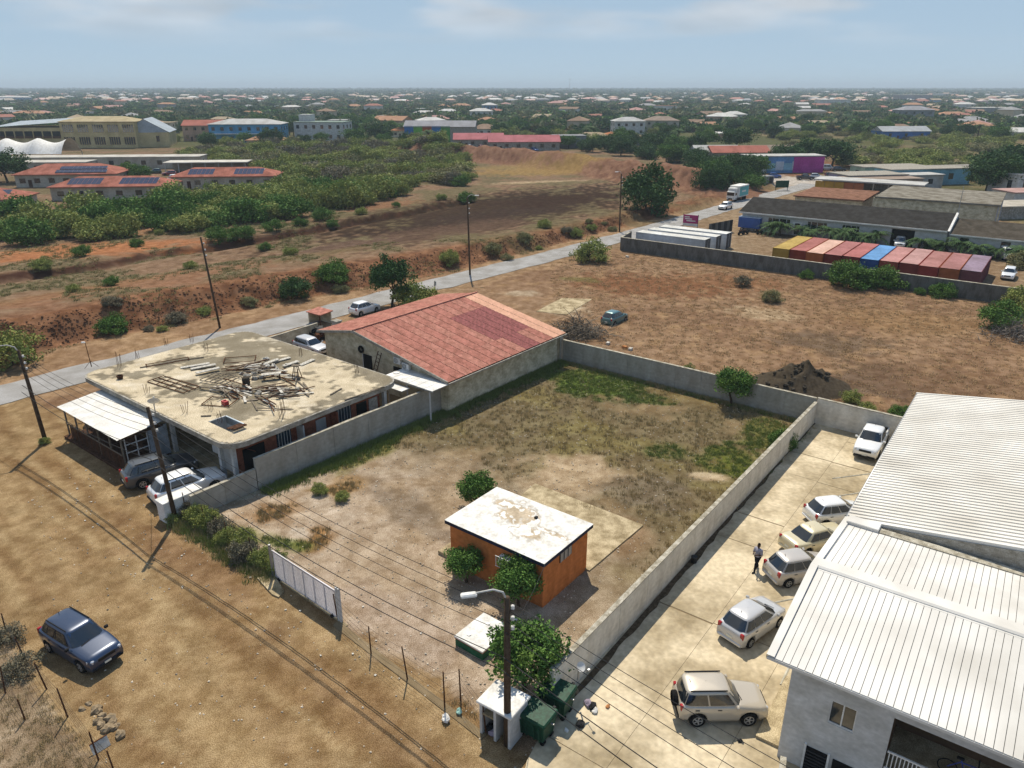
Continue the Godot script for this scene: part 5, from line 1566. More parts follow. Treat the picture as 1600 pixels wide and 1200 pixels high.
func scooter(at: Vector3, turn: float, label: String) -> void:
	var t := thing("scooter", label, "scooter", at, turn, "parked scooters")
	for x in [-0.6, 0.6]:
		part(t, "wheel", wheel_mesh(0.28), M.tyre, Vector3(x, 0.28, 0))
	part(t, "body", bx(1.0, 0.4, 0.3, 0.08), M.trim_black, Vector3(-0.1, 0.3, 0))
	part(t, "seat", bx(0.7, 0.14, 0.28, 0.05), M.wood_dark, Vector3(-0.25, 0.7, 0))
	part(t, "handlebar", bx(0.06, 0.06, 0.6), M.steel_dark, Vector3(0.5, 0.98, 0))
	part(t, "fork", bx(0.08, 0.8, 0.1), M.steel_dark, Vector3(0.55, 0.2, 0), Vector3(0, 0, 0.15))

# ---------------------------------------------------------------- school, tent and solar-roofed houses on the left
func solar(t: Node3D, at: Vector3, tilt: float, nx: int, nz: int) -> void:
	var a := part(t, "solar_array", bx(nx * 1.1, 0.03, nz * 1.75), M.galvanised, at, Vector3(tilt, 0, 0))
	for i in nx:
		for j in nz:
			part(a, "solar_panel", bx(1.04, 0.04, 1.69), M.solar, Vector3((i - (nx - 1) / 2.0) * 1.1, 0.032, (j - (nz - 1) / 2.0) * 1.75))

func school_quarter() -> void:
	var beige := tint("beige", Color(0.5, 0.46, 0.38))
	var red := mat("far_red", Color(0.5, 0.2, 0.15), 0.85, 0, "grain", 0.2, "blotch", 0.05)
	var yellow := tint("yellow", Color(0.6, 0.49, 0.25))
	var roof_b := tint("roof_blue", Color(0.42, 0.48, 0.53))
	var t := house("solar_house", "red hip-roofed house with two rows of solar panels below the white tent", Vector3(-121.96, 0.00, -215.67), 0.12, 26.0, 12.0, 3.2, "hip", beige, red, 7)
	solar(t, Vector3(4.0, 4.75, 2.9), 0.33, 11, 1)
	solar(t, Vector3(4.0, 4.05, 5.0), 0.33, 12, 1)
	t = house("solar_house", "wide red-roofed house with two solar arrays, nearest the scrub", Vector3(-97.39, 0.00, -189.56), 0.1, 27.0, 10.0, 3.0, "hip", beige, red, 6)
	solar(t, Vector3(-6.0, 4.15, 2.6), 0.33, 7, 2)
	solar(t, Vector3(6.5, 4.15, 2.6), 0.33, 8, 2)
	t = house("solar_house", "red-roofed house with solar arrays right of the carport", Vector3(-77.75, 0.00, -211.32), 0.1, 27.0, 10.0, 3.0, "hip", beige, red, 6)
	solar(t, Vector3(-6.0, 4.15, 2.6), 0.33, 6, 2)
	solar(t, Vector3(6.5, 4.15, 2.6), 0.33, 7, 2)
	t = house("solar_house", "red-roofed house with solar panels cut off by the left picture edge", Vector3(-113.70, 0.00, -167.03), 0.1, 14.0, 10.0, 3.0, "hip", beige, red, 3)
	solar(t, Vector3(2.0, 4.1, 2.6), 0.33, 6, 2)
	# long low beige block
	t = house("long_block", "long low beige block behind the red solar roofs", Vector3(-135.69, 0.00, -261.89), 0.08, 62.0, 9.0, 3.6, "flat", beige, tint("beige_roof", Color(0.55, 0.53, 0.48)), 12)
	t = house("long_block", "lower beige block in front of the white tent", Vector3(-148.55, 0.00, -249.62), 0.08, 26.0, 8.0, 3.0, "flat", beige, tint("beige_roof"), 6)
	part(t, "patterned_panel", bx(5, 2.6, 0.1), tint("umber", Color(0.3, 0.25, 0.2)), Vector3(11, 0, 4.05))
	# carport
	t = thing("carport", "open carport with flat white roof among the red roofs", "carport", Vector3(-97.38, 0.00, -249.62), 0.1)
	part(t, "roof", bx(26, 0.25, 8), tint("car_roof", Color(0.66, 0.64, 0.58)), Vector3(0, 3.0, 0))
	for i in 7:
		part(t, "post", bx(0.2, 3.0, 0.2), M.white_wall, Vector3(-12.5 + i * 4.1, 0, 3.6))
	part(t, "back_wall", bx(25, 2.8, 0.2), beige, Vector3(0, 0, -3.6))
	for k in [[Vector3(-112.38, 0.00, -243.89), "darkgreen", "hatch", "small green car parked before the long beige block"], [Vector3(-105.61, 0.00, -238.41), "darkred", "wagon", "dark red car beside the small green car"], [Vector3(-97.71, 0.00, -223.30), "white", "van", "white van below the carport"]]:
		car(k[2], k[1], k[0], Vector2(-0.9, 0.4), k[3], "cars at the school", false)
	# white membrane tent: scalloped bays
	t = thing("membrane_tent", "white scalloped membrane tent before the yellow school", "tent", Vector3(-191.84, 0.00, -295.60), 0.06)
	var bays := 7
	for b in bays:
		var m := grid_mesh(13, 9, func(i, j):
			var x: float = -56.0 + 11.5 * (b + i / 12.0)
			var z: float = (j / 8.0 - 0.5) * 16.0
			var arch: float = 1.0 - pow(absf(j / 4.0 - 1.0), 2.2)
			return Vector3(x, 2.2 + arch * 5.2 - 1.7 * sin(PI * i / 12.0) * arch, z))
		part(t, "canopy_bay", m, M.white)
	for i in 8:
		for z in [-8.0, 8.0]:
			part(t, "pole", bx(0.2, 2.3, 0.2), M.galvanised, Vector3(-56 + i * 11.5, 0, z))
	# two-storey yellow school
	t = thing("school", "two-storey yellow school with rows of dark windows", "school", Vector3(-183.51, 0.00, -349.74), 0.02)
	part(t, "wall", bx(33, 11.0, 14), yellow, Vector3(0, 0, -7))
	part(t, "roof", hip_mesh(33, 14, 2.0, 0.4), tint("ochre", Color(0.5, 0.42, 0.26)), Vector3(0, 11.1, -7))
	for st in 2:
		for i in 5:
			var w := part(t, "window", bx(4.6, 3.2, 0.2), M.glass, Vector3(-13 + i * 6.6, 1.4 + st * 5.2, 0.02))
			for q in 4:
				part(w, "mullion", bx(0.18, 3.2, 0.1), yellow, Vector3(-1.5 + q, 0, 0.12))
	part(t, "side_wing", bx(30, 8.5, 22), yellow, Vector3(-31, 0, -12))
	var s := MB.new()
	s.quad(Vector3(-47, 8.7, 0), Vector3(-15.5, 10.8, -0.5), Vector3(-15.5, 12.2, -24), Vector3(-47, 10.4, -24))
	part(t, "wing_roof", s.mesh(), roof_b)
	for i in 7:
		part(t, "balcony", bx(3.4, 2.4, 0.3), M.void, Vector3(-43.5 + i * 4.1, 4.6, -0.95))
		part(t, "balcony_rail", bx(3.6, 0.9, 0.1), M.rust, Vector3(-43.5 + i * 4.1, 4.0, -0.7))
	t = house("gabled_hall", "yellow hall with stepped gable and blue-grey roof beside the school", Vector3(-167.62, 0.00, -365.38), -1.3, 24.0, 19.0, 6.5, "gable", yellow, roof_b, 3, 1, "", 5.5)
	t = house("pale_red_house", "two-storey peach house with red roof left of the blue block", Vector3(-155.17, 0.00, -401.15), 0.1, 20, 12, 7.5, "gable", tint("peach_wall", Color(0.55, 0.36, 0.25)), tint("red_dull", Color(0.42, 0.16, 0.12)), 5, 2)
	t = house("blue_block", "two-storey bright blue block with wide grey roof", Vector3(-128.68, 0.00, -386.96), 0.05, 34, 16, 8.5, "hip", tint("sky_blue", Color(0.12, 0.36, 0.58)), tint("pale_roof", Color(0.52, 0.52, 0.5)), 8, 2, "", 2.2)
	part(t, "balcony", bx(30, 0.3, 2), M.white, Vector3(0, 4.2, 9))
	t = house("white_block", "white three-storey block with roof terrace behind the scrub", Vector3(-94.59, 0.00, -396.31), -0.15, 25, 14, 9.0, "flat", M.white_wall, tint("terrace_green", Color(0.25, 0.32, 0.28)), 6, 2)
	part(t, "stair_tower", bx(6, 12.5, 6), M.white_wall, Vector3(-9, 0, -2))
	house("long_shed", "long grey-roofed shed with rainbow coloured end panels", Vector3(-34.69, 0.00, -386.96), -0.05, 34, 13, 7.6, "gable", M.fascia, tint("slate", Color(0.34, 0.34, 0.36)), 0, 1, "", 2.4)
	t = get_node("long_shed")
	var cc := [Color(0.05, 0.2, 0.5), Color(0.15, 0.42, 0.06), Color(0.5, 0.1, 0.03), Color(0.03, 0.2, 0.5), Color(0.12, 0.35, 0.08)]
	for i in 5:
		part(t, "painted_panel", bx(4.4, 7.8, 0.15), tint("panel%d" % i, cc[i]), Vector3(-14.8 + i * 4.45, 0, 6.6))
	house("orange_hut", "small hut with orange hip roof beside the rainbow shed", Vector3(-60.09, 0.00, -427.18), 0, 10, 8, 3.4, "hip", M.cream_wall, tint("orange_roof", Color(0.5, 0.21, 0.1)), 2)
	house("pink_roof_hall", "low hall with pink-red roof right of the rainbow shed", Vector3(-15.18, 0.00, -357.39), 0.05, 22, 12, 3.6, "gable", M.fascia, tint("pink_roof", Color(0.46, 0.17, 0.18)), 4)
	house("pink_roof_hall", "long open hall with pink roof before the grey block", Vector3(4.99, 0.00, -338.83), 0.05, 30, 12, 3.8, "gable", M.fascia, tint("pink_roof"), 6)
	house("grey_block", "small windowless grey block at the end of the pink roofs", Vector3(25.42, 0.00, -353.52), 0.1, 14, 10, 5.0, "flat", tint("grey_wall", Color(0.28, 0.29, 0.3)), tint("grey_wall"), 1)
	var cols := ["white", "silver", "black", "white", "darkred", "silver", "white", "blue", "white", "silver"]
	for i in 10:
		car("wagon" if i % 2 else "hatch", cols[i], [Vector3(-97.60, 0.00, -346.03), Vector3(-96.92, 0.00, -357.39), Vector3(-66.34, 0.00, -369.51), Vector3(-18.58, 0.00, -349.74), Vector3(-13.58, 0.00, -346.03), Vector3(-2.17, 0.00, -331.92), Vector3(1.61, 0.00, -328.57), Vector3(9.51, 0.00, -331.92), Vector3(15.09, 0.00, -335.34), Vector3(19.04, 0.00, -342.39)][i], Vector2(0.5, 0.86), "distant parked car, number %s from the blue block along the far street" % ["first", "second", "third", "fourth", "fifth", "sixth", "seventh", "eighth", "ninth", "tenth"][i], "cars parked by the far workshops", false)

# ---------------------------------------------------------------- workshops and lots on the right
func middle_town() -> void:
	var g := face(Vector2(0.83, 0.56))
	house("white_house", "white two-storey house with green-edged roof above the tree line", Vector3(64.99, 0.00, -444.44), 0.1, 17, 11, 7.4, "hip", M.white_wall, tint("pale_roof"), 4, 2)
	house("beige_house", "beige two-storey house right of the white two-storey house", Vector3(89.66, 0.00, -476.45), -0.1, 20, 12, 6.5, "hip", tint("beige"), tint("taupe", Color(0.33, 0.26, 0.21)), 4, 2)
	house("orange_roof_house", "low house with bright orange roof beside the white two-storey house", Vector3(49.95, 0.00, -378.04), 0, 15, 10, 3.3, "hip", M.white_wall, tint("orange_roof"), 3)
	house("tan_roof_house", "low house with tan roof behind the spoil ridge", Vector3(38.11, 0.00, -373.73), 0, 17, 10, 3.3, "hip", M.cream_wall, tint("tan_roof", Color(0.42, 0.33, 0.22)), 3)
	house("tan_roof_house", "low house with pale tan roof left of the big trees", Vector3(55.78, 0.00, -369.51), 0, 14, 9, 3.3, "hip", M.white_wall, tint("tan_roof"), 3)
	# brown-roofed compound
	for k in [[Vector3(75.16, 0.00, -290.28), 20.0, "white_wall", "pale roofed shed at the near end of the brown-roofed compound", "pale_roof"], [Vector3(82.79, 0.00, -287.69), 26.0, "maroon", "long veranda with maroon roof in the brown-roofed compound", "red_dull"], [Vector3(94.25, 0.00, -290.28), 24.0, "grey", "grey workshop with brown roof beside the tall dark tree", "taupe"]]:
		house("compound_shed", k[3], k[0], 0.05, k[1] * 0.8, 10, 3.4, "gable", M.white_wall if k[2] == "white_wall" else M.fascia, M["tint_" + k[4]], 3)
	# lot with the blue and pink wall
	var t := thing("painted_wall_building", "long building painted blue at one end and magenta at the other", "building", Vector3(88.82, 0.00, -245.77), 0.1)
	part(t, "wall", bx(24, 5.0, 7), tint("mural_blue", Color(0.15, 0.32, 0.6)), Vector3(-2, 0, -3.5))
	part(t, "magenta_wall", bx(10, 4.9, 0.2), tint("mural_pink", Color(0.5, 0.08, 0.35)), Vector3(5.2, 0, 0.1))
	part(t, "white_front", bx(5, 4.9, 0.2), M.white_wall, Vector3(-11.0, 0, 0.12))
	part(t, "roof", bx(25, 0.25, 8), tint("pale_roof"), Vector3(-2, 5.003, -3.5))
	for i in 4:
		part(t, "mural_field", bx(2.6, 2.2 + 0.5 * (i % 2), 0.1), tint("mural_pale" if i % 2 else "mural_sky", [Color(0.3, 0.55, 0.7), Color(0.55, 0.62, 0.7)][i % 2]), Vector3(-7 + i * 2.7, 0.8, 0.08))
	for k in [[Vector3(86.08, 0.00, -226.49), "black", "pickup", "black pickup at the near side of the magenta wall lot"], [Vector3(90.51, 0.00, -229.78), "silver", "hatch", "silver car between black cars in the magenta wall lot"], [Vector3(96.62, 0.00, -233.16), "black", "wagon", "black car under the end of the magenta wall"], [Vector3(102.85, 0.00, -253.59), "silver", "van", "silver van behind the black cars by the magenta wall"], [Vector3(105.22, 0.00, -249.62), "black", "suv", "black off-roader at the far side of the magenta wall lot"], [Vector3(78.67, 0.00, -231.46), "blue", "hatch", "small blue car before the white end of the painted wall"]]:
		car(k[2], k[1], k[0], Vector2(1, 0.15), k[3], "cars in the magenta wall lot", false)
	t = thing("lot_container", "grey container gate at the entry of the magenta wall lot", "container", Vector3(69.04, 0.00, -212.75), 0.4)
	part(t, "body", bx(6.0, 2.6, 2.4, 0.03), tint("grey_wall"))
	part(t, "door", bx(1.2, 2.3, 0.06), M.steel_dark, Vector3(2.0, 0.1, 1.23))
	part(t, "door", bx(1.2, 2.3, 0.06), M.steel_dark, Vector3(-2.0, 0.1, 1.23))
	t = thing("notice_board", "dark green notice board at the edge of the magenta wall lot", "sign", Vector3(70.87, 0.00, -201.81), 0.1)
	part(t, "board", bx(3.6, 1.8, 0.1), M.bin_green, Vector3(0, 0.8, 0))
	part(t, "post", bx(0.12, 2.4, 0.12), M.steel_dark, Vector3(-1.6, 0, -0.1))
	part(t, "post", bx(0.12, 2.4, 0.12), M.steel_dark, Vector3(1.6, 0, -0.1))
	# sheds with white and coloured roofs
	t = thing("truck_shed", "long open shed with pale flat roof and orange side panels", "shed", Vector3(87.05, 0.00, -188.41), g)
	part(t, "roof", bx(25, 0.3, 8), tint("pale_roof"), Vector3(0, 3.6, -3))
	part(t, "back_wall", bx(24, 3.5, 0.2), M.fascia, Vector3(0, 0, -6.5))
	for i in 5:
		part(t, "side_panel", bx(2.2, 3.4, 0.15), tint("ochre_panel" if i < 3 else "rust_panel", [Color(0.5, 0.3, 0.05), Color(0.4, 0.14, 0.06)][0 if i < 3 else 1]), Vector3(-11.0 + i * 2.3, 0, 0.6))
	for i in 4:
		part(t, "post", bx(0.25, 3.6, 0.25), M.fascia, Vector3(1.5 + i * 3.3, 0, 0.7))
	var roofs := [[Vector3(94.08, 0.00, -204.45), 20.0, 9.0, 4.0, "violet", Color(0.3, 0.28, 0.4), "workshop with violet-grey roof edge behind the pale shed"], [Vector3(94.55, 0.00, -197.98), 22.0, 8.0, 3.6, "taupe", Color(0.33, 0.26, 0.21), "workshop with brown roof in front of the violet one"], [Vector3(115.18, 0.00, -217.15), 30.0, 7.0, 4.2, "cyan", Color(0.2, 0.42, 0.52), "long workshop with turquoise wall behind the grey hall"], [Vector3(107.68, 0.00, -208.52), 18.0, 6.0, 3.4, "pale_roof", Color(0.52, 0.52, 0.5), "low shed with bright white roof by the turquoise workshop"], [Vector3(111.48, 0.00, -229.78), 24.0, 7.0, 3.6, "moss", Color(0.3, 0.4, 0.33), "shed with grey-green roof edge behind the violet workshop"], [Vector3(127.67, 0.00, -229.78), 36.0, 9.0, 3.2, "ash", Color(0.3, 0.28, 0.25), "long flat ash-grey shed below the scrub field"]]
	for k in roofs:
		house("workshop", k[6], k[0], 0.2, k[1] * 0.85, k[2], k[3], "flat", tint(k[4], k[5]), M.fascia if k[4] in ["cyan", "moss", "violet"] else tint(k[4], k[5]), 2)
	house("white_shed", "white block with pale roof cut off by the right picture edge", Vector3(130.67, 0.00, -195.51), 0.15, 14, 10, 5.2, "flat", M.white_wall, tint("pale_roof"), 3)
	house("low_shed", "low shed with pink roof before the white block at the right edge", Vector3(121.28, 0.00, -180.74), 0.15, 12, 7, 2.6, "flat", M.white_wall, tint("pink_pale", Color(0.5, 0.33, 0.3)), 0)
	house("low_shed", "low pale roofed shed behind the lilac ribbed wall", Vector3(106.64, 0.00, -160.89), 0.15, 15, 8, 2.4, "flat", M.fascia, tint("stone_roof", Color(0.48, 0.44, 0.37)), 0)
	house("blue_house", "house with bright blue wall alone in the scrub field", Vector3(202.45, 0.00, -411.18), 0.1, 26, 11, 4.2, "gable", tint("cobalt", Color(0.08, 0.2, 0.5)), tint("slate_pale", Color(0.44, 0.46, 0.47)), 3)
	house("grey_house", "grey two-storey house behind the blue-walled house", Vector3(311.32, 0.00, -618.00), 0.1, 26, 14, 8.5, "hip", tint("grey_wall"), tint("slate"), 4, 2)
	# vehicles on the asphalt road
	car("suv", "white", Vector3(47.59, 0.00, -169.80), Vector2(-0.63, 0.77), "white car driving on the asphalt road before the truck", "", true)
	truck(Vector3(53.96, 0.00, -183.95), Vector2(-0.64, 0.77))

func truck(at: Vector3, d: Vector2) -> void:
	var t := thing("box_truck", "white truck with turquoise box on the asphalt road", "truck", at, face(d))
	part(t, "box", bx(5.6, 2.6, 2.4, 0.04), M.white, Vector3(-1.2, 0.95, 0))
	for z in [-1.205, 1.205]:
		part(t, "side_panel", bx(5.0, 2.1, 0.03), mat("turquoise", Color(0.06, 0.42, 0.45), 0.5), Vector3(-1.4, 1.15, z))
		part(t, "lettering", bx(2.2, 0.4, 0.02), M.white, Vector3(-1.2, 2.0, z * 1.015))
	part(t, "cab", bx(1.7, 1.9, 2.1, 0.2), M.white, Vector3(2.6, 0.55, 0))
	part(t, "windscreen", bx(0.05, 0.75, 1.8), M.glass, Vector3(3.46, 1.45, 0))
	for z in [-1.055, 1.055]:
		part(t, "side_window", bx(0.9, 0.6, 0.03), M.glass, Vector3(2.75, 1.5, z))
		part(t, "headlight", bx(0.05, 0.18, 0.3), M.lamp_clear, Vector3(3.46, 0.85, z * 0.72))
	part(t, "fairing", bx(1.2, 0.8, 2.0, 0.25), M.white, Vector3(2.4, 2.45, 0))
	part(t, "chassis", bx(7.0, 0.35, 1.0), M.trim_black, Vector3(0, 0.5, 0))
	for x in [2.5, -1.6, -2.8]:
		for z in [-0.95, 0.95]:
			var w := part(t, "wheel", wheel_mesh(0.48), M.tyre, Vector3(x, 0.48, z))
			part(w, "rim", rim_mesh(0.48), M.rim)

# ---------------------------------------------------------------- vehicles; local +x is the front
func wheel_mesh(r: float) -> ArrayMesh:
	var key := "wheel%.2f" % r
	if not shapes.has(key):
		var s := MB.new()
		var w := 0.11
		s.lathe([[r * 0.6, -w], [r * 0.92, -w], [r, -w * 0.6], [r, w * 0.6], [r * 0.92, w], [r * 0.6, w], [r * 0.55, w * 0.5], [0.0, w * 0.5]], 20, Vector3.ZERO, Basis(Vector3.RIGHT, PI / 2))
		s.lathe([[r * 0.55, -w * 0.5], [0.0, -w * 0.5]], 20, Vector3.ZERO, Basis(Vector3.RIGHT, PI / 2))
		shapes[key] = s.mesh()
	return shapes[key]

func rim_mesh(r: float) -> ArrayMesh:
	var key := "rim%.2f" % r
	if not shapes.has(key):
		var s := MB.new()
		for z in [0.1]:
			for k in 5:
				s.box(Basis(Vector3.BACK, TAU * k / 5) * Vector3(r * 0.3, 0, z), Vector3(r * 0.6, r * 0.17, 0.02), Basis(Vector3.BACK, TAU * k / 5))
			s.lathe([[r * 0.54, z - 0.015], [r * 0.62, z - 0.015], [r * 0.62, z + 0.015], [r * 0.54, z + 0.015]], 18, Vector3.ZERO, Basis(Vector3.RIGHT, PI / 2))
			s.lathe([[r * 0.16, z - 0.02], [r * 0.16, z + 0.02], [0.0, z + 0.02]], 10, Vector3.ZERO, Basis(Vector3.RIGHT, PI / 2))
		shapes[key] = s.mesh()
	return shapes[key]

# top: outline of hood, belt and deck from front to rear; cabin: [cowl x, roof front x, roof rear x, rear glass foot x, belt y, roof y, belt half width, roof half width]
const CARS := {
	"suv": {"l": 4.3, "w": 1.82, "clear": 0.22, "r": 0.34, "wx": [1.32, -1.3], "top": [[2.15, 0.78], [2.05, 0.92], [0.95, 1.08], [-1.9, 1.12], [-2.1, 1.05], [-2.15, 0.9]], "cabin": [0.98, 0.28, -1.62, -2.02, 1.05, 1.64, 0.83, 0.64], "win": [[-0.88, -0.5], [-0.46, 0.06], [0.1, 0.72]]},
	"bigsuv": {"l": 4.75, "w": 1.92, "clear": 0.24, "r": 0.37, "wx": [1.45, -1.4], "top": [[2.37, 0.8], [2.25, 0.97], [1.05, 1.14], [-2.1, 1.16], [-2.3, 1.08], [-2.37, 0.9]], "cabin": [1.1, 0.3, -1.75, -2.22, 1.1, 1.7, 0.88, 0.68], "win": [[-0.9, -0.5], [-0.46, 0.05], [0.09, 0.7]]},
	"hatch": {"l": 3.75, "w": 1.69, "clear": 0.17, "r": 0.29, "wx": [1.2, -1.2], "top": [[1.87, 0.66], [1.75, 0.82], [0.95, 1.0], [-1.65, 1.02], [-1.82, 0.92], [-1.87, 0.75]], "cabin": [1.1, 0.2, -1.3, -1.78, 0.95, 1.52, 0.77, 0.58], "win": [[-0.86, -0.42], [-0.38, 0.1], [0.14, 0.72]]},
	"wagon": {"l": 4.3, "w": 1.72, "clear": 0.18, "r": 0.3, "wx": [1.3, -1.25], "top": [[2.15, 0.66], [2.0, 0.82], [0.95, 0.96], [-1.95, 0.98], [-2.1, 0.9], [-2.15, 0.72]], "cabin": [1.0, 0.25, -1.7, -2.05, 0.92, 1.46, 0.78, 0.6], "win": [[-0.88, -0.45], [-0.41, 0.08], [0.12, 0.72]]},
	"sedan": {"l": 4.3, "w": 1.69, "clear": 0.17, "r": 0.3, "wx": [1.3, -1.25], "top": [[2.15, 0.64], [2.0, 0.8], [0.9, 0.92], [-1.3, 0.98], [-2.0, 0.98], [-2.12, 0.9], [-2.15, 0.7]], "cabin": [1.0, 0.28, -0.82, -1.55, 0.9, 1.42, 0.76, 0.57], "win": [[-0.72, -0.2], [-0.16, 0.68]]},
	"offroad": {"l": 3.8, "w": 1.7, "clear": 0.3, "r": 0.35, "wx": [1.08, -1.12], "top": [[1.9, 0.8], [1.8, 0.96], [0.72, 1.1], [-1.75, 1.12], [-1.85, 1.05], [-1.9, 0.9]], "cabin": [0.78, 0.22, -1.6, -1.84, 1.05, 1.7, 0.78, 0.64], "win": [[-0.9, -0.12], [-0.06, 0.78]]},
	"van": {"l": 4.3, "w": 1.7, "clear": 0.2, "r": 0.31, "wx": [1.4, -1.3], "top": [[2.15, 0.7], [2.1, 0.9], [1.5, 1.08], [-2.05, 1.1], [-2.12, 1.0], [-2.15, 0.8]], "cabin": [1.6, 1.0, -2.0, -2.1, 1.05, 1.9, 0.8, 0.7], "win": [[-0.4, 0.1], [0.14, 0.8]]},
	"pickup": {"l": 5.1, "w": 1.8, "clear": 0.27, "r": 0.37, "wx": [1.6, -1.55], "top": [[2.55, 0.82], [2.45, 0.98], [1.1, 1.1], [-2.45, 1.08], [-2.52, 1.0], [-2.55, 0.85]], "cabin": [1.15, 0.55, -0.75, -0.95, 1.05, 1.7, 0.82, 0.66], "win": [[-0.88, -0.1], [-0.04, 0.74]]},
}
const PAINTS := {"white": Color(0.78, 0.78, 0.76), "silver": Color(0.5, 0.5, 0.5), "silver_warm": Color(0.48, 0.45, 0.41), "black": Color(0.012, 0.012, 0.014), "navy": Color(0.012, 0.03, 0.075), "graphite": Color(0.06, 0.065, 0.07), "cream": Color(0.62, 0.55, 0.36), "darkgreen": Color(0.02, 0.07, 0.05), "darkred": Color(0.2, 0.015, 0.02), "blue": Color(0.03, 0.09, 0.3), "teal": Color(0.08, 0.17, 0.17), "champagne": Color(0.46, 0.41, 0.33)}

func curve(pts: Array, x: float) -> float:      # pts run from large x to small x
	if x >= pts[0][0]:
		return pts[0][1]
	for i in pts.size() - 1:
		if x <= pts[i][0] and x >= pts[i + 1][0]:
			return lerpf(pts[i][1], pts[i + 1][1], (pts[i][0] - x) / maxf(0.001, pts[i][0] - pts[i + 1][0]))
	return pts[-1][1]

func car_body(k: String) -> ArrayMesh:
	var c: Dictionary = CARS[k]
	var L: float = c.l
	var xs := []
	for p in c.top:
		xs.append(p[0])
	for i in 13:
		xs.append(L * (0.5 - i / 12.0) * 0.985)
	for wx in c.wx:
		for i in 9:
			xs.append(wx + (c.r + 0.07) * cos(PI * i / 8.0))
	xs.sort()
	xs.reverse()
	var rings := []
	var last := 99.0
	for x in xs:
		if last - x < 0.02:
			continue
		last = x
		var s: float = absf(x) / (L / 2)
		var hw: float = c.w / 2 * (1.0 - 0.13 * pow(s, 5.0))
		var yt := curve(c.top, x)
		var yb: float = c.clear + 0.1 * smoothstep(0.85, 1.0, s)
		for wx in c.wx:
			var d: float = absf(x - wx)
			var R: float = c.r + 0.07
			if d < R:
				yb = maxf(yb, c.r + sqrt(R * R - d * d))
		yb = minf(yb, yt - 0.14)
		var ym := maxf(yb + 0.05, lerpf(c.clear, yt, 0.62))
		var yl := maxf(yb + 0.02, c.clear + 0.16)
		ym = maxf(ym, yl + 0.02)
		var half := [[0.5, yt + 0.012], [0.82, yt - 0.01], [0.94, yt - 0.045], [0.975, yt - 0.1], [1.0, minf(ym, yt - 0.11)], [0.985, minf(yl, yt - 0.115)], [0.95, yb]]
		var ring := [Vector3(x, yt + 0.02, 0)]
		for q in half:
			ring.append(Vector3(x, q[1], q[0] * hw))
		ring.append(Vector3(x, yb, 0))
		for i in range(half.size() - 1, -1, -1):
			ring.append(Vector3(x, half[i][1], -half[i][0] * hw))
		rings.append(ring)
	var v := PackedVector3Array()
	var ix := PackedInt32Array()
	var n: int = rings[0].size()
	for ring in rings:
		for p in ring:
			v.append(p)
	for j in rings.size() - 1:
		for i in n:
			var a := j * n + i
			var b := j * n + (i + 1) % n
			ix.append_array([a, b, b + n, a, b + n, a + n])
	for e in [0, rings.size() - 1]:
		var mid := Vector3.ZERO
		for p in rings[e]:
			mid += p / n
		v.append(mid)
		for i in n:
			if e == 0:
				ix.append_array([v.size() - 1, e * n + (i + 1) % n, e * n + i])
			else:
				ix.append_array([v.size() - 1, e * n + i, e * n + (i + 1) % n])
	return indexed(v, ix)

func cab_point(c: Array, u: float, t: float, where: int, out := 0.0) -> Vector3:      # where 0 front, 1 rear, 2 +z side, 3 -z side; u in -1..1
	var xf := lerpf(c[0], c[1], t)
	var xr := lerpf(c[3], c[2], t)
	var hw := lerpf(c[6], c[7], pow(t, 1.15))
	var y := lerpf(c[4], c[5], t)
	var xc := (xf + xr) / 2
	var a := (xf - xr) / 2
	var k := pow(maxf(0.0, 1.0 - pow(absf(u), 6.0)), 1.0 / 6.0)
	match where:
		0: return Vector3(xc + a * k + out, y, u * hw)
		1: return Vector3(xc - a * k - out, y, u * hw)
		2: return Vector3(xc + u * a, y, hw * k + out)
	return Vector3(xc + u * a, y, -hw * k - out)

func cabin_mesh(c: Array) -> ArrayMesh:
	var n := 40
	var rows := [[0.0, 1.0, 0.0], [0.3, 1.0, 0.0], [0.6, 1.0, 0.0], [0.86, 1.0, 0.0], [0.95, 0.985, 0.0], [1.0, 0.94, 0.0], [1.0, 0.75, 0.03], [1.0, 0.4, 0.05], [1.0, 0.02, 0.055]]
	var v := PackedVector3Array()
	var ix := PackedInt32Array()
	for r in rows:
		var t: float = r[0]
		var xf := lerpf(c[0], c[1], t)
		var xr := lerpf(c[3], c[2], t)
		var hw := lerpf(c[6], c[7], pow(t, 1.15))
		for i in n:
			var a := TAU * i / n
			var cx := signf(cos(a)) * pow(absf(cos(a)), 1.0 / 3.0)
			var cz := signf(sin(a)) * pow(absf(sin(a)), 1.0 / 3.0)
			v.append(Vector3((xf + xr) / 2 + (xf - xr) / 2 * cx * r[1], lerpf(c[4] - 0.06, c[5], t) + r[2], hw * cz * r[1]))
	for j in rows.size() - 1:
		for i in n:
			var a := j * n + i
			var b := j * n + (i + 1) % n
			ix.append_array([a, a + n, b + n, a, b + n, b])
	return indexed(v, ix)

func pane_mesh(c: Array, where: int, u0: float, u1: float, t0: float, t1: float) -> ArrayMesh:
	return grid_mesh(7, 4, func(i, j): return cab_point(c, lerpf(u0, u1, i / 6.0), lerpf(t0, t1, j / 3.0), where, 0.012))

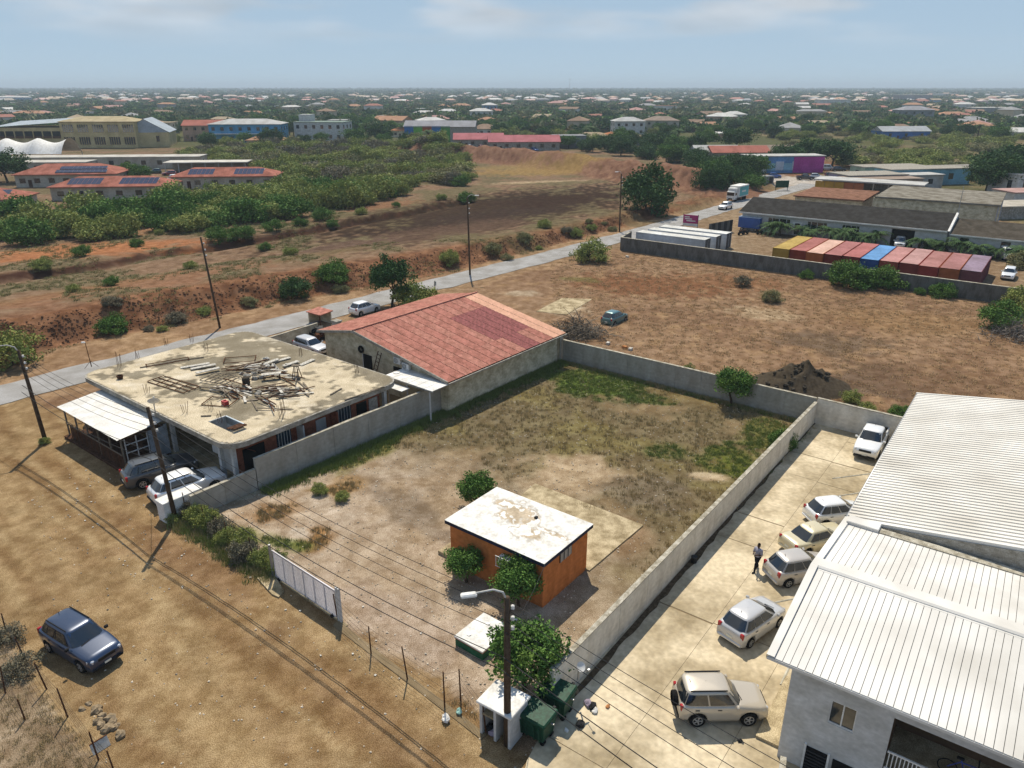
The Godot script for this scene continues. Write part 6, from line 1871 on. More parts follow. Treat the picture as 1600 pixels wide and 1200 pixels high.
func car(k: String, colour: String, at: Vector3, d: Vector2, label: String, group := "", detailed := true, called := "car") -> Node3D:
	var c: Dictionary = CARS[k]
	var cab: Array = c.cabin
	if not shapes.has("car_" + k):
		shapes["car_" + k] = car_body(k)
		shapes["cab_" + k] = cabin_mesh(cab)
		shapes["ws_" + k] = pane_mesh(cab, 0, -0.9, 0.9, 0.06, 0.9)
		shapes["rw_" + k] = pane_mesh(cab, 1, -0.86, 0.86, 0.14 if k != "pickup" else 0.3, 0.88)
		for i in c.win.size():
			for s in [2, 3]:
				shapes["sw_%s%d%d" % [k, i, s]] = pane_mesh(cab, s, c.win[i][0], c.win[i][1], 0.12, 0.84)
	var cat: String = {"pickup": "pickup", "van": "van", "suv": "SUV", "bigsuv": "SUV", "offroad": "SUV"}.get(k, "car")
	var t := thing({"pickup": "pickup_truck", "van": "van", "suv": "parked_suv", "bigsuv": "parked_suv", "offroad": "parked_suv", "sedan": "sedan"}.get(k, "parked_car") if called == "car" else called, label, cat, at, face(d), group)
	var pm := paint("paint_" + colour, PAINTS[colour])
	part(t, "body", shapes["car_" + k], pm)
	part(t, "cabin", shapes["cab_" + k], pm)
	part(t, "windscreen", shapes["ws_" + k], M.glass)
	part(t, "rear_window", shapes["rw_" + k], M.glass)
	for i in c.win.size():
		for s in [2, 3]:
			part(t, "side_window", shapes["sw_%s%d%d" % [k, i, s]], M.glass)
	part(t, "underbody", bx(c.l * 0.93, c.r * 1.1, c.w * 0.78), M.trim_black, Vector3(0, c.clear - 0.02, 0))
	for x in c.wx:
		for z in [-1, 1]:
			var w := part(t, "wheel", wheel_mesh(c.r), M.tyre, Vector3(x, c.r, z * (c.w / 2 - 0.12)))
			part(w, "rim", rim_mesh(c.r), M.rim)
	var hl: float = c.l / 2
	var yt: float = c.top[1][1]
	var hw: float = c.w / 2
	for z in [-1, 1]:
		part(t, "headlight", bx(0.34, 0.15, 0.34, 0.04), M.lamp_clear, Vector3(hl - 0.2, yt - 0.2, z * (hw - 0.28)), Vector3(0, z * 0.5, 0))
		part(t, "tail_light", bx(0.14, 0.3, 0.2, 0.03), M.lamp_red, Vector3(-hl + 0.09, c.top[-3][1] - 0.32, z * (hw - 0.2)))
		part(t, "mirror", bx(0.12, 0.14, 0.2, 0.04), M.trim_black if colour in ["navy", "black"] else pm, Vector3(cab[0] - 0.28, cab[4] + 0.02, z * (hw + 0.06)))
	part(t, "grille", bx(0.06, 0.16, c.w * 0.46, 0.01), M.trim_black, Vector3(hl - 0.02, yt - 0.26, 0))
	part(t, "number_plate", bx(0.02, 0.12, 0.32), M.plate, Vector3(hl + 0.012, c.clear + 0.16, 0))
	part(t, "number_plate", bx(0.02, 0.12, 0.32), M.plate, Vector3(-hl - 0.008, c.clear + 0.32, 0))
	if detailed:
		part(t, "front_bumper", bx(0.12, 0.14, c.w * 0.84, 0.05), M.trim_black, Vector3(hl - 0.03, c.clear + 0.08, 0))
		part(t, "rear_bumper", bx(0.12, 0.14, c.w * 0.84, 0.05), M.trim_black if k in ["suv", "bigsuv", "offroad"] else pm, Vector3(-hl + 0.02, c.clear + 0.12, 0))
		for z in [-1, 1]:
			for i in mini(2, c.win.size()):
				part(t, "door_handle", bx(0.18, 0.035, 0.03), M.trim_black, Vector3(cab[0] - 1.0 - i * 0.95, cab[4] - 0.14, z * (hw - 0.012)))
			if k in ["suv", "bigsuv", "offroad"]:
				part(t, "roof_rail", bx(absf(cab[2] - cab[1]) * 0.86, 0.05, 0.04, 0.01), M.trim_black, Vector3((cab[1] + cab[2]) / 2, cab[5] + 0.02, z * (cab[7] - 0.06)))
		part(t, "wiper", bx(0.03, 0.02, 0.5), M.trim_black, Vector3(cab[0] - 0.03, cab[4] + 0.06, 0.2), Vector3(0, 0.15, -0.6))
		part(t, "aerial", bx(0.02, 0.12, 0.02), M.trim_black, Vector3(cab[2] + 0.25, cab[5] + 0.04, 0), Vector3(0, 0, 0.5))
	if k == "offroad":
		var w := part(t, "spare_wheel", wheel_mesh(0.33), M.tyre, Vector3(-hl - 0.1, 0.95, 0.1), Vector3(0, PI / 2, 0))
		part(w, "rim", rim_mesh(0.33), M.rim)
	if k == "pickup":
		part(t, "bed_liner", bx(1.42, 0.02, 1.4), M.void, Vector3(-1.72, 1.115, 0))
		for z in [-1, 1]:
			part(t, "bed_rail", bx(1.5, 0.1, 0.1, 0.02), pm, Vector3(-1.75, 1.06, z * 0.78))
		part(t, "tailgate", bx(0.08, 0.16, 1.5, 0.02), pm, Vector3(-2.48, 1.03, 0))
		part(t, "roll_bar", bx(0.06, 0.4, 1.4, 0.02), M.trim_black, Vector3(-1.05, 1.1, 0))
	return t

func parked_cars() -> void:
	var n := car("suv", "navy", Vector3(-20.8, 0.03, -28.95), Vector2(0.86, 0.51), "dark blue SUV driving on the dirt road", "", true, "blue_suv")
	part(n, "emblem", bx(0.01, 0.08, 0.12), M.rim, Vector3(2.13, 0.74, 0))
	car("bigsuv", "white", Vector3(-21.75, 0.02, -44.15), Vector2(0.72, -0.69), "white SUV parked at the road end of the grey wall", "", true)
	car("bigsuv", "graphite", Vector3(-24.6, 0.02, -46.35), Vector2(0.76, -0.65), "dark grey SUV parked between the lean-to and the white SUV", "", true)
	car("offroad", "champagne", Vector3(9.0, 0.06, -25.15), Vector2(1.0, -0.02), "champagne three-door SUV with spare wheel in the concrete yard", "", true)
	car("hatch", "silver", Vector3(12.05, 0.06, -30.55), Vector2(0.78, -0.62), "silver hatchback alone beside the white roof edge, rear towards the viewer", "", true)
	car("hatch", "silver_warm", Vector3(16.0, 0.06, -34.95), Vector2(0.96, -0.27), "grey hatchback beside the walking person, half under the roof", "", true)
	car("sedan", "cream", Vector3(18.0, 0.06, -37.9), Vector2(0.92, -0.38), "cream sedan with blue rear window between two hatchbacks", "", true)
	car("hatch", "white", Vector3(20.35, 0.06, -40.75), Vector2(0.98, -0.2), "pale silver hatchback farthest up the car park beside the cream sedan", "", true)
	car("pickup", "white", Vector3(27.1, 0.06, -50.85), Vector2(-0.57, 0.82), "white double-cab pickup parked at the back wall of the car park", "", true)
	car("sedan", "blue", Vector3(6.05, 0.06, -19.6), Vector2(0.98, 0.2), "blue car roof just cut by the lower picture edge", "", true)
	# wreck in the field and cars behind the buildings
	var w := car("hatch", "teal", Vector3(11.96, 0.00, -84.00), Vector2(0.62, -0.78), "weathered teal car without wheels stranded in the brown field", "", false, "wrecked_car")
	w.position.y = -0.18
	car("wagon", "silver", Vector3(-20.75, 0.00, -73.31), Vector2(0.78, 0.62), "pale blue-grey car behind the flat concrete roof", "", false)
	car("hatch", "white", Vector3(-17.83, 0.00, -87.46), Vector2(0.64, -0.77), "white car behind the red tiled roof by the asphalt road", "", false)

# ---------------------------------------------------------------- utility poles and cables
func utility_pole(at: Vector3, h: float, lean: Vector3, label: String, lamp := Vector3.ZERO, r := 0.15) -> Node3D:
	var t := thing("utility_pole", label, "pole", at)
	var s := MB.new()
	s.tube([Vector3(0, -0.3, 0), lean * 0.5 + Vector3(0, h * 0.5, 0), lean + Vector3(0, h, 0)], r, r * 0.72, 8)
	part(t, "shaft", s.mesh(true), M.wood_pole)
	for y in [0.93, 0.86, 0.8]:
		part(t, "insulator", bx(0.14, 0.16, 0.14, 0.03), M.white, lean * y + Vector3(r + 0.06, h * y, 0))
		part(t, "bracket", bx(0.3, 0.05, 0.06), M.steel_dark, lean * y + Vector3(r * 0.5, h * y - 0.06, 0))
	if lamp != Vector3.ZERO:
		s = MB.new()
		var a := lean + Vector3(0, h - 0.2, 0)
		s.tube([a, a + Vector3(0, 0.45, 0) + lamp * 0.12, a + Vector3(0, 0.62, 0) + lamp * 0.4, a + Vector3(0, 0.55, 0) + lamp], 0.045, 0.035, 6)
		var arm := part(t, "lamp_arm", s.mesh(true), M.white_wall)
		var hd := part(arm, "lamp_head", bx(0.62, 0.12, 0.26, 0.05), M.white, a + Vector3(0, 0.47, 0) + lamp * 1.1)
		hd.rotation.y = face(Vector2(lamp.x, lamp.z))
	return t

func cable(a: Vector3, b: Vector3, sag: float, r: float, label: String, group: String) -> void:
	var s := MB.new()
	var p := []
	for i in 17:
		var k := i / 16.0
		p.append(a.lerp(b, k) - Vector3(0, sag * 4.0 * k * (1.0 - k), 0))
	s.tube(p, r, r, 4)
	solo("power_line", s.mesh(true), M.cable, label, "cable", Vector3.ZERO, Vector3.ZERO, group)

func poles_and_cables() -> void:
	var a := Vector3(-36.0, 0, -52.1)
	var b := Vector3(-21.25, 0, -40.85)
	var c := Vector3(-0.19, 0, -23.45)
	utility_pole(a, 7.5, Vector3(-0.25, 0, 0.1), "wooden utility pole with lamp arm beside the lean-to", Vector3(-1.7, 0, 0.2), 0.16)
	utility_pole(b, 7.9, Vector3(-0.25, 0, 0.3), "wooden utility pole in front of the white SUV and wall end", Vector3.ZERO, 0.15)
	utility_pole(c, 7.5, Vector3(0, 0, 0.05), "wooden street lamp pole beside the green dumpsters", Vector3(-1.3, 0, 0.25), 0.16)
	utility_pole(Vector3(-33.2, 0, -81.5), 10.3, Vector3(-0.6, 0, 0.1), "tall thin pole by the asphalt road behind the flat roof", Vector3.ZERO, 0.14)
	utility_pole(Vector3(-6.1, 0, -107.0), 11.0, Vector3(-0.15, 0, 0), "tall thin pole with small lamp above the red tiled roof", Vector3(1.2, 0, 0), 0.14)
	utility_pole(Vector3(20.3, 0, -142.1), 10.6, Vector3(-0.2, 0, 0), "tall pole by the round dark tree at the roadside", Vector3(-0.8, 0, 0), 0.15)
	utility_pole(Vector3(-9.8, 0, -93.0), 2.6, Vector3.ZERO, "short dark post by the asphalt road behind the red roof", Vector3.ZERO, 0.07)
	var off := Vector3(22.0, 0, -5.0)
	for i in 6:
		var y: float = [7.4, 7.1, 6.7, 6.3, 5.2, 4.7][i]
		var d := Vector3(0.25 - 0.1 * i, 0, 0.1 * i)
		var g := "power lines along the dirt road"
		var ord: String = ["first", "second", "third", "fourth", "fifth", "sixth"][i]
		var r := 0.016 if i < 4 else 0.024
		cable(a + Vector3(-0.2, y - 0.3, 0.1) + d, b + Vector3(-0.2, y, 0.25) + d, 0.55, r, "black cable, %s from the top, between lean-to pole and wall-end pole" % ord, g + ", far span")
		cable(b + Vector3(-0.2, y, 0.25) + d, c + Vector3(0, y - 0.25, 0) + d, 0.8 + 0.05 * i, r, "black cable, %s from the top, between wall-end pole and street lamp pole" % ord, g + ", middle span")
		cable(c + Vector3(0, y - 0.25, 0) + d, off + Vector3(0, y, 0) + d * 3.0, 0.9, r, "black cable, %s from the top, from street lamp pole over the yard" % ord, g + ", near span")
	cable(b + Vector3(-0.2, 6.2, 0.2), Vector3(-26.2, 3.4, -49.5), 0.4, 0.014, "thin cable from the wall-end pole to the slab roof", "")
	cable(c + Vector3(0, 5.6, 0), Vector3(1.9, 2.7, -33.0), 0.3, 0.014, "thin cable from the street lamp pole to the orange house", "")
	cable(a + Vector3(-0.2, 6.9, 0.1), Vector3(-70, 6.5, -75), 0.8, 0.016, "black cable leaving the lean-to pole across the asphalt road", "")
	cable(Vector3(-33.8, 10.0, -81.4), Vector3(-6.25, 10.6, -107.0), 0.9, 0.018, "black cable over the asphalt road between the two tall poles", "")
	cable(Vector3(-6.25, 10.6, -107.0), Vector3(20.1, 10.2, -142.1), 0.9, 0.018, "black cable from the tall pole towards the round dark tree", "")

# ---------------------------------------------------------------- fences, gate
func wire_fence(label: String, bases: Array, h: float, lean: float, sd: int) -> void:
	var t := thing("wire_fence", label, "fence")
	var g := RandomNumberGenerator.new()
	g.seed = sd
	var tops := []
	for p: Vector3 in bases:
		var top: Vector3 = p + Vector3(g.randfn(-0.08, lean), h * g.randf_range(0.85, 1.1), g.randfn(0, lean))
		tops.append(top)
		var s := MB.new()
		s.tube([p - Vector3(0, 0.2, 0), top], 0.04, 0.03, 5)
		part(t, "post", s.mesh(), M.rust)
	for k in 5:
		var s := MB.new()
		for i in bases.size() - 1:
			var f := 0.15 + k * 0.2
			var a: Vector3 = bases[i].lerp(tops[i], f)
			var b: Vector3 = bases[i + 1].lerp(tops[i + 1], f)
			s.tube([a, a.lerp(b, 0.5) - Vector3(0, 0.05, 0), b], 0.006, 0.006, 3)
		part(t, "wire", s.mesh(), M.steel_dark)

func fences_and_gate() -> void:
	wire_fence("rusty wire fence along the front of the lot beside the gate", [Vector3(-8.96, 0.00, -31.34), Vector3(-6.81, 0.00, -28.81), Vector3(-4.82, 0.00, -27.13), Vector3(-2.97, 0.00, -25.44), Vector3(-2.29, 0.00, -25.89), Vector3(-1.09, 0.00, -24.07)], 1.75, 0.06, 3)
	wire_fence("overgrown wire fence between the gate and the wall end", [Vector3(-20.77, 0.00, -41.35), Vector3(-18.94, 0.00, -39.86), Vector3(-17.05, 0.00, -38.32), Vector3(-15.08, 0.00, -36.74), Vector3(-13.39, 0.00, -35.44)], 1.6, 0.06, 4)
	wire_fence("leaning wire fence of the dry plot beside the dark blue SUV", [Vector3(-26.94, 0.00, -31.49), Vector3(-25.20, 0.00, -30.08), Vector3(-23.36, 0.00, -28.51), Vector3(-21.15, 0.00, -26.54), Vector3(-19.33, 0.00, -24.94), Vector3(-16.85, 0.00, -22.71), Vector3(-15.53, 0.00, -21.65)], 1.5, 0.14, 5)
	wire_fence("second row of leaning posts inside the dry plot at the left edge", [Vector3(-24.33, 0.00, -27.21), Vector3(-22.90, 0.00, -26.27), Vector3(-21.07, 0.00, -24.76)], 1.3, 0.12, 6)
	# sliding gate: frame and slats
	var p0 := Vector3(-13.2, 0, -34.85)
	var p1 := Vector3(-8.95, 0, -31.3)
	var d := p1 - p0
	var l := d.length()
	var t := thing("sliding_gate", "pale lilac sliding gate with narrow slats at the dirt road", "gate", p0, face(Vector2(d.x, d.z)))
	for y in [0.12, 1.78]:
		part(t, "frame_rail", bx(l, 0.07, 0.06), M.gate_lilac, Vector3(l / 2, y, 0))
	for i in 7:
		part(t, "frame_upright", bx(0.05, 1.6, 0.05), M.galvanised, Vector3(0.04 + (l - 0.08) * i / 6.0, 0.18, -0.03))
	for i in 19:
		part(t, "slat", bx(l - 0.1, 0.055, 0.018), M.gate_lilac, Vector3(l / 2, 0.21 + i * 0.083, 0.012))
	part(t, "ground_rail", bx(l + 1.5, 0.05, 0.12), M.slab, Vector3(l / 2, 0.0, 0))
	for x in [-0.2, l + 0.12, l + 0.3]:
		part(t, "gate_post", bx(0.11, 2.1, 0.11), M.white_wall if x > 0 else M.galvanised, Vector3(x, 0, 0))
	for x in [0.4, l - 0.4]:
		part(t, "roller", wheel_mesh(0.1), M.steel_dark, Vector3(x, 0.1, 0.0))
	var s := MB.new()
	s.prism(PackedVector2Array([Vector2(-14.18, -34.73), Vector2(-13.38, -35.14), Vector2(-12.37, -33.60), Vector2(-12.49, -33.05), Vector2(-12.94, -33.32)]), -0.1, 0.09)
	solo("gate_footing", s.mesh(), M.slab, "broken concrete footing at the hinge end of the lilac gate", "slab")
	s = MB.new()
	s.prism(PackedVector2Array([Vector2(-9.11, -30.85), Vector2(-8.94, -31.24), Vector2(-1.08, -23.97), Vector2(-1.29, -23.70)]), -0.1, 0.035)
	setting("fence_kerb", s.mesh(), M.joint)

# ---------------------------------------------------------------- bins, tank, rubbish, stones
func dumpster(at: Vector3, turn: float, label: String) -> void:
	var t := thing("dumpster", label, "dumpster", at, turn, "green dumpsters")
	var s := MB.new()
	var lo := [Vector2(-0.55, -0.4), Vector2(0.55, -0.4), Vector2(0.55, 0.4), Vector2(-0.55, 0.4)]
	var hi := [Vector2(-0.68, -0.52), Vector2(0.68, -0.52), Vector2(0.68, 0.52), Vector2(-0.68, 0.52)]
	for i in 4:
		var k := (i + 1) % 4
		s.quad(v3(lo[i], 0.18), v3(lo[k], 0.18), v3(hi[k], 1.15), v3(hi[i], 1.15))
	s.quad(v3(lo[0], 0.18), v3(lo[1], 0.18), v3(lo[2], 0.18), v3(lo[3], 0.18))
	part(t, "tub", s.mesh(), M.bin_green)
	part(t, "rim", bx(1.44, 0.07, 1.12, 0.02), M.bin_green, Vector3(0, 1.12, 0))
	var lid := part(t, "lid", bx(1.42, 0.1, 1.12, 0.05), M.bin_green, Vector3(0, 1.2, 0), Vector3(0.06, 0, 0))
	part(lid, "handle", bx(0.7, 0.04, 0.06), M.bin_green, Vector3(0, 0.1, 0.5))
	for x in [-0.5, 0.5]:
		part(lid, "hinge", bx(0.12, 0.08, 0.1), M.trim_black, Vector3(x, 0.04, -0.55))
		for i in 2:
			part(t, "side_rib", bx(0.05, 0.8, 0.04), M.bin_green, Vector3(x * (0.4 + 0.5 * i), 0.25, 0.5), Vector3(0.12, 0, 0))
		for z in [-0.3, 0.3]:
			part(t, "caster", wheel_mesh(0.1), M.tyre, Vector3(x, 0.1, z))
		part(t, "lifting_pin", bx(0.16, 0.06, 0.06), M.galvanised, Vector3(x * 1.5, 0.98, 0))

func street_things() -> void:
	dumpster(Vector3(1.05, 0.06, -23.95), GRID + 0.05, "green dumpster beside the lamp pole, nearest the viewer")
	dumpster(Vector3(1.95, 0.06, -25.25), GRID + 0.1, "green dumpster against the end of the cream wall")
	# white bin house with shelf opening
	var t := thing("bin_house", "small white concrete bin house under the tree by the lamp pole", "shelter", Vector3(-0.35, 0, -24.15), GRID + 0.07)
	part(t, "roof", bx(1.75, 0.1, 1.5, 0.02), M.white, Vector3(0, 1.72, 0))
	for x in [-0.72, 0.0, 0.72]:
		part(t, "side_wall", bx(0.12, 1.75, 1.3), M.white_wall, Vector3(x, -0.03, 0))
	part(t, "back_wall", bx(1.4, 1.7, 0.1), M.white_wall, Vector3(0, 0, -0.6))
	part(t, "shelf", bx(0.6, 0.07, 1.2), M.slab, Vector3(-0.36, 1.1, 0.02))
	for k in [[Vector3(-0.55, 0.0, 0.3), M.trim_black, "black rubbish bag in the left bay of the bin house"], [Vector3(-0.2, 0.0, 0.35), tint("lilac_bag", Color(0.35, 0.3, 0.38)), "lilac rubbish bag in the bin house opening"]]:
		solo("rubbish_bag", rock(1, 0.25), k[1], k[2], "rubbish bag", t.position + Basis(Vector3.UP, t.rotation.y) * k[0])
	# cistern: white lid, green and red sides
	t = thing("cistern", "low white-topped cistern with green sides in the gravel", "tank", Vector3(-1.42, 0, -29.75), face(Vector2(0.78, 0.62)) + 0.0)
	part(t, "tank", bx(1.75, 0.42, 2.15), M.tank_green, Vector3(0, 0, 0))
	part(t, "red_band", bx(1.8, 0.06, 2.2), M.brick_red, Vector3(0, 0.422, 0))
	part(t, "lid", bx(1.84, 0.08, 2.24, 0.01), M.white, Vector3(0, 0.485, 0))
	for k in [Vector3(-0.4, 0.566, 0.6), Vector3(-0.2, 0.566, -0.6)]:
		var s := MB.new()
		s.lathe([[0.11, 0.0], [0.11, 0.04], [0.0, 0.05]], 14)
		part(t, "cap", s.mesh(), M.galvanised, k)
	part(t, "brick_kerb", bx(2.3, 0.14, 0.22), M.brick_red, Vector3(0.3, 0, -1.3))
	t = thing("pump_box", "little white pump cover behind the cistern", "box", Vector3(0.1, 0, -30.9), GRID)
	part(t, "cover", bx(0.5, 0.35, 0.4, 0.03), M.white)
	part(t, "pipe", bx(0.9, 0.05, 0.05), M.white, Vector3(0.5, 0.1, 0))
	dish(Vector3(2.91, 1.20, -25.86), 0.22, -0.9, "small white dish on the yard side of the cream wall end")
	# rubbish in the yard
	for k in [[Vector3(3.53, 0.00, -25.37), M.trim_black, 0.2, "black bag of the litter pile in the yard"], [Vector3(3.37, 0.00, -25.52), tint("lilac_bag"), 0.2, "lilac bag of the litter pile in the yard"], [Vector3(3.65, 0.00, -25.19), M.white, 0.15, "white bag of the litter pile in the yard"], [Vector3(2.88, 0.00, -24.38), M.trim_black, 0.2, "black bag lying by itself near the dumpsters"], [Vector3(2.31, 0.00, -24.14), M.white, 0.1, "small white bag near the dumpster shadow"], [Vector3(4.24, 0.00, -25.44), tint("orange_bag", Color(0.55, 0.25, 0.1)), 0.1, "small orange bag in the yard"], [Vector3(2.95, 0.00, -26.31), M.stone, 0.1, "small pale bag at the dumpster corner"], [Vector3(-2.85, 0.00, -24.76), M.white, 0.2, "pale bag lying on the verge by the fence"], [Vector3(-2.30, 0.00, -25.15), tint("mint", Color(0.3, 0.5, 0.45)), 0.15, "mint plastic bag on the verge by the fence"], [Vector3(9.50, 0.00, -23.57), M.trim_black, 0.08, "small dark bag behind the champagne SUV"]]:
		solo("rubbish_bag", rock(2, k[2]), k[1], k[3], "rubbish bag", k[0] + Vector3(0, 0.05, 0), Vector3(0, rng.randf() * 6, 0))
	t = thing("trash_can", "small black trash can against the yard side of the cream wall", "trash can", Vector3(10.46, 0.00, -36.24), 0)
	var s := MB.new()
	s.lathe([[0.0, 0.0], [0.15, 0.0], [0.18, 0.4], [0.15, 0.44], [0.0, 0.44]], 14)
	part(t, "can", s.mesh(), M.trim_black)
	s = MB.new()
	s.lathe([[0.19, 0.0], [0.19, 0.04], [0.0, 0.08]], 14, Vector3(0, 0.42, 0))
	part(t, "lid", s.mesh(), M.steel_dark)
	# stones beside the dirt road
	var st := [Vector3(-18.80, 0.00, -25.67), Vector3(-18.29, 0.00, -25.30), Vector3(-18.13, 0.00, -25.19), Vector3(-17.85, 0.00, -24.97), Vector3(-17.58, 0.00, -24.73), Vector3(-17.42, 0.00, -24.80), Vector3(-17.26, 0.00, -24.59), Vector3(-17.02, 0.00, -24.31), Vector3(-17.00, 0.00, -24.45), Vector3(-16.56, 0.00, -23.94), Vector3(-17.91, 0.00, -24.66), Vector3(-17.63, 0.00, -24.45), Vector3(-18.95, 0.00, -25.37), Vector3(-17.26, 0.00, -24.24)]
	for i in st.size():
		solo("field_stone", rock(i % 4, 0.15 + 0.1 * ((i * 7) % 4) / 3.0), M.stone, "%s pale stone from the dark blue SUV in the row by the fence" % ORD[i], "stone", st[i] - Vector3(0, 0.06, 0), Vector3(0, i * 1.3, 0), "stones along the dry plot")
	t = thing("fallen_sheet", "rusty sheet leaning between the fence posts of the dry plot", "sheet", Vector3(-16.94, 0.00, -23.18), 0.9)
	part(t, "sheet", bx(0.7, 0.45, 0.03), M.board_white, Vector3.ZERO, Vector3(-0.5, 0, 0))
	part(t, "edge", bx(0.7, 0.04, 0.05), M.rust, Vector3(0, 0.38, -0.22))
	# brush heap, soil mound, loose things in the brown field
	t = thing("brush_heap", "grey heap of dead branches beside the wrecked car", "brush heap", Vector3(7.28, 0.00, -78.91))
	var g := RandomNumberGenerator.new()
	g.seed = 31
	var bm := MB.new()
	for i in 420:
		var q := Vector3(g.randfn(0, 1.1), 0, g.randfn(0, 0.9))
		q.y = maxf(0.05, (1.7 - q.length() * 0.75) * g.randf())
		var e := q + Vector3(g.randfn(0, 0.5), g.randfn(0.15, 0.35), g.randfn(0, 0.5))
		bm.tube([q, q.lerp(e, 0.5) + Vector3(0, 0.06, 0), e], 0.03, 0.012, 3)
	var br := part(t, "branches", bm.mesh(), M.wood_grey)
	br.scale = Vector3(1.7, 1.25, 1.5)
	br.set_meta("kind", "stuff")
	part(t, "core", mound_mesh(2.6, 1.2, 5), M.rock_dark)
	t = thing("brush_heap", "grey heap of dead branches at the right picture edge", "brush heap", Vector3(55.30, 0.00, -77.77))
	br = part(t, "branches", bm.mesh(), tint("dead_wood", Color(0.25, 0.22, 0.19)))
	br.scale = Vector3(1.5, 1.2, 1.3)
	br.set_meta("kind", "stuff")
	t = thing("soil_mound", "dark gravelly soil mound behind the back wall", "mound", Vector3(26.44, 0.00, -63.84))
	part(t, "soil", mound_mesh(4.9, 2.2, 2), mat("soil", Color(0.1, 0.082, 0.06), 0.95, 0, "gravel", 0.5, "blotch", 0.4))
	for i in 60:
		var a := g.randf() * TAU
		var rr := g.randf() * 3.6
		part(t, "lump", rock(i % 4, 0.1 + g.randf() * 0.1), M.rock_dark, Vector3(cos(a) * rr, maxf(0.0, 2.1 * pow(maxf(0, 1 - rr / 4.9), 1.15)), sin(a) * rr * 0.8))
	for k in [[Vector3(10.21, 0.00, -75.59), "white block lying just behind the back wall"], [Vector3(11.81, 0.00, -74.33), "orange and white box lying behind the back wall"], [Vector3(12.32, 0.00, -73.72), "pale slab lying beside the orange box"], [Vector3(18.50, 0.00, -119.26), "pale block lying near the dark yard wall"]]:
		solo("loose_block", bx(0.5, 0.25, 0.35, 0.02), M.board_white if k[1][0] != "o" else tint("orange_bag"), k[1], "block", k[0], Vector3(0, rng.randf() * 3, 0))
	# litter flecks on the dirt road
	for i in 34:
		var q := Vector3(rng.randf_range(-34, -4), 0.03, 0)
		q.z = -27.0 + (q.x + 6) * 0.75 - rng.randf_range(-5.0, 9.0) * 0.5
		solo("litter_scrap", bx(0.1, 0.02, 0.07 + 0.02 * (i % 3)), M.board_white, "pale scrap of litter lying on the dirt road", "litter", q, Vector3(0, rng.randf() * 3, 0), "litter on the dirt road")

func mound_mesh(r: float, h: float, sd: int) -> ArrayMesh:
	var nn := FastNoiseLite.new()
	nn.seed = sd
	nn.frequency = 0.45
	return grid_mesh(25, 13, func(i, j):
		var a: float = TAU * i / 24.0
		var k: float = j / 12.0
		var p := Vector2(cos(a), sin(a) * 0.8) * r * k
		return Vector3(p.x, h * pow(1.0 - k, 1.15) * (1.0 + nn.get_noise_2dv(p * 2.0) * 0.5) - 0.1 * k, p.y))

# ---------------------------------------------------------------- the walking person: tapered bones joined by a smooth minimum, meshed as surface nets
func bone_field(p: Vector3, bones: Array) -> float:
	var d := 1.0
	for b in bones:
		var a: Vector3 = b[0]
		var e: Vector3 = b[1] - a
		var t := clampf((p - a).dot(e) / e.length_squared(), 0.0, 1.0)
		var q: Vector3 = (p - a - e * t) * b[4]
		var k: float = q.length() - lerpf(b[2], b[3], t)
		var h := clampf(0.5 + 0.5 * (d - k) / 0.03, 0.0, 1.0)
		d = lerpf(d, k, h) - 0.03 * h * (1.0 - h)
	return d

func body_mesh(bones: Array, lo: Vector3, hi: Vector3, cell: float) -> ArrayMesh:
	var n := Vector3i(((hi - lo) / cell).ceil()) + Vector3i.ONE
	var f := PackedFloat32Array()
	f.resize(n.x * n.y * n.z)
	for k in n.z:
		for j in n.y:
			var y := lo.y + j * cell
			var row := []
			for b in bones:
				if y > minf(b[0].y, b[1].y) - 0.22 and y < maxf(b[0].y, b[1].y) + 0.22:
					row.append(b)
			for i in n.x:
				f[(k * n.y + j) * n.x + i] = bone_field(lo + Vector3(i, j, k) * cell, row)
	var at := {}
	var v := PackedVector3Array()
	for k in n.z - 1:
		for j in n.y - 1:
			for i in n.x - 1:
				var o := (k * n.y + j) * n.x + i
				var sum := Vector3.ZERO
				var c := 0
				var inn := 0
				var vals := []
				for q in 8:
					var val := f[o + (q & 1) + ((q >> 1) & 1) * n.x + ((q >> 2) & 1) * n.x * n.y]
					vals.append(val)
					if val < 0:
						inn += 1
				if inn == 0 or inn == 8:
					continue
				for e in [[0, 1], [2, 3], [4, 5], [6, 7], [0, 2], [1, 3], [4, 6], [5, 7], [0, 4], [1, 5], [2, 6], [3, 7]]:
					var a: float = vals[e[0]]
					var b: float = vals[e[1]]
					if (a < 0) != (b < 0):
						var t := a / (a - b)
						var pa := Vector3(e[0] & 1, (e[0] >> 1) & 1, (e[0] >> 2) & 1)
						var pb := Vector3(e[1] & 1, (e[1] >> 1) & 1, (e[1] >> 2) & 1)
						sum += pa.lerp(pb, t)
						c += 1
				at[o] = v.size()
				v.append(lo + (Vector3(i, j, k) + sum / c) * cell)
	var ix := PackedInt32Array()
	var step := [1, n.x, n.x * n.y]
	for o in at:
		for ax in 3:
			var u: int = step[(ax + 1) % 3]
			var w: int = step[(ax + 2) % 3]
			if at.has(o - u) and at.has(o - w) and at.has(o - u - w) and (f[o] < 0) != (f[o + step[ax]] < 0):
				var q := [at[o], at[o - u], at[o - u - w], at[o - w]]
				if f[o] < 0:
					ix.append_array([q[0], q[2], q[1], q[0], q[3], q[2]])
				else:
					ix.append_array([q[0], q[1], q[2], q[0], q[2], q[3]])
	return indexed(v, ix)

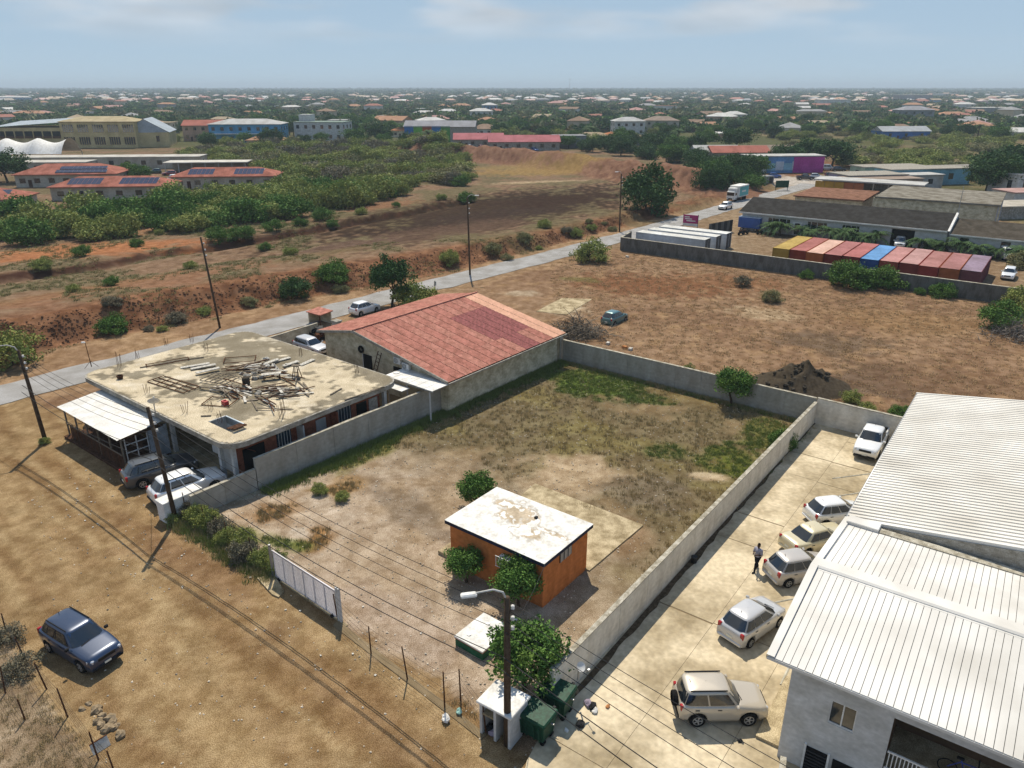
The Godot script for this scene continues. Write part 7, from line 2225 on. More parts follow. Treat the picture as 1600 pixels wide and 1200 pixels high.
func person() -> void:
	# walking towards the cars on the right; local +x is where he looks
	var t := thing("person", "person in pale lilac shirt and dark trousers walking in the yard, looking at a phone", "person", Vector3(13.8, 0.06, -35.5), face(Vector2(-0.8, 0.6)))
	var I := Vector3.ONE
	var hip := Vector3(0, 0.94, 0)
	var legs := []
	for s in [[-1, 0.3, 0.1], [1, -0.26, -0.12]]:
		var h := hip + Vector3(0, -0.02, 0.095 * s[0])
		var kn := Vector3(s[1] * 0.55 + 0.06, 0.5, 0.1 * s[0])
		var an := Vector3(s[1] - 0.02, 0.1 + (0.05 if s[0] > 0 else 0.0), 0.1 * s[0])
		legs.append([h, kn, 0.092, 0.066, I])
		legs.append([kn, an, 0.062, 0.045, I])
	legs.append([hip + Vector3(0, -0.03, -0.07), hip + Vector3(0, -0.03, 0.07), 0.125, 0.125, I])
	legs.append([hip, hip + Vector3(0, 0.1, 0), 0.13, 0.125, I])
	var b := legs.duplicate()
	# torso, arms, neck, head in one body
	b.append([Vector3(0, 1.02, 0), Vector3(0.0, 1.28, 0), 0.13, 0.15, I])
	b.append([Vector3(0, 1.36, -0.13), Vector3(0, 1.36, 0.13), 0.095, 0.095, I])
	for s in [-1, 1]:
		var sh := Vector3(0.0, 1.39, 0.19 * s)
		var el := Vector3(0.04, 1.12, 0.25 * s)
		var wr := Vector3(0.26, 1.16, 0.1 * s)
		b.append([sh, el, 0.058, 0.046, I])
		b.append([el, wr, 0.044, 0.03, I])
		b.append([wr, wr + Vector3(0.08, 0.01, -0.01 * s), 0.032, 0.036, Vector3(1, 1.2, 1)])
	b.append([Vector3(0, 1.44, 0), Vector3(0.03, 1.54, 0), 0.055, 0.05, I])
	b.append([Vector3(0.035, 1.6, 0), Vector3(0.03, 1.68, 0), 0.085, 0.092, Vector3(0.95, 1, 1.15)])
	b.append([Vector3(0.115, 1.6, 0), Vector3(0.125, 1.585, 0), 0.016, 0.02, I])
	for s in [-1, 1]:
		b.append([Vector3(0.02, 1.61, 0.085 * s), Vector3(0.02, 1.64, 0.087 * s), 0.018, 0.018, I])
		for q in 5:      # fingers curled round the phone
			var r0 := Vector3(0.335 - (0.05 if q == 4 else 0.0), 1.185 - 0.018 * q + (0.05 if q == 4 else 0.0), 0.085 * s)
			b.append([r0, r0 + Vector3(0.04, 0.012, -0.03 * s), 0.0095, 0.0085, I])
	var skin := mat("skin", Color(0.1, 0.055, 0.035), 0.7)
	part(t, "body", body_mesh(b, Vector3(-0.42, 0.0, -0.36), Vector3(0.48, 1.84, 0.36), 0.016), skin)
	var fat := []
	for q in legs:
		fat.append([q[0], q[1], q[2] + 0.014, q[3] + 0.016, q[4]])
	part(t, "trousers", body_mesh(fat, Vector3(-0.45, 0.08, -0.36), Vector3(0.45, 1.1, 0.36), 0.02), mat("trousers", Color(0.018, 0.018, 0.024), 0.85))
	var sh := []
	sh.append([Vector3(0, 0.98, -0.04), Vector3(0, 0.98, 0.04), 0.152, 0.152, I])
	sh.append([Vector3(0, 1.02, 0), Vector3(0, 1.28, 0), 0.15, 0.17, I])
	sh.append([Vector3(0, 1.36, -0.13), Vector3(0, 1.36, 0.13), 0.112, 0.112, I])
	for s in [-1, 1]:
		sh.append([Vector3(0.0, 1.39, 0.19 * s), Vector3(0.03, 1.17, 0.24 * s), 0.078, 0.07, I])
	part(t, "shirt", body_mesh(sh, Vector3(-0.3, 0.82, -0.4), Vector3(0.3, 1.54, 0.4), 0.02), mat("shirt", Color(0.42, 0.41, 0.5), 0.85))
	var hair := [[Vector3(0.01, 1.675, 0), Vector3(0.015, 1.7, 0), 0.092, 0.093, Vector3(0.95, 1, 1.12)]]
	part(t, "hair", body_mesh(hair, Vector3(-0.16, 1.53, -0.16), Vector3(0.16, 1.84, 0.16), 0.016), mat("hair", Color(0.012, 0.01, 0.009), 0.9))
	for k in legs.size():
		if k in [1, 3]:
			var an: Vector3 = legs[k][1]
			part(t, "shoe", bx(0.27, 0.09, 0.1, 0.03), M.trim_black, an + Vector3(0.06, -0.1, 0))
	solo("phone", bx(0.13, 0.012, 0.07, 0.003), M.glass, "dark phone held by the walking person", "phone", t.position + Basis(Vector3.UP, t.rotation.y) * Vector3(0.37, 1.19, 0), Vector3(0, t.rotation.y, 0.5))

# ---------------------------------------------------------------- plants
func crown_mesh(key: String, sd: int, rx: float, ry: float, clumps: int, per: int, leaf: float, spread := 0.3, low := -0.35, inner := 0.55) -> ArrayMesh:
	if shapes.has(key):
		return shapes[key]
	var g := RandomNumberGenerator.new()
	g.seed = sd
	var v := PackedVector3Array()
	var c := PackedColorArray()
	var nn := FastNoiseLite.new()
	nn.seed = sd
	nn.frequency = 0.8
	for i in clumps:
		var d := Vector3(g.randfn(), g.randfn(), g.randfn()).normalized()
		if d.y < low:
			d.y = -d.y * 0.5
		var r := g.randf_range(inner, 1.0) * (1.0 + nn.get_noise_3dv(d * 1.6) * 0.6)
		var o := Vector3(d.x * rx, d.y * ry, d.z * rx) * r
		var tone := g.randf_range(0.68, 1.2)
		var warm := g.randf_range(-0.12, 0.16)
		var cr := spread * rx * g.randf_range(0.7, 1.25)
		for k in per:
			var q := Vector3(g.randfn(), g.randfn() * 0.6, g.randfn()) * cr * 0.55
			if q.length() > cr:
				q *= cr / q.length() * 0.8
			var p := o + q
			var a := Vector3(g.randfn(), g.randfn() * 0.55, g.randfn()).normalized()
			var b := a.cross(Vector3(g.randfn(), g.randfn(), g.randfn())).normalized()
			var s := leaf * g.randf_range(0.6, 1.3)
			a *= s
			b *= s * 0.55
			var t := tone * g.randf_range(0.8, 1.2)
			var col := Color(t * (1.0 + warm), t, t * (1.0 - warm * 0.6))
			v.append(p - a); v.append(p + b); v.append(p + a)
			v.append(p - a); v.append(p + a); v.append(p - b)
			for z in 6:
				c.append(col)
	var arr := []
	arr.resize(Mesh.ARRAY_MAX)
	arr[Mesh.ARRAY_VERTEX] = v
	arr[Mesh.ARRAY_COLOR] = c
	var st := SurfaceTool.new()
	st.create_from_arrays(arr)
	st.generate_normals()
	shapes[key] = st.commit()
	return shapes[key]

func trunk_mesh(key: String, sd: int, h: float, r: float, spread: float, stems := 1) -> ArrayMesh:
	if shapes.has(key):
		return shapes[key]
	var g := RandomNumberGenerator.new()
	g.seed = sd
	var s := MB.new()
	for q in stems:
		var base := Vector3(g.randfn(0, 0.1), -0.25, g.randfn(0, 0.1)) * (1.0 if stems > 1 else 0.0) + Vector3(0, -0.1, 0)
		var fork := Vector3(g.randfn(0, 0.12), h * 0.5, g.randfn(0, 0.12)) + base * 2.0
		fork.y = h * 0.5
		s.tube([base, base.lerp(fork, 0.5) + Vector3(g.randfn(0, 0.05), 0, g.randfn(0, 0.05)), fork], r, r * 0.7, 6)
		for i in 5:
			var a := TAU * i / 5.0 + g.randf()
			var e := fork + Vector3(cos(a) * spread, h * g.randf_range(0.35, 0.75), sin(a) * spread)
			s.tube([fork, fork.lerp(e, 0.5) + Vector3(0, 0.1 * h, 0), e], r * 0.5, r * 0.15, 4)
	shapes[key] = s.mesh(true)
	return shapes[key]

# kind: crown half width, half height, height of the crown centre, clumps, leaves per clump, leaf size, trunk radius
const TREES := {
	"ficus": [1.15, 0.95, 1.5, 95, 100, 0.07, 0.09, 0.34, "leaf"],
	"scrub": [3.4, 1.5, 1.6, 80, 56, 0.2, 0.1, 0.3, "leaf_scrub"],
	"thorn": [3.4, 1.2, 1.2, 76, 52, 0.19, 0.09, 0.3, "leaf_olive"],
	"bush": [1.4, 0.9, 0.75, 70, 80, 0.075, 0.06, 0.34, "leaf"],
	"dark": [3.6, 2.7, 3.0, 100, 70, 0.2, 0.22, 0.3, "leaf_deep"],
	"grey": [1.8, 0.8, 0.6, 50, 60, 0.09, 0.05, 0.36, "leaf_grey"],
}

func tree(kind: String, called: String, at: Vector3, size: float, label: String, category: String, group := "", leaf := "", stretch := 1.0) -> Node3D:
	var k: Array = TREES[kind]
	var i := rng.randi() % 4
	at.y = height(at.x, at.z)
	var t := thing(called, label, category, at, rng.randf() * TAU, group)
	var tr := part(t, "trunk", trunk_mesh("trunk_%s%d" % [kind, i % 2], 40 + i % 2, k[2], k[6], k[0] * 0.55, 3 if kind in ["bush", "scrub", "thorn", "grey"] else 1), M.bark)
	var cr := part(t, "crown", crown_mesh("crown_%s%d" % [kind, i], 60 + i + kind.hash() % 50, k[0], k[1], k[3], k[4], k[5], k[7], -0.8 if kind in ["bush", "scrub", "thorn", "grey"] else -0.45), M[leaf if leaf else k[8]], Vector3(0, k[2] * size * stretch, 0))
	tr.scale = Vector3(size, size * stretch, size)
	cr.scale = Vector3(size, size * stretch, size)
	return t

func palm(at: Vector3, size: float, sd: int, label: String, group := "", h := 1.2) -> void:
	at.y = height(at.x, at.z)
	var t := thing("palm", label, "palm", at, sd * 1.7, group)
	var i := sd % 3
	var key := "palm%d" % i
	if not shapes.has(key):
		var g := RandomNumberGenerator.new()
		g.seed = 300 + i
		var s := MB.new()
		for f in 22:
			var a := TAU * f / 22.0 + g.randf() * 0.3
			var up := g.randf_range(0.15, 1.3)
			var l := g.randf_range(1.9, 2.6)
			var old := Vector3.ZERO
			var dir := Vector3(cos(a), 0, sin(a))
			var side := Vector3(-sin(a), 0, cos(a))
			for q in 9:
				var k := (q + 1) / 9.0
				var p := dir * l * k * cos(up * (1.0 - k * 0.5)) + Vector3(0, l * (sin(up) * k - 0.75 * k * k), 0)
				s.col = Color(1, 1, 1) * g.randf_range(0.6, 1.3)
				for z in [-1.0, 1.0]:
					var tip: Vector3 = p + side * z * 0.55 * sin(PI * minf(0.95, k * 0.9 + 0.12)) + dir * 0.18 + Vector3(0, -0.16, 0)
					s.quad(old, p, tip, tip.lerp(old, 0.75))
				old = p
		shapes[key] = s.mesh()
		s = MB.new()
		s.tube([Vector3(0, -0.2, 0), Vector3(0.05, 0.5, 0), Vector3(0, 1.0, 0)], 0.14, 0.1, 7)
		shapes["palm_trunk"] = s.mesh(true)
	var tr := part(t, "trunk", shapes["palm_trunk"], M.bark)
	tr.scale = Vector3(size * 1.2, h * size, size * 1.2)
	var cr := part(t, "crown", shapes[key], M.leaf_palm, Vector3(0, h * size, 0))
	cr.scale = Vector3.ONE * size

func lot_plants() -> void:
	for k in [[Vector3(-2.35, 0, -42.4), 0.95, 1.05, "round green tree behind the white roof of the orange house"], [Vector3(-2.55, 0, -34.45), 0.86, 1.0, "small green tree at the left end of the orange house front"], [Vector3(0.35, 0, -32.35), 1.0, 1.15, "green tree at the near corner of the orange house"], [Vector3(0.6, 0, -26.6), 1.35, 1.0, "large green tree between the cistern and the green dumpsters"], [Vector3(18.94, 0.00, -59.38), 1.25, 1.05, "round tree in front of the grey back wall"]]:
		tree("ficus", "green_tree", k[0], k[1], k[3], "tree", "", "leaf", k[2])
	tree("ficus", "young_tree", Vector3(16.18, 0.00, -64.48), 0.55, "thin young tree against the grey back wall", "tree", "", "leaf_scrub", 1.3)
	tree("bush", "shrub", Vector3(20.50, 0.00, -51.01), 0.7, "shrub growing against the cream wall inside the lot", "shrub", "", "leaf", 1.2)
	tree("ficus", "roadside_tree", Vector3(-15.00, 0.00, -90.29), 2.1, "dark tree behind the red tiled roof beside the asphalt road", "tree", "", "leaf_deep", 1.15)
	tree("scrub", "feathery_tree", Vector3(-12.36, 0.00, -90.29), 0.8, "feathery light green bush beside the dark roadside tree", "tree", "", "leaf_scrub", 1.1)
	for k in [[Vector3(-44.22, 0.00, -79.37), 1.15, "lone round green bush on the sandy verge of the asphalt road", "leaf"], [Vector3(-28.02, 0.00, -94.24), 1.5, "dark green bush on the verge, first beside the asphalt road", "leaf_deep"], [Vector3(-24.22, 0.00, -99.54), 1.6, "light green bush behind the dark green one on the bank", "leaf"], [Vector3(-49.61, 0.00, -68.92), 2.0, "bush at the foot of the bank cut by the left edge", "leaf_scrub"], [Vector3(12.56, 0.00, -116.41), 1.9, "spreading bush on the near side of the asphalt road", "leaf_scrub"], [Vector3(-9.44, 0.00, -112.37), 1.1, "small bush by the road left of the tall pole", "leaf_scrub"], [Vector3(-3.08, 0.00, -119.26), 1.0, "bush on the far road verge right of the tall pole", "leaf_olive"], [Vector3(2.17, 0.00, -126.42), 1.0, "second bush on the far road verge right of the tall pole", "leaf_olive"], [Vector3(5.84, 0.00, -136.88), 0.9, "dark low bush on the bank top before the round tree", "leaf_scrub"], [Vector3(11.58, 0.00, -135.64), 0.9, "low bush on the far verge left of the tall pole by the round tree", "leaf_scrub"], [Vector3(32.99, 0.00, -92.69), 0.9, "small pale bush alone in the brown field", "leaf_olive"], [Vector3(31.66, 0.00, -100.59), 0.8, "dry clump of weeds in the brown field", "leaf_grey"], [Vector3(46.17, 0.00, -100.59), 2.0, "large green bush against the dark yard wall before the containers", "leaf"], [Vector3(50.09, 0.00, -99.54), 1.8, "second large green bush against the dark yard wall", "leaf"], [Vector3(56.05, 0.00, -94.87), 1.1, "small bush at the dark wall below the purple container", "leaf"], [Vector3(53.78, 0.00, -96.17), 0.5, "tiny bush at the foot of the dark yard wall", "leaf"], [Vector3(55.68, 0.00, -81.50), 1.7, "dense green bush in the brown field near the right edge", "leaf"], [Vector3(61.97, 0.00, -88.01), 1.8, "tall bush at the end of the dark yard wall", "leaf_scrub"], [Vector3(77.02, 0.00, -111.09), 1.6, "bush beyond the wall end at the right picture edge", "leaf_olive"], [Vector3(42.07, 0.00, -105.02), 0.7, "little bush at the dark wall below the yellow container", "leaf"], [Vector3(29.50, 0.00, -59.94), 0.6, "weedy shrub at the foot of the soil mound", "leaf_scrub"], [Vector3(29.86, 0.00, -57.61), 0.5, "weedy shrub between the soil mound and the ribbed roof", "leaf_scrub"], [Vector3(32.11, 0.00, -56.69), 0.6, "weedy shrub behind the cream wall by the ribbed roof", "leaf"]]:
		tree("bush", "green_bush", k[0], k[1], k[2], "bush", "", k[3])
	tree("bush", "round_tree", Vector3(29.50, 0.00, -162.60), 4.3, "big round dark tree standing alone beside the asphalt road", "tree", "", "leaf_deep", 1.25)
	for i in 9:      # creepers along the overgrown fence
		var q: Vector3 = Vector3(-20.45, 0.00, -41.35).lerp(Vector3(-13.48, 0.00, -35.50), i / 8.0)
		tree("bush", "fence_creeper", q + Vector3(rng.randfn(0, 0.2), 0, rng.randfn(0, 0.15)), 0.42 + 0.16 * absf(sin(i * 2.3)), "creeper on the overgrown wire fence, %s from the white wall end" % ["first", "second", "third", "fourth", "fifth", "sixth", "seventh", "eighth", "ninth"][i], "creeper", "creepers on the lot fence", "leaf_scrub" if i % 3 else "leaf_grey", 1.3)
	for k in [[Vector3(-21.31, 0.00, -40.67), 0.35, "weeds at the foot of the pole by the wall end"], [Vector3(-35.90, 0.00, -51.78), 0.3, "weeds round the foot of the pole beside the lean-to"], [Vector3(-25.04, 0.00, -29.67), 0.5, "grey shrub at the fence of the dry plot by the left edge"], [Vector3(-22.90, 0.00, -27.71), 0.51, "low grey shrub behind the leaning fence"], [Vector3(-12.96, 0.00, -44.27), 0.4, "dry weeds in the pale gravel near the grey wall"], [Vector3(-11.24, 0.00, -43.26), 0.35, "green weeds in the pale gravel near the grey wall"]]:
		tree("bush" if k[1] < 0.5 else "grey", "weed_clump", k[0], k[1], k[2], "weeds", "", "leaf_scrub" if k[1] < 0.5 else "leaf_grey")

func scatter_in(poly: Array, n: int, gap: float, sd: int) -> Array:
	var g := RandomNumberGenerator.new()
	g.seed = sd
	var lo := Vector2(1e9, 1e9)
	var hi := -lo
	for p in poly:
		lo = lo.min(p)
		hi = hi.max(p)
	var out := []
	for k in n * 30:
		if out.size() >= n:
			break
		var p := Vector2(g.randf_range(lo.x, hi.x), g.randf_range(lo.y, hi.y))
		if not inside(p, poly):
			continue
		var ok := true
		for q in out:
			if p.distance_squared_to(q) < gap * gap:
				ok = false
				break
		if ok:
			out.append(p)
	return out

func spot(p: Vector2, lo: Vector2, hi: Vector2) -> String:      # words for the place of p in a patch, as the viewer sees it
	var a := (p.x / -p.y - lo.x / -lo.y) / (hi.x / -hi.y - lo.x / -lo.y)
	var b := (p.y - lo.y) / (hi.y - lo.y)
	return ["front row", "second row", "middle rows", "back rows"][clampi(int((1.0 - b) * 4), 0, 3)] + ", " + ["far left", "left", "centre left", "centre", "centre right", "right", "far right"][clampi(int(a * 7), 0, 6)]

func sized(s: float, a: float, b: float) -> String:
	return ["small", "mid-sized", "large"][clampi(int((s - a) / (b - a) * 3), 0, 2)]

const TONE := {"leaf": "bright green", "leaf_deep": "dark green", "leaf_scrub": "yellowish green", "leaf_olive": "olive", "leaf_grey": "greyish"}

func scrub() -> void:
	var front := [Vector2(-86.77, -126.42), Vector2(-104.53, -154.38), Vector2(-97.10, -167.03), Vector2(-76.30, -174.61), Vector2(-64.56, -193.09), Vector2(-44.90, -199.24), Vector2(-25.57, -204.45), Vector2(-29.99, -178.65), Vector2(-42.42, -156.76), Vector2(-58.21, -139.42), Vector2(-75.43, -127.51)]
	for p in scatter_in(front, 85, 3.6, 5):
		var k: String = ["scrub", "scrub", "thorn"][rng.randi() % 3]
		var z := rng.randf_range(0.9, 1.4)
		var lf: String = ["leaf_scrub", "leaf", "leaf_scrub"][rng.randi() % 3]
		tree(k, "scrub_tree", v3(p, 0), z, "%s %s scrub tree, %s of the thicket below the solar roofs" % [sized(z, 0.9, 1.4), TONE[lf], spot(p, Vector2(-88, -200), Vector2(-25, -128))], "tree", "scrub trees of the near thicket", lf, rng.randf_range(0.8, 1.35))
	var back := [Vector2(-60.60, -201.81), Vector2(-67.20, -224.88), Vector2(-90.75, -261.89), Vector2(-120.50, -290.28), Vector2(-132.07, -312.74), Vector2(-106.22, -361.34), Vector2(-60.66, -353.52), Vector2(-29.30, -325.28), Vector2(-17.90, -290.28), Vector2(-12.75, -212.75), Vector2(-25.57, -204.45), Vector2(-44.90, -199.24)]
	for p in scatter_in(back, 190, 4.8, 6):
		var z := rng.randf_range(0.9, 1.5)
		var lf: String = ["leaf_scrub", "leaf_olive", "leaf_scrub", "leaf_scrub", "leaf_grey"][rng.randi() % 5]
		tree(["scrub", "thorn", "thorn"][rng.randi() % 3], "scrub_tree", v3(p, 0), z, "%s %s thorn tree, %s of the wide scrub field" % [sized(z, 0.9, 1.5), TONE[lf], spot(p, Vector2(-130, -374), Vector2(-14, -190))], "tree", "thorn trees of the far scrub field", lf, rng.randf_range(0.6, 1.25))
	# single bushes on the red earth and along the gully
	for k in [[Vector2(-66.55, -104.64), 1.0], [Vector2(-65.60, -113.69), 1.0], [Vector2(-61.50, -122.23), 0.9], [Vector2(-63.68, -135.64), 0.6], [Vector2(-49.35, -126.42), 1.6], [Vector2(-46.28, -128.61), 1.5], [Vector2(-42.84, -135.64), 1.3], [Vector2(-39.89, -142.06), 1.0], [Vector2(-37.30, -149.07), 1.5], [Vector2(-34.15, -143.41), 0.9], [Vector2(-30.71, -154.38), 0.9], [Vector2(-16.49, -178.65), 0.9], [Vector2(-10.80, -178.65), 1.7], [Vector2(-13.98, -209.91), 1.9], [Vector2(-87.99, -135.64), 1.8], [Vector2(-51.55, -94.56), 0.7], [Vector2(-34.42, -115.49), 0.8], [Vector2(-46.20, -106.19), 0.7], [Vector2(-54.40, -90.59), 0.6], [Vector2(-25.07, -165.23), 0.7], [Vector2(-40.17, -121.23), 0.8]]:
		var lf: String = ["leaf", "leaf_scrub"][rng.randi() % 2]
		tree("bush", "earth_bush", v3(k[0], 0), k[1], "%s %s bush on the red earth, %s of the open field" % [sized(k[1], 0.6, 1.9), TONE[lf], spot(k[0], Vector2(-90, -215), Vector2(-8, -88))], "bush", "bushes on the red earth", lf, 0.9)
	for i in 18:      # along the bank beside the road
		var a: Vector2 = BANK_FOOT[2].lerp(BANK_FOOT[8], 0.0)
		var k := rng.randi_range(3, 8)
		a = BANK_FOOT[k].lerp(BANK_FOOT[k + 1], rng.randf())
		a += Vector2(rng.randfn(-1.2, 1.2), rng.randfn(-0.8, 1.0))
		var z := rng.randf_range(0.35, 0.85)
		var lf: String = ["leaf_scrub", "leaf_olive", "leaf_grey"][rng.randi() % 3]
		tree("bush", "bank_shrub", v3(a, 0), z, "%s %s shrub on the road bank, %s" % [sized(z, 0.4, 1.0), TONE[lf], spot(a, Vector2(-48, -150), Vector2(16, -80))], "shrub", "shrubs on the road bank", lf, 0.8)
	# trees between the spoil ridge and the workshops
	var clump := [Vector2(17.70, -361.34), Vector2(48.25, -369.51), Vector2(80.62, -346.03), Vector2(64.82, -261.89), Vector2(82.10, -261.89), Vector2(64.53, -199.24), Vector2(56.16, -191.90), Vector2(51.56, -209.91), Vector2(61.58, -261.89), Vector2(48.57, -295.60), Vector2(27.17, -331.92)]
	for p in scatter_in(clump, 52, 6.0, 8):
		var z := rng.randf_range(0.85, 1.3)
		var lf: String = ["leaf_deep", "leaf", "leaf_deep"][rng.randi() % 3]
		tree(["dark", "scrub", "dark"][rng.randi() % 3], "grove_tree", v3(p, 0), z, "%s %s tree, %s of the grove behind the truck" % [sized(z, 0.85, 1.3), TONE[lf], spot(p, Vector2(18, -330), Vector2(75, -190))], "tree", "grove by the truck", lf)
	for k in [[Vector2(50.61, -196.74), 3.0, "dense dark tree at the verge left of the truck"], [Vector2(55.55, -201.81), 2.8, "dense dark tree right behind the truck"], [Vector2(62.52, -208.52), 2.7, "dense dark tree between the truck and the grey lot container"], [Vector2(55.25, -221.73), 3.1, "dense dark tree at the end of the spoil ridge"], [Vector2(63.40, -228.12), 3.2, "dense dark tree deep in the grove behind the truck"], [Vector2(71.62, -234.88), 3.0, "dense dark tree before the brown-roofed compound"], [Vector2(61.58, -261.89), 2.6, "dense dark tree on the back slope of the spoil ridge"], [Vector2(57.65, -280.18), 2.6, "dense tree left of the brown-roofed compound"], [Vector2(51.91, -301.10), 2.4, "dense tree behind the crest of the spoil ridge"], [Vector2(42.63, -325.28), 2.4, "dense tree before the orange-roofed houses"], [Vector2(31.24, -331.92), 2.0, "dense tree beside the small grey block"]]:
		tree("bush", "dense_tree", v3(k[0], 0), k[1], k[2], "tree", "", "leaf_deep", 1.2)
	for k in [[Vector2(95.09, -331.92), 2.3, "tall dark tree rising over the brown-roofed compound"], [Vector2(-107.19, -349.74), 1.9, "round dark tree in front of the bright blue block"], [Vector2(-65.60, -386.96), 2.1, "round dark tree on the white gravel right of the white block"], [Vector2(-144.15, -220.18), 2.0, "big dark tree at the left picture edge below the tent"], [Vector2(-111.24, -223.30), 1.2, "tree between the solar roofs and the beige block"], [Vector2(-106.10, -220.18), 1.1, "second tree between the solar roofs and the beige block"], [Vector2(108.03, -261.89), 2.2, "large tree behind the painted wall building"], [Vector2(103.07, -270.74), 2.0, "tree at the back of the painted wall building"], [Vector2(91.83, -261.89), 1.8, "tree at the corner of the brown-roofed compound"], [Vector2(127.34, -196.74), 2.2, "dark tree behind the white block at the right edge"], [Vector2(123.06, -199.24), 1.9, "dark tree beside the long ash-grey shed"], [Vector2(137.20, -220.18), 2.1, "dark tree above the long ash-grey shed"], [Vector2(154.84, -236.63), 2.3, "big dark tree at the right picture edge"]]:
		tree("dark", "big_tree", v3(k[0], 0), k[1] * 0.8, k[2], "tree", "", "leaf_deep" if k[1] > 1.3 else "leaf", 0.95)
	var right := [Vector2(114.51, -261.89), Vector2(126.16, -386.96), Vector2(160.42, -521.37), Vector2(249.46, -618.00), Vector2(212.66, -421.71), Vector2(313.60, -483.40), Vector2(162.61, -245.77), Vector2(130.19, -242.04)]
	for p in scatter_in(right, 120, 9.0, 9):
		var k := rng.randi() % 4
		var z := rng.randf_range(1.0, 1.7)
		var lf: String = ["leaf_olive", "leaf_scrub", "leaf_grey", "leaf_scrub"][k]
		tree(["thorn", "scrub", "grey", "thorn"][k], "field_bush", v3(p, 0), z, "%s %s bush, %s of the field round the blue house" % [sized(z, 1.0, 1.7), TONE[lf], spot(p, Vector2(110, -560), Vector2(245, -240))], "bush", "bushes of the right scrub field", lf, 0.8)

func crowd(called: String, label: String, m: Mesh, material: Material, where: Array, cols: Array) -> void:
	var mm := MultiMesh.new()
	mm.transform_format = MultiMesh.TRANSFORM_3D
	mm.use_colors = cols.size() > 0
	mm.mesh = m
	mm.instance_count = where.size()
	for i in where.size():
		mm.set_instance_transform(i, where[i])
		if cols.size():
			mm.set_instance_color(i, cols[i])
	var o := MultiMeshInstance3D.new()
	o.name = numbered(called)
	o.multimesh = mm
	o.material_override = material
	add_child(o)
	tag(o, label, called.replace("_", " "), "", "stuff")

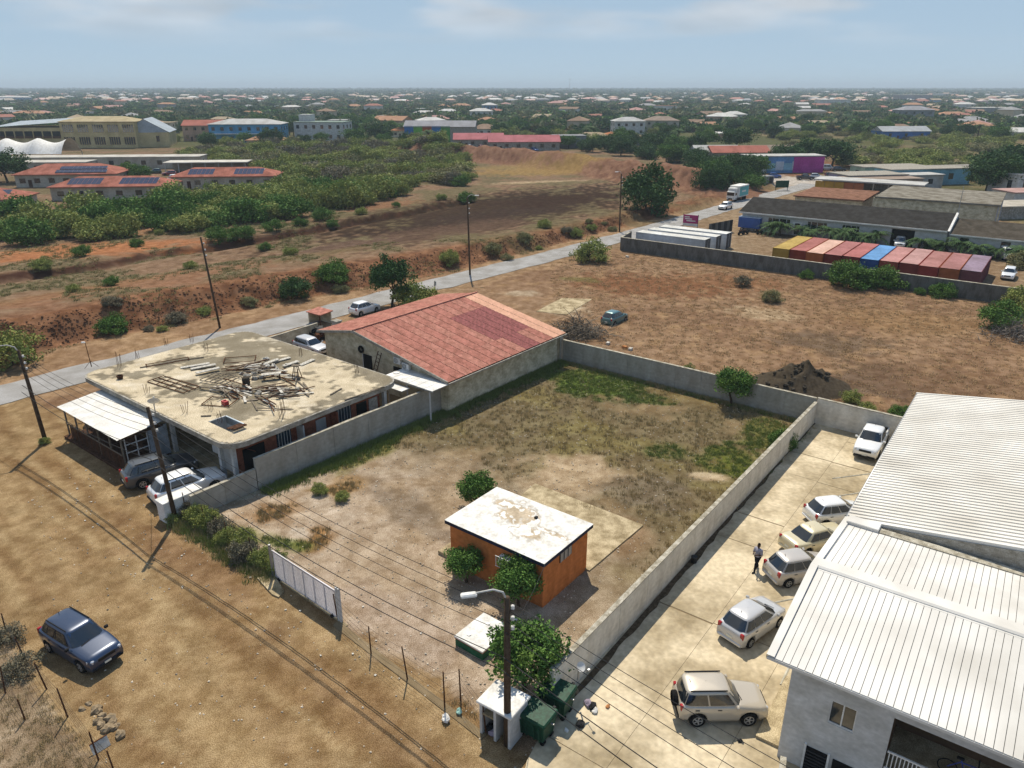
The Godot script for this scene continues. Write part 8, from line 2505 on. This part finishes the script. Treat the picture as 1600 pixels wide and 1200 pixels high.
# ---------------------------------------------------------------- the town towards the horizon
func town() -> void:
	var g := RandomNumberGenerator.new()
	g.seed = 77
	var walls := [["white", Color(0.66, 0.65, 0.61)], ["cream", Color(0.6, 0.53, 0.38)], ["beige", Color(0.5, 0.42, 0.32)], ["grey", Color(0.36, 0.36, 0.36)], ["peach", Color(0.58, 0.38, 0.27)], ["yellow", Color(0.6, 0.47, 0.2)], ["blue", Color(0.2, 0.36, 0.52)]]
	var roofs := [["red", Color(0.42, 0.2, 0.155)], ["orange", Color(0.47, 0.27, 0.17)], ["white", Color(0.66, 0.65, 0.62)], ["grey", Color(0.36, 0.36, 0.36)], ["brown", Color(0.3, 0.21, 0.15)], ["pink", Color(0.5, 0.3, 0.27)], ["tan", Color(0.45, 0.36, 0.25)]]
	var placed := []
	var keep := [Vector2(-136.18, -245.77), Vector2(-191.79, -361.34), Vector2(-132.36, -396.31), Vector2(-96.87, -406.10), Vector2(-36.37, -406.10), Vector2(0.00, -361.34), Vector2(-52.69, -266.25), Vector2(61.74, -421.71), Vector2(87.31, -303.93), Vector2(207.52, -421.71), Vector2(323.07, -641.71), Vector2(95.07, -261.89), Vector2(155.10, -290.28), Vector2(144.42, -353.52), Vector2(197.57, -335.34)]
	var rad := [60.0, 45.0, 40.0, 25.0, 35.0, 45.0, 95.0, 45.0, 50.0, 22.0, 22.0, 45.0, 75.0, 60.0, 75.0]
	var tries := 0
	while placed.size() < 175 and tries < 20000:
		tries += 1
		var z := -exp(g.randf_range(log(345.0), log(1300.0)))
		var x := z * g.randf_range(-0.72, 0.72)
		if x > 140 and z > -380:
			continue
		var p := Vector2(x, z)
		var ok := true
		for i in keep.size():
			if p.distance_to(keep[i]) < rad[i]:
				ok = false
		for q in placed:
			if p.distance_squared_to(q) < 26.0 * 26.0:
				ok = false
				break
		if not ok:
			continue
		placed.append(p)
		var w: Array = walls[mini(6, int(absf(g.randfn(0, 2.6))))]
		var r: Array = roofs[mini(6, int(g.randf() * 7))]
		var kind: String = ["hip", "gable", "flat", "hip"][g.randi() % 4]
		var two := g.randf() < 0.16
		var band := spot(p, Vector2(-936, -1300), Vector2(250, -345)) + " of the far town"
		var ww: float = snappedf(g.randf_range(11, 22), 2.0)
		var dd: float = snappedf(g.randf_range(8, 13), 1.0)
		house("town_house", "%s %s house with %s %s roof, %s" % ["two-storey" if two else "low", w[0], r[0], kind, band], v3(p, height(x, z) - 0.3), g.randf_range(-0.6, 0.6) + (PI / 2 if g.randf() < 0.3 else 0.0), ww, dd, 6.4 if two else 3.4, kind, tint("town_" + w[0], w[1]), tint("townroof_" + r[0], r[1]), (4 if z > -480 else 0), 2 if two else 1, "houses of the far town")
	print("houses ", placed.size())
	# houses too far to tell apart
	var t := []
	var cols := []
	for i in 900:
		var z := -exp(g.randf_range(log(1250.0), log(7000.0)))
		var x := z * g.randf_range(-0.74, 0.74)
		var s := g.randf_range(0.8, 1.7)
		t.append(Transform3D(Basis(Vector3.UP, g.randf() * 3.0).scaled(Vector3(s, g.randf_range(0.8, 1.5), s)), Vector3(x, height(x, z), z)))
		var c: Color = roofs[g.randi() % 7][1]
		cols.append(c.lerp(Color(0.5, 0.48, 0.44), g.randf() * 0.7))
	var hm := MB.new()
	hm.box(Vector3(0, 1.8, 0), Vector3(15, 3.6, 10))
	hm.quad(Vector3(-8, 3.5, 5.6), Vector3(8, 3.5, 5.6), Vector3(5, 5.4, 0), Vector3(-5, 5.4, 0))
	hm.quad(Vector3(-8, 3.5, -5.6), Vector3(8, 3.5, -5.6), Vector3(5, 5.4, 0), Vector3(-5, 5.4, 0))
	hm.tri(Vector3(8, 3.5, 5.6), Vector3(8, 3.5, -5.6), Vector3(5, 5.4, 0))
	hm.tri(Vector3(-8, 3.5, 5.6), Vector3(-8, 3.5, -5.6), Vector3(-5, 5.4, 0))
	crowd("far_houses", "pale mass of tiny far houses towards the horizon", hm.mesh(), mat("far_house", Color(1, 1, 1), 0.85, 0, "", 1, "", 1, true), t, cols)
	# white industrial halls near the horizon on the right
	for k in [[Vector3(1259.02, 0.00, -2022.08), 90.0, 30.0, 9.0, "white", "large white industrial hall at the horizon on the right"], [Vector3(1089.53, 0.00, -2022.08), 50.0, 24.0, 9.0, "white", "white hall left of the large one at the horizon"], [Vector3(686.00, 0.00, -1371.77), 60.0, 20.0, 12.0, "grey", "grey flats before the horizon halls"], [Vector3(475.42, 0.00, -793.30), 40.0, 20.0, 6.0, "grey", "grey hall with pale roof right of the orange roofs"], [Vector3(457.34, 0.00, -1141.45), 45.0, 18.0, 8.0, "white", "pale row of flats in the middle of the right horizon"]]:
		house("far_hall", k[4 + 1], k[0], 0.1, k[1], k[2], k[3], "flat", tint("town_" + k[4], Color(0.6, 0.6, 0.58)), tint("townroof_white", Color(0.66, 0.65, 0.62)), 0)
	for k in [[Vector3(-24.85, 0.00, -641.71), 18.0, 7.0, "white", "white", "white villa with tall pale blue roof among dark trees"], [Vector3(-21.34, 0.00, -757.59), 14.0, 9.0, "blue", "white", "tall house with blue gable beside the white villa"], [Vector3(362.00, 0.00, -654.24), 24.0, 4.0, "white", "orange", "long house with bright orange roof on the right"], [Vector3(398.72, 0.00, -694.92), 20.0, 4.0, "peach", "red", "house with red roof right of the bright orange roof"], [Vector3(166.08, 0.00, -595.96), 16.0, 6.0, "white", "white", "white house beside the pale street towards the horizon"], [Vector3(-412.70, 0.00, -680.82), 26.0, 4.0, "cream", "orange", "cream house with orange roof at the far left"], [Vector3(-856.13, 0.00, -1371.77), 60.0, 8.0, "blue", "white", "long blue hall at the far left below the horizon"]]:
		house("villa", k[5], k[0], 0.1, k[1], 11.0, k[2], "hip", tint("town_" + k[3], Color(0.5, 0.5, 0.5)), tint("townroof_" + k[4], Color(0.5, 0.5, 0.5)), 4, 2 if k[2] > 5 else 1)
	# radio mast on the horizon
	var mast := thing("radio_mast", "thin radio mast standing on the horizon", "mast", Vector3(352.80, 0.00, -4925.24))
	var s := MB.new()
	s.tube([Vector3.ZERO, Vector3(0, 60, 0)], 1.6, 0.8, 6)
	part(mast, "lattice", s.mesh(), M.galvanised)
	part(mast, "aerial_head", bx(5, 8, 5, 0.5), M.galvanised, Vector3(0, 50, 0))
	mast.scale = Vector3.ONE * 1.2
	# pale street running to the horizon
	setting("far_street", strip([Vector2(189.34, -680.82), Vector2(218.24, -793.30), Vector2(256.60, -923.58), Vector2(291.03, -1036.76)], 6.0, 1.0), M.fascia)
	# trees of the town: the largest ones singly
	var n := 0
	tries = 0
	while n < 230 and tries < 6000:
		tries += 1
		var z := -exp(g.randf_range(log(345.0), log(560.0)))
		var x := z * g.randf_range(-0.72, 0.72)
		var p := Vector2(x, z)
		var ok := true
		for i in keep.size():
			if p.distance_to(keep[i]) < rad[i] * 0.8:
				ok = false
		for q in placed:
			if p.distance_squared_to(q) < 121.0:
				ok = false
		if ok:
			n += 1
			var k := g.randi() % 4
			if k == 3 and g.randf() < 0.5:
				palm(v3(p, 0), 1.9, n, "tall palm, %s among the first far houses" % spot(p, Vector2(-400, -560), Vector2(250, -345)), "palms of the far town", 3.2)
			else:
				tree(["dark", "dark", "scrub", "scrub"][k], "town_tree", v3(p, 0), g.randf_range(0.9, 1.5), "%s tree, %s of the trees among the first far houses" % [TONE[["leaf_deep", "leaf", "leaf_scrub", "leaf_scrub"][k]], spot(p, Vector2(-400, -560), Vector2(250, -345))], "tree", "trees among the far houses", ["leaf_deep", "leaf", "leaf_scrub", "leaf_scrub"][k])
	# the rest as one mass per tone
	var lots := [[], [], []]
	var tones := [[], [], []]
	for i in 32000:
		var f := g.randf()
		var z := -exp(lerpf(log(470.0), log(9000.0), pow(f, 1.15)))
		var x := z * g.randf_range(-0.75, 0.75)
		var near := false
		if z > -1300:
			for q in placed:
				if absf(q.x - x) < 9 and absf(q.y - z) < 8:
					near = true
					break
		if near or n3.get_noise_2d(x * 0.4, z * 0.4) > 0.33:
			continue
		var s2 := g.randf_range(0.8, 1.9) * (1.0 + smoothstep(800.0, 5000.0, -z) * 1.6)
		var k := g.randi() % 3
		lots[k].append(Transform3D(Basis(Vector3.UP, g.randf() * TAU).scaled(Vector3(s2 * g.randf_range(0.9, 1.6), s2 * g.randf_range(0.7, 1.15), s2)), Vector3(x, height(x, z) + 1.2 * s2, z)))
		var tn := g.randf_range(0.7, 1.25)
		tones[k].append(Color(tn * g.randf_range(0.9, 1.15), tn, tn))
	for k in 3:
		crowd("far_trees", ["deep green", "mid green", "olive"][k] + " treetops of the far town towards the horizon", crown_mesh("far%d" % k, 500 + k, 2.4, 1.5, 15, 9, 0.75, 0.42, -0.2, 0.4), M[["leaf_deep", "leaf", "leaf_olive"][k]], lots[k], tones[k])

# ---------------------------------------------------------------- grass and weeds that nobody could count
func tuft(key: String, sd: int, n: int, h: float, w: float) -> ArrayMesh:
	var g := RandomNumberGenerator.new()
	g.seed = sd
	var s := MB.new()
	for i in n:
		var a := g.randf() * TAU
		var o := Vector3(g.randfn(0, w), 0, g.randfn(0, w))
		var lean := Vector3(cos(a), 0, sin(a)) * g.randf_range(0.1, 0.5) * h
		var side := Vector3(-sin(a), 0, cos(a)) * 0.014
		s.col = Color(1, 1, 1) * g.randf_range(0.7, 1.25)
		var k := g.randf_range(0.6, 1.15) * h
		s.tri(o - side, o + side, o + lean + Vector3(0, k, 0))
	return s.mesh()

func ground_cover() -> void:
	var gp := RandomNumberGenerator.new()
	gp.seed = 55
	var peb := []
	var tone := []
	for i in 9000:
		var p := Vector2(gp.randf_range(-32, 20), gp.randf_range(-66, -18))
		var lot := inside(p, LOT)
		if absf(p.x) > absf(p.y) * 0.75 or (p.x > 1.0 and not lot) or (not lot and gp.randf() < 0.6) or (not lot and p.y < -48):
			continue
		var s := gp.randf_range(0.25, 1.0)
		peb.append(Transform3D(Basis(Vector3.UP, gp.randf() * TAU).scaled(Vector3(s, s, s)), v3(p, 0.0)))
		tone.append(Color(0.5, 0.43, 0.33) * gp.randf_range(0.4, 1.35))
	crowd("gravel", "loose pale stones scattered over the lot and the dirt road", rock(0, 0.05), mat("pebble", Color(1, 1, 1), 0.95, 0, "", 1, "", 1, true), peb, tone)
	var g := RandomNumberGenerator.new()
	g.seed = 12
	var green := tuft("green", 1, 22, 0.2, 0.09)
	var dry := tuft("dry", 2, 20, 0.24, 0.1)
	var wg := []
	var wd := []
	var lo := Vector2(-22, -72)
	for i in 60000:
		var p := Vector2(g.randf_range(-22, 26), g.randf_range(-72, -23))
		if not inside(p, LOT):
			continue
		var c := ground_colour(p.x, p.y)
		var isgreen := c.g / c.r
		var s := g.randf_range(0.5, 1.3)
		var tr := Transform3D(Basis(Vector3.UP, g.randf() * TAU).scaled(Vector3(s, s * g.randf_range(0.5, 1.2), s)), v3(p, 0.0))
		if isgreen > 0.93 and g.randf() < 0.85:
			wg.append(tr)
		elif isgreen > 0.8 and c.r < 0.32 and g.randf() < 0.2:
			wd.append(tr)
		elif isgreen < 0.68 and g.randf() < 0.75:
			wd.append(tr)
	# along the grey wall and the back wall
	for i in 2600:
		var k := g.randf()
		var q := Vector2(-17.0, -44.6).lerp(Vector2(4.6, -70.3), k) + Vector2(0.76, 0.65) * (0.15 + absf(g.randfn(0, 0.5)))
		var s := g.randf_range(0.9, 2.1)
		wg.append(Transform3D(Basis(Vector3.UP, g.randf() * TAU).scaled(Vector3(s, s, s)), v3(q, 0)))
	for i in 1500:
		var k := g.randf()
		var q := Vector2(5.4, -70.1).lerp(Vector2(24.0, -55.7), k) + Vector2(-0.6, 0.78) * (0.12 + absf(g.randfn(0, 0.22)))
		var s := g.randf_range(0.5, 1.3)
		(wg if i % 3 else wd).append(Transform3D(Basis(Vector3.UP, g.randf() * TAU).scaled(Vector3(s, s, s)), v3(q, 0)))
	# weeds at the fence and at the pole by the wall end
	for i in 900:
		var q := Vector2(-20.87, -40.90).lerp(Vector2(-13.20, -35.03), g.randf()) + Vector2(g.randfn(-0.1, 0.4), g.randfn(0.2, 0.35))
		var s := g.randf_range(0.7, 1.7)
		(wg if i % 4 else wd).append(Transform3D(Basis(Vector3.UP, g.randf() * TAU).scaled(Vector3(s, s, s)), v3(q, 0)))
	# dry grass of the plot in the corner
	for i in 2500:
		var q := Vector2(g.randf_range(-30, -14), g.randf_range(-31, -17))
		if edge_line(q, Vector2(-25.83, -30.51), Vector2(-15.63, -21.85)) > 0.2:
			var s := g.randf_range(0.4, 1.1)
			wd.append(Transform3D(Basis(Vector3.UP, g.randf() * TAU).scaled(Vector3(s, s * 0.7, s)), v3(q, 0)))
	crowd("green_grass", "short green grass and weeds growing in the lot", green, M.grass_green, wg, [])
	crowd("dry_grass", "dry straw coloured grass in the lot and the corner plot", dry, M.grass_dry, wd, [])
	# dry grass of the brown field
	var wf := []
	for i in 11000:
		var q := Vector2(g.randf_range(-8, 62), g.randf_range(-122, -54))
		if edge_line(q, Vector2(5.1, -70.75), Vector2(24.6, -55.6)) > -0.6 or side_of(q, ROAD) > -4.0 or edge_line(q, Vector2(18.22, -124.82), Vector2(63.36, -90.59)) < 0.6 or (q.x < 5.5 and edge_line(q, Vector2(5.4, -71), Vector2(-12, -91)) > 0):
			continue
		var s := g.randf_range(0.6, 1.4)
		wf.append(Transform3D(Basis(Vector3.UP, g.randf() * TAU).scaled(Vector3(s * 1.3, s * 0.5, s * 1.3)), v3(q, 0)))
	crowd("field_grass", "short dry grass of the brown field", dry, mat("field_straw", Color(0.4, 0.27, 0.14), 0.9, 0, "", 1, "", 1, true), wf, [])
	var wl := []
	for i in 22000:
		var q := Vector2(g.randf_range(-90, 20), g.randf_range(-190, -66))
		if side_of(q, BANK_FOOT) < -1.0 or n1.get_noise_2d(q.x, q.y) < 0.02 or absf(q.x) > absf(q.y) * 0.75 or (q.y < -125 and q.x > -35):
			continue
		var s := g.randf_range(0.8, 2.2)
		wl.append(Transform3D(Basis(Vector3.UP, g.randf() * TAU).scaled(Vector3(s * 1.3, s * 0.7, s * 1.3)), v3(q, height(q.x, q.y))))
	var clods := []
	for i in 5200:
		var k := g.randi_range(2, 8)
		var q: Vector2 = BANK_FOOT[k].lerp(BANK_TOP[k], clampf(g.randf_range(-0.05, 1.0), 0, 1)).lerp(BANK_FOOT[k + 1].lerp(BANK_TOP[k + 1], g.randf()), g.randf())
		var s := g.randf_range(0.4, 1.5)
		clods.append(Transform3D(Basis(Vector3.UP, g.randf() * TAU).scaled(Vector3(s, s * 0.8, s)), v3(q, height(q.x, q.y) - 0.05)))
	crowd("earth_clods", "lumps of red brown earth on the bank along the asphalt road", rock(3, 0.1), mat("clod", Color(0.235, 0.125, 0.075), 0.95, 0, "grain", 1.0, "blotch", 0.3), clods, [])
	crowd("field_weeds", "low weeds on the red earth of the left field", green, mat("weed_olive", Color(0.22, 0.2, 0.085), 0.9, 0, "", 1, "", 1, true), wl, [])
	print("tufts ", wg.size(), " ", wd.size(), " ", wf.size(), " ", wl.size())
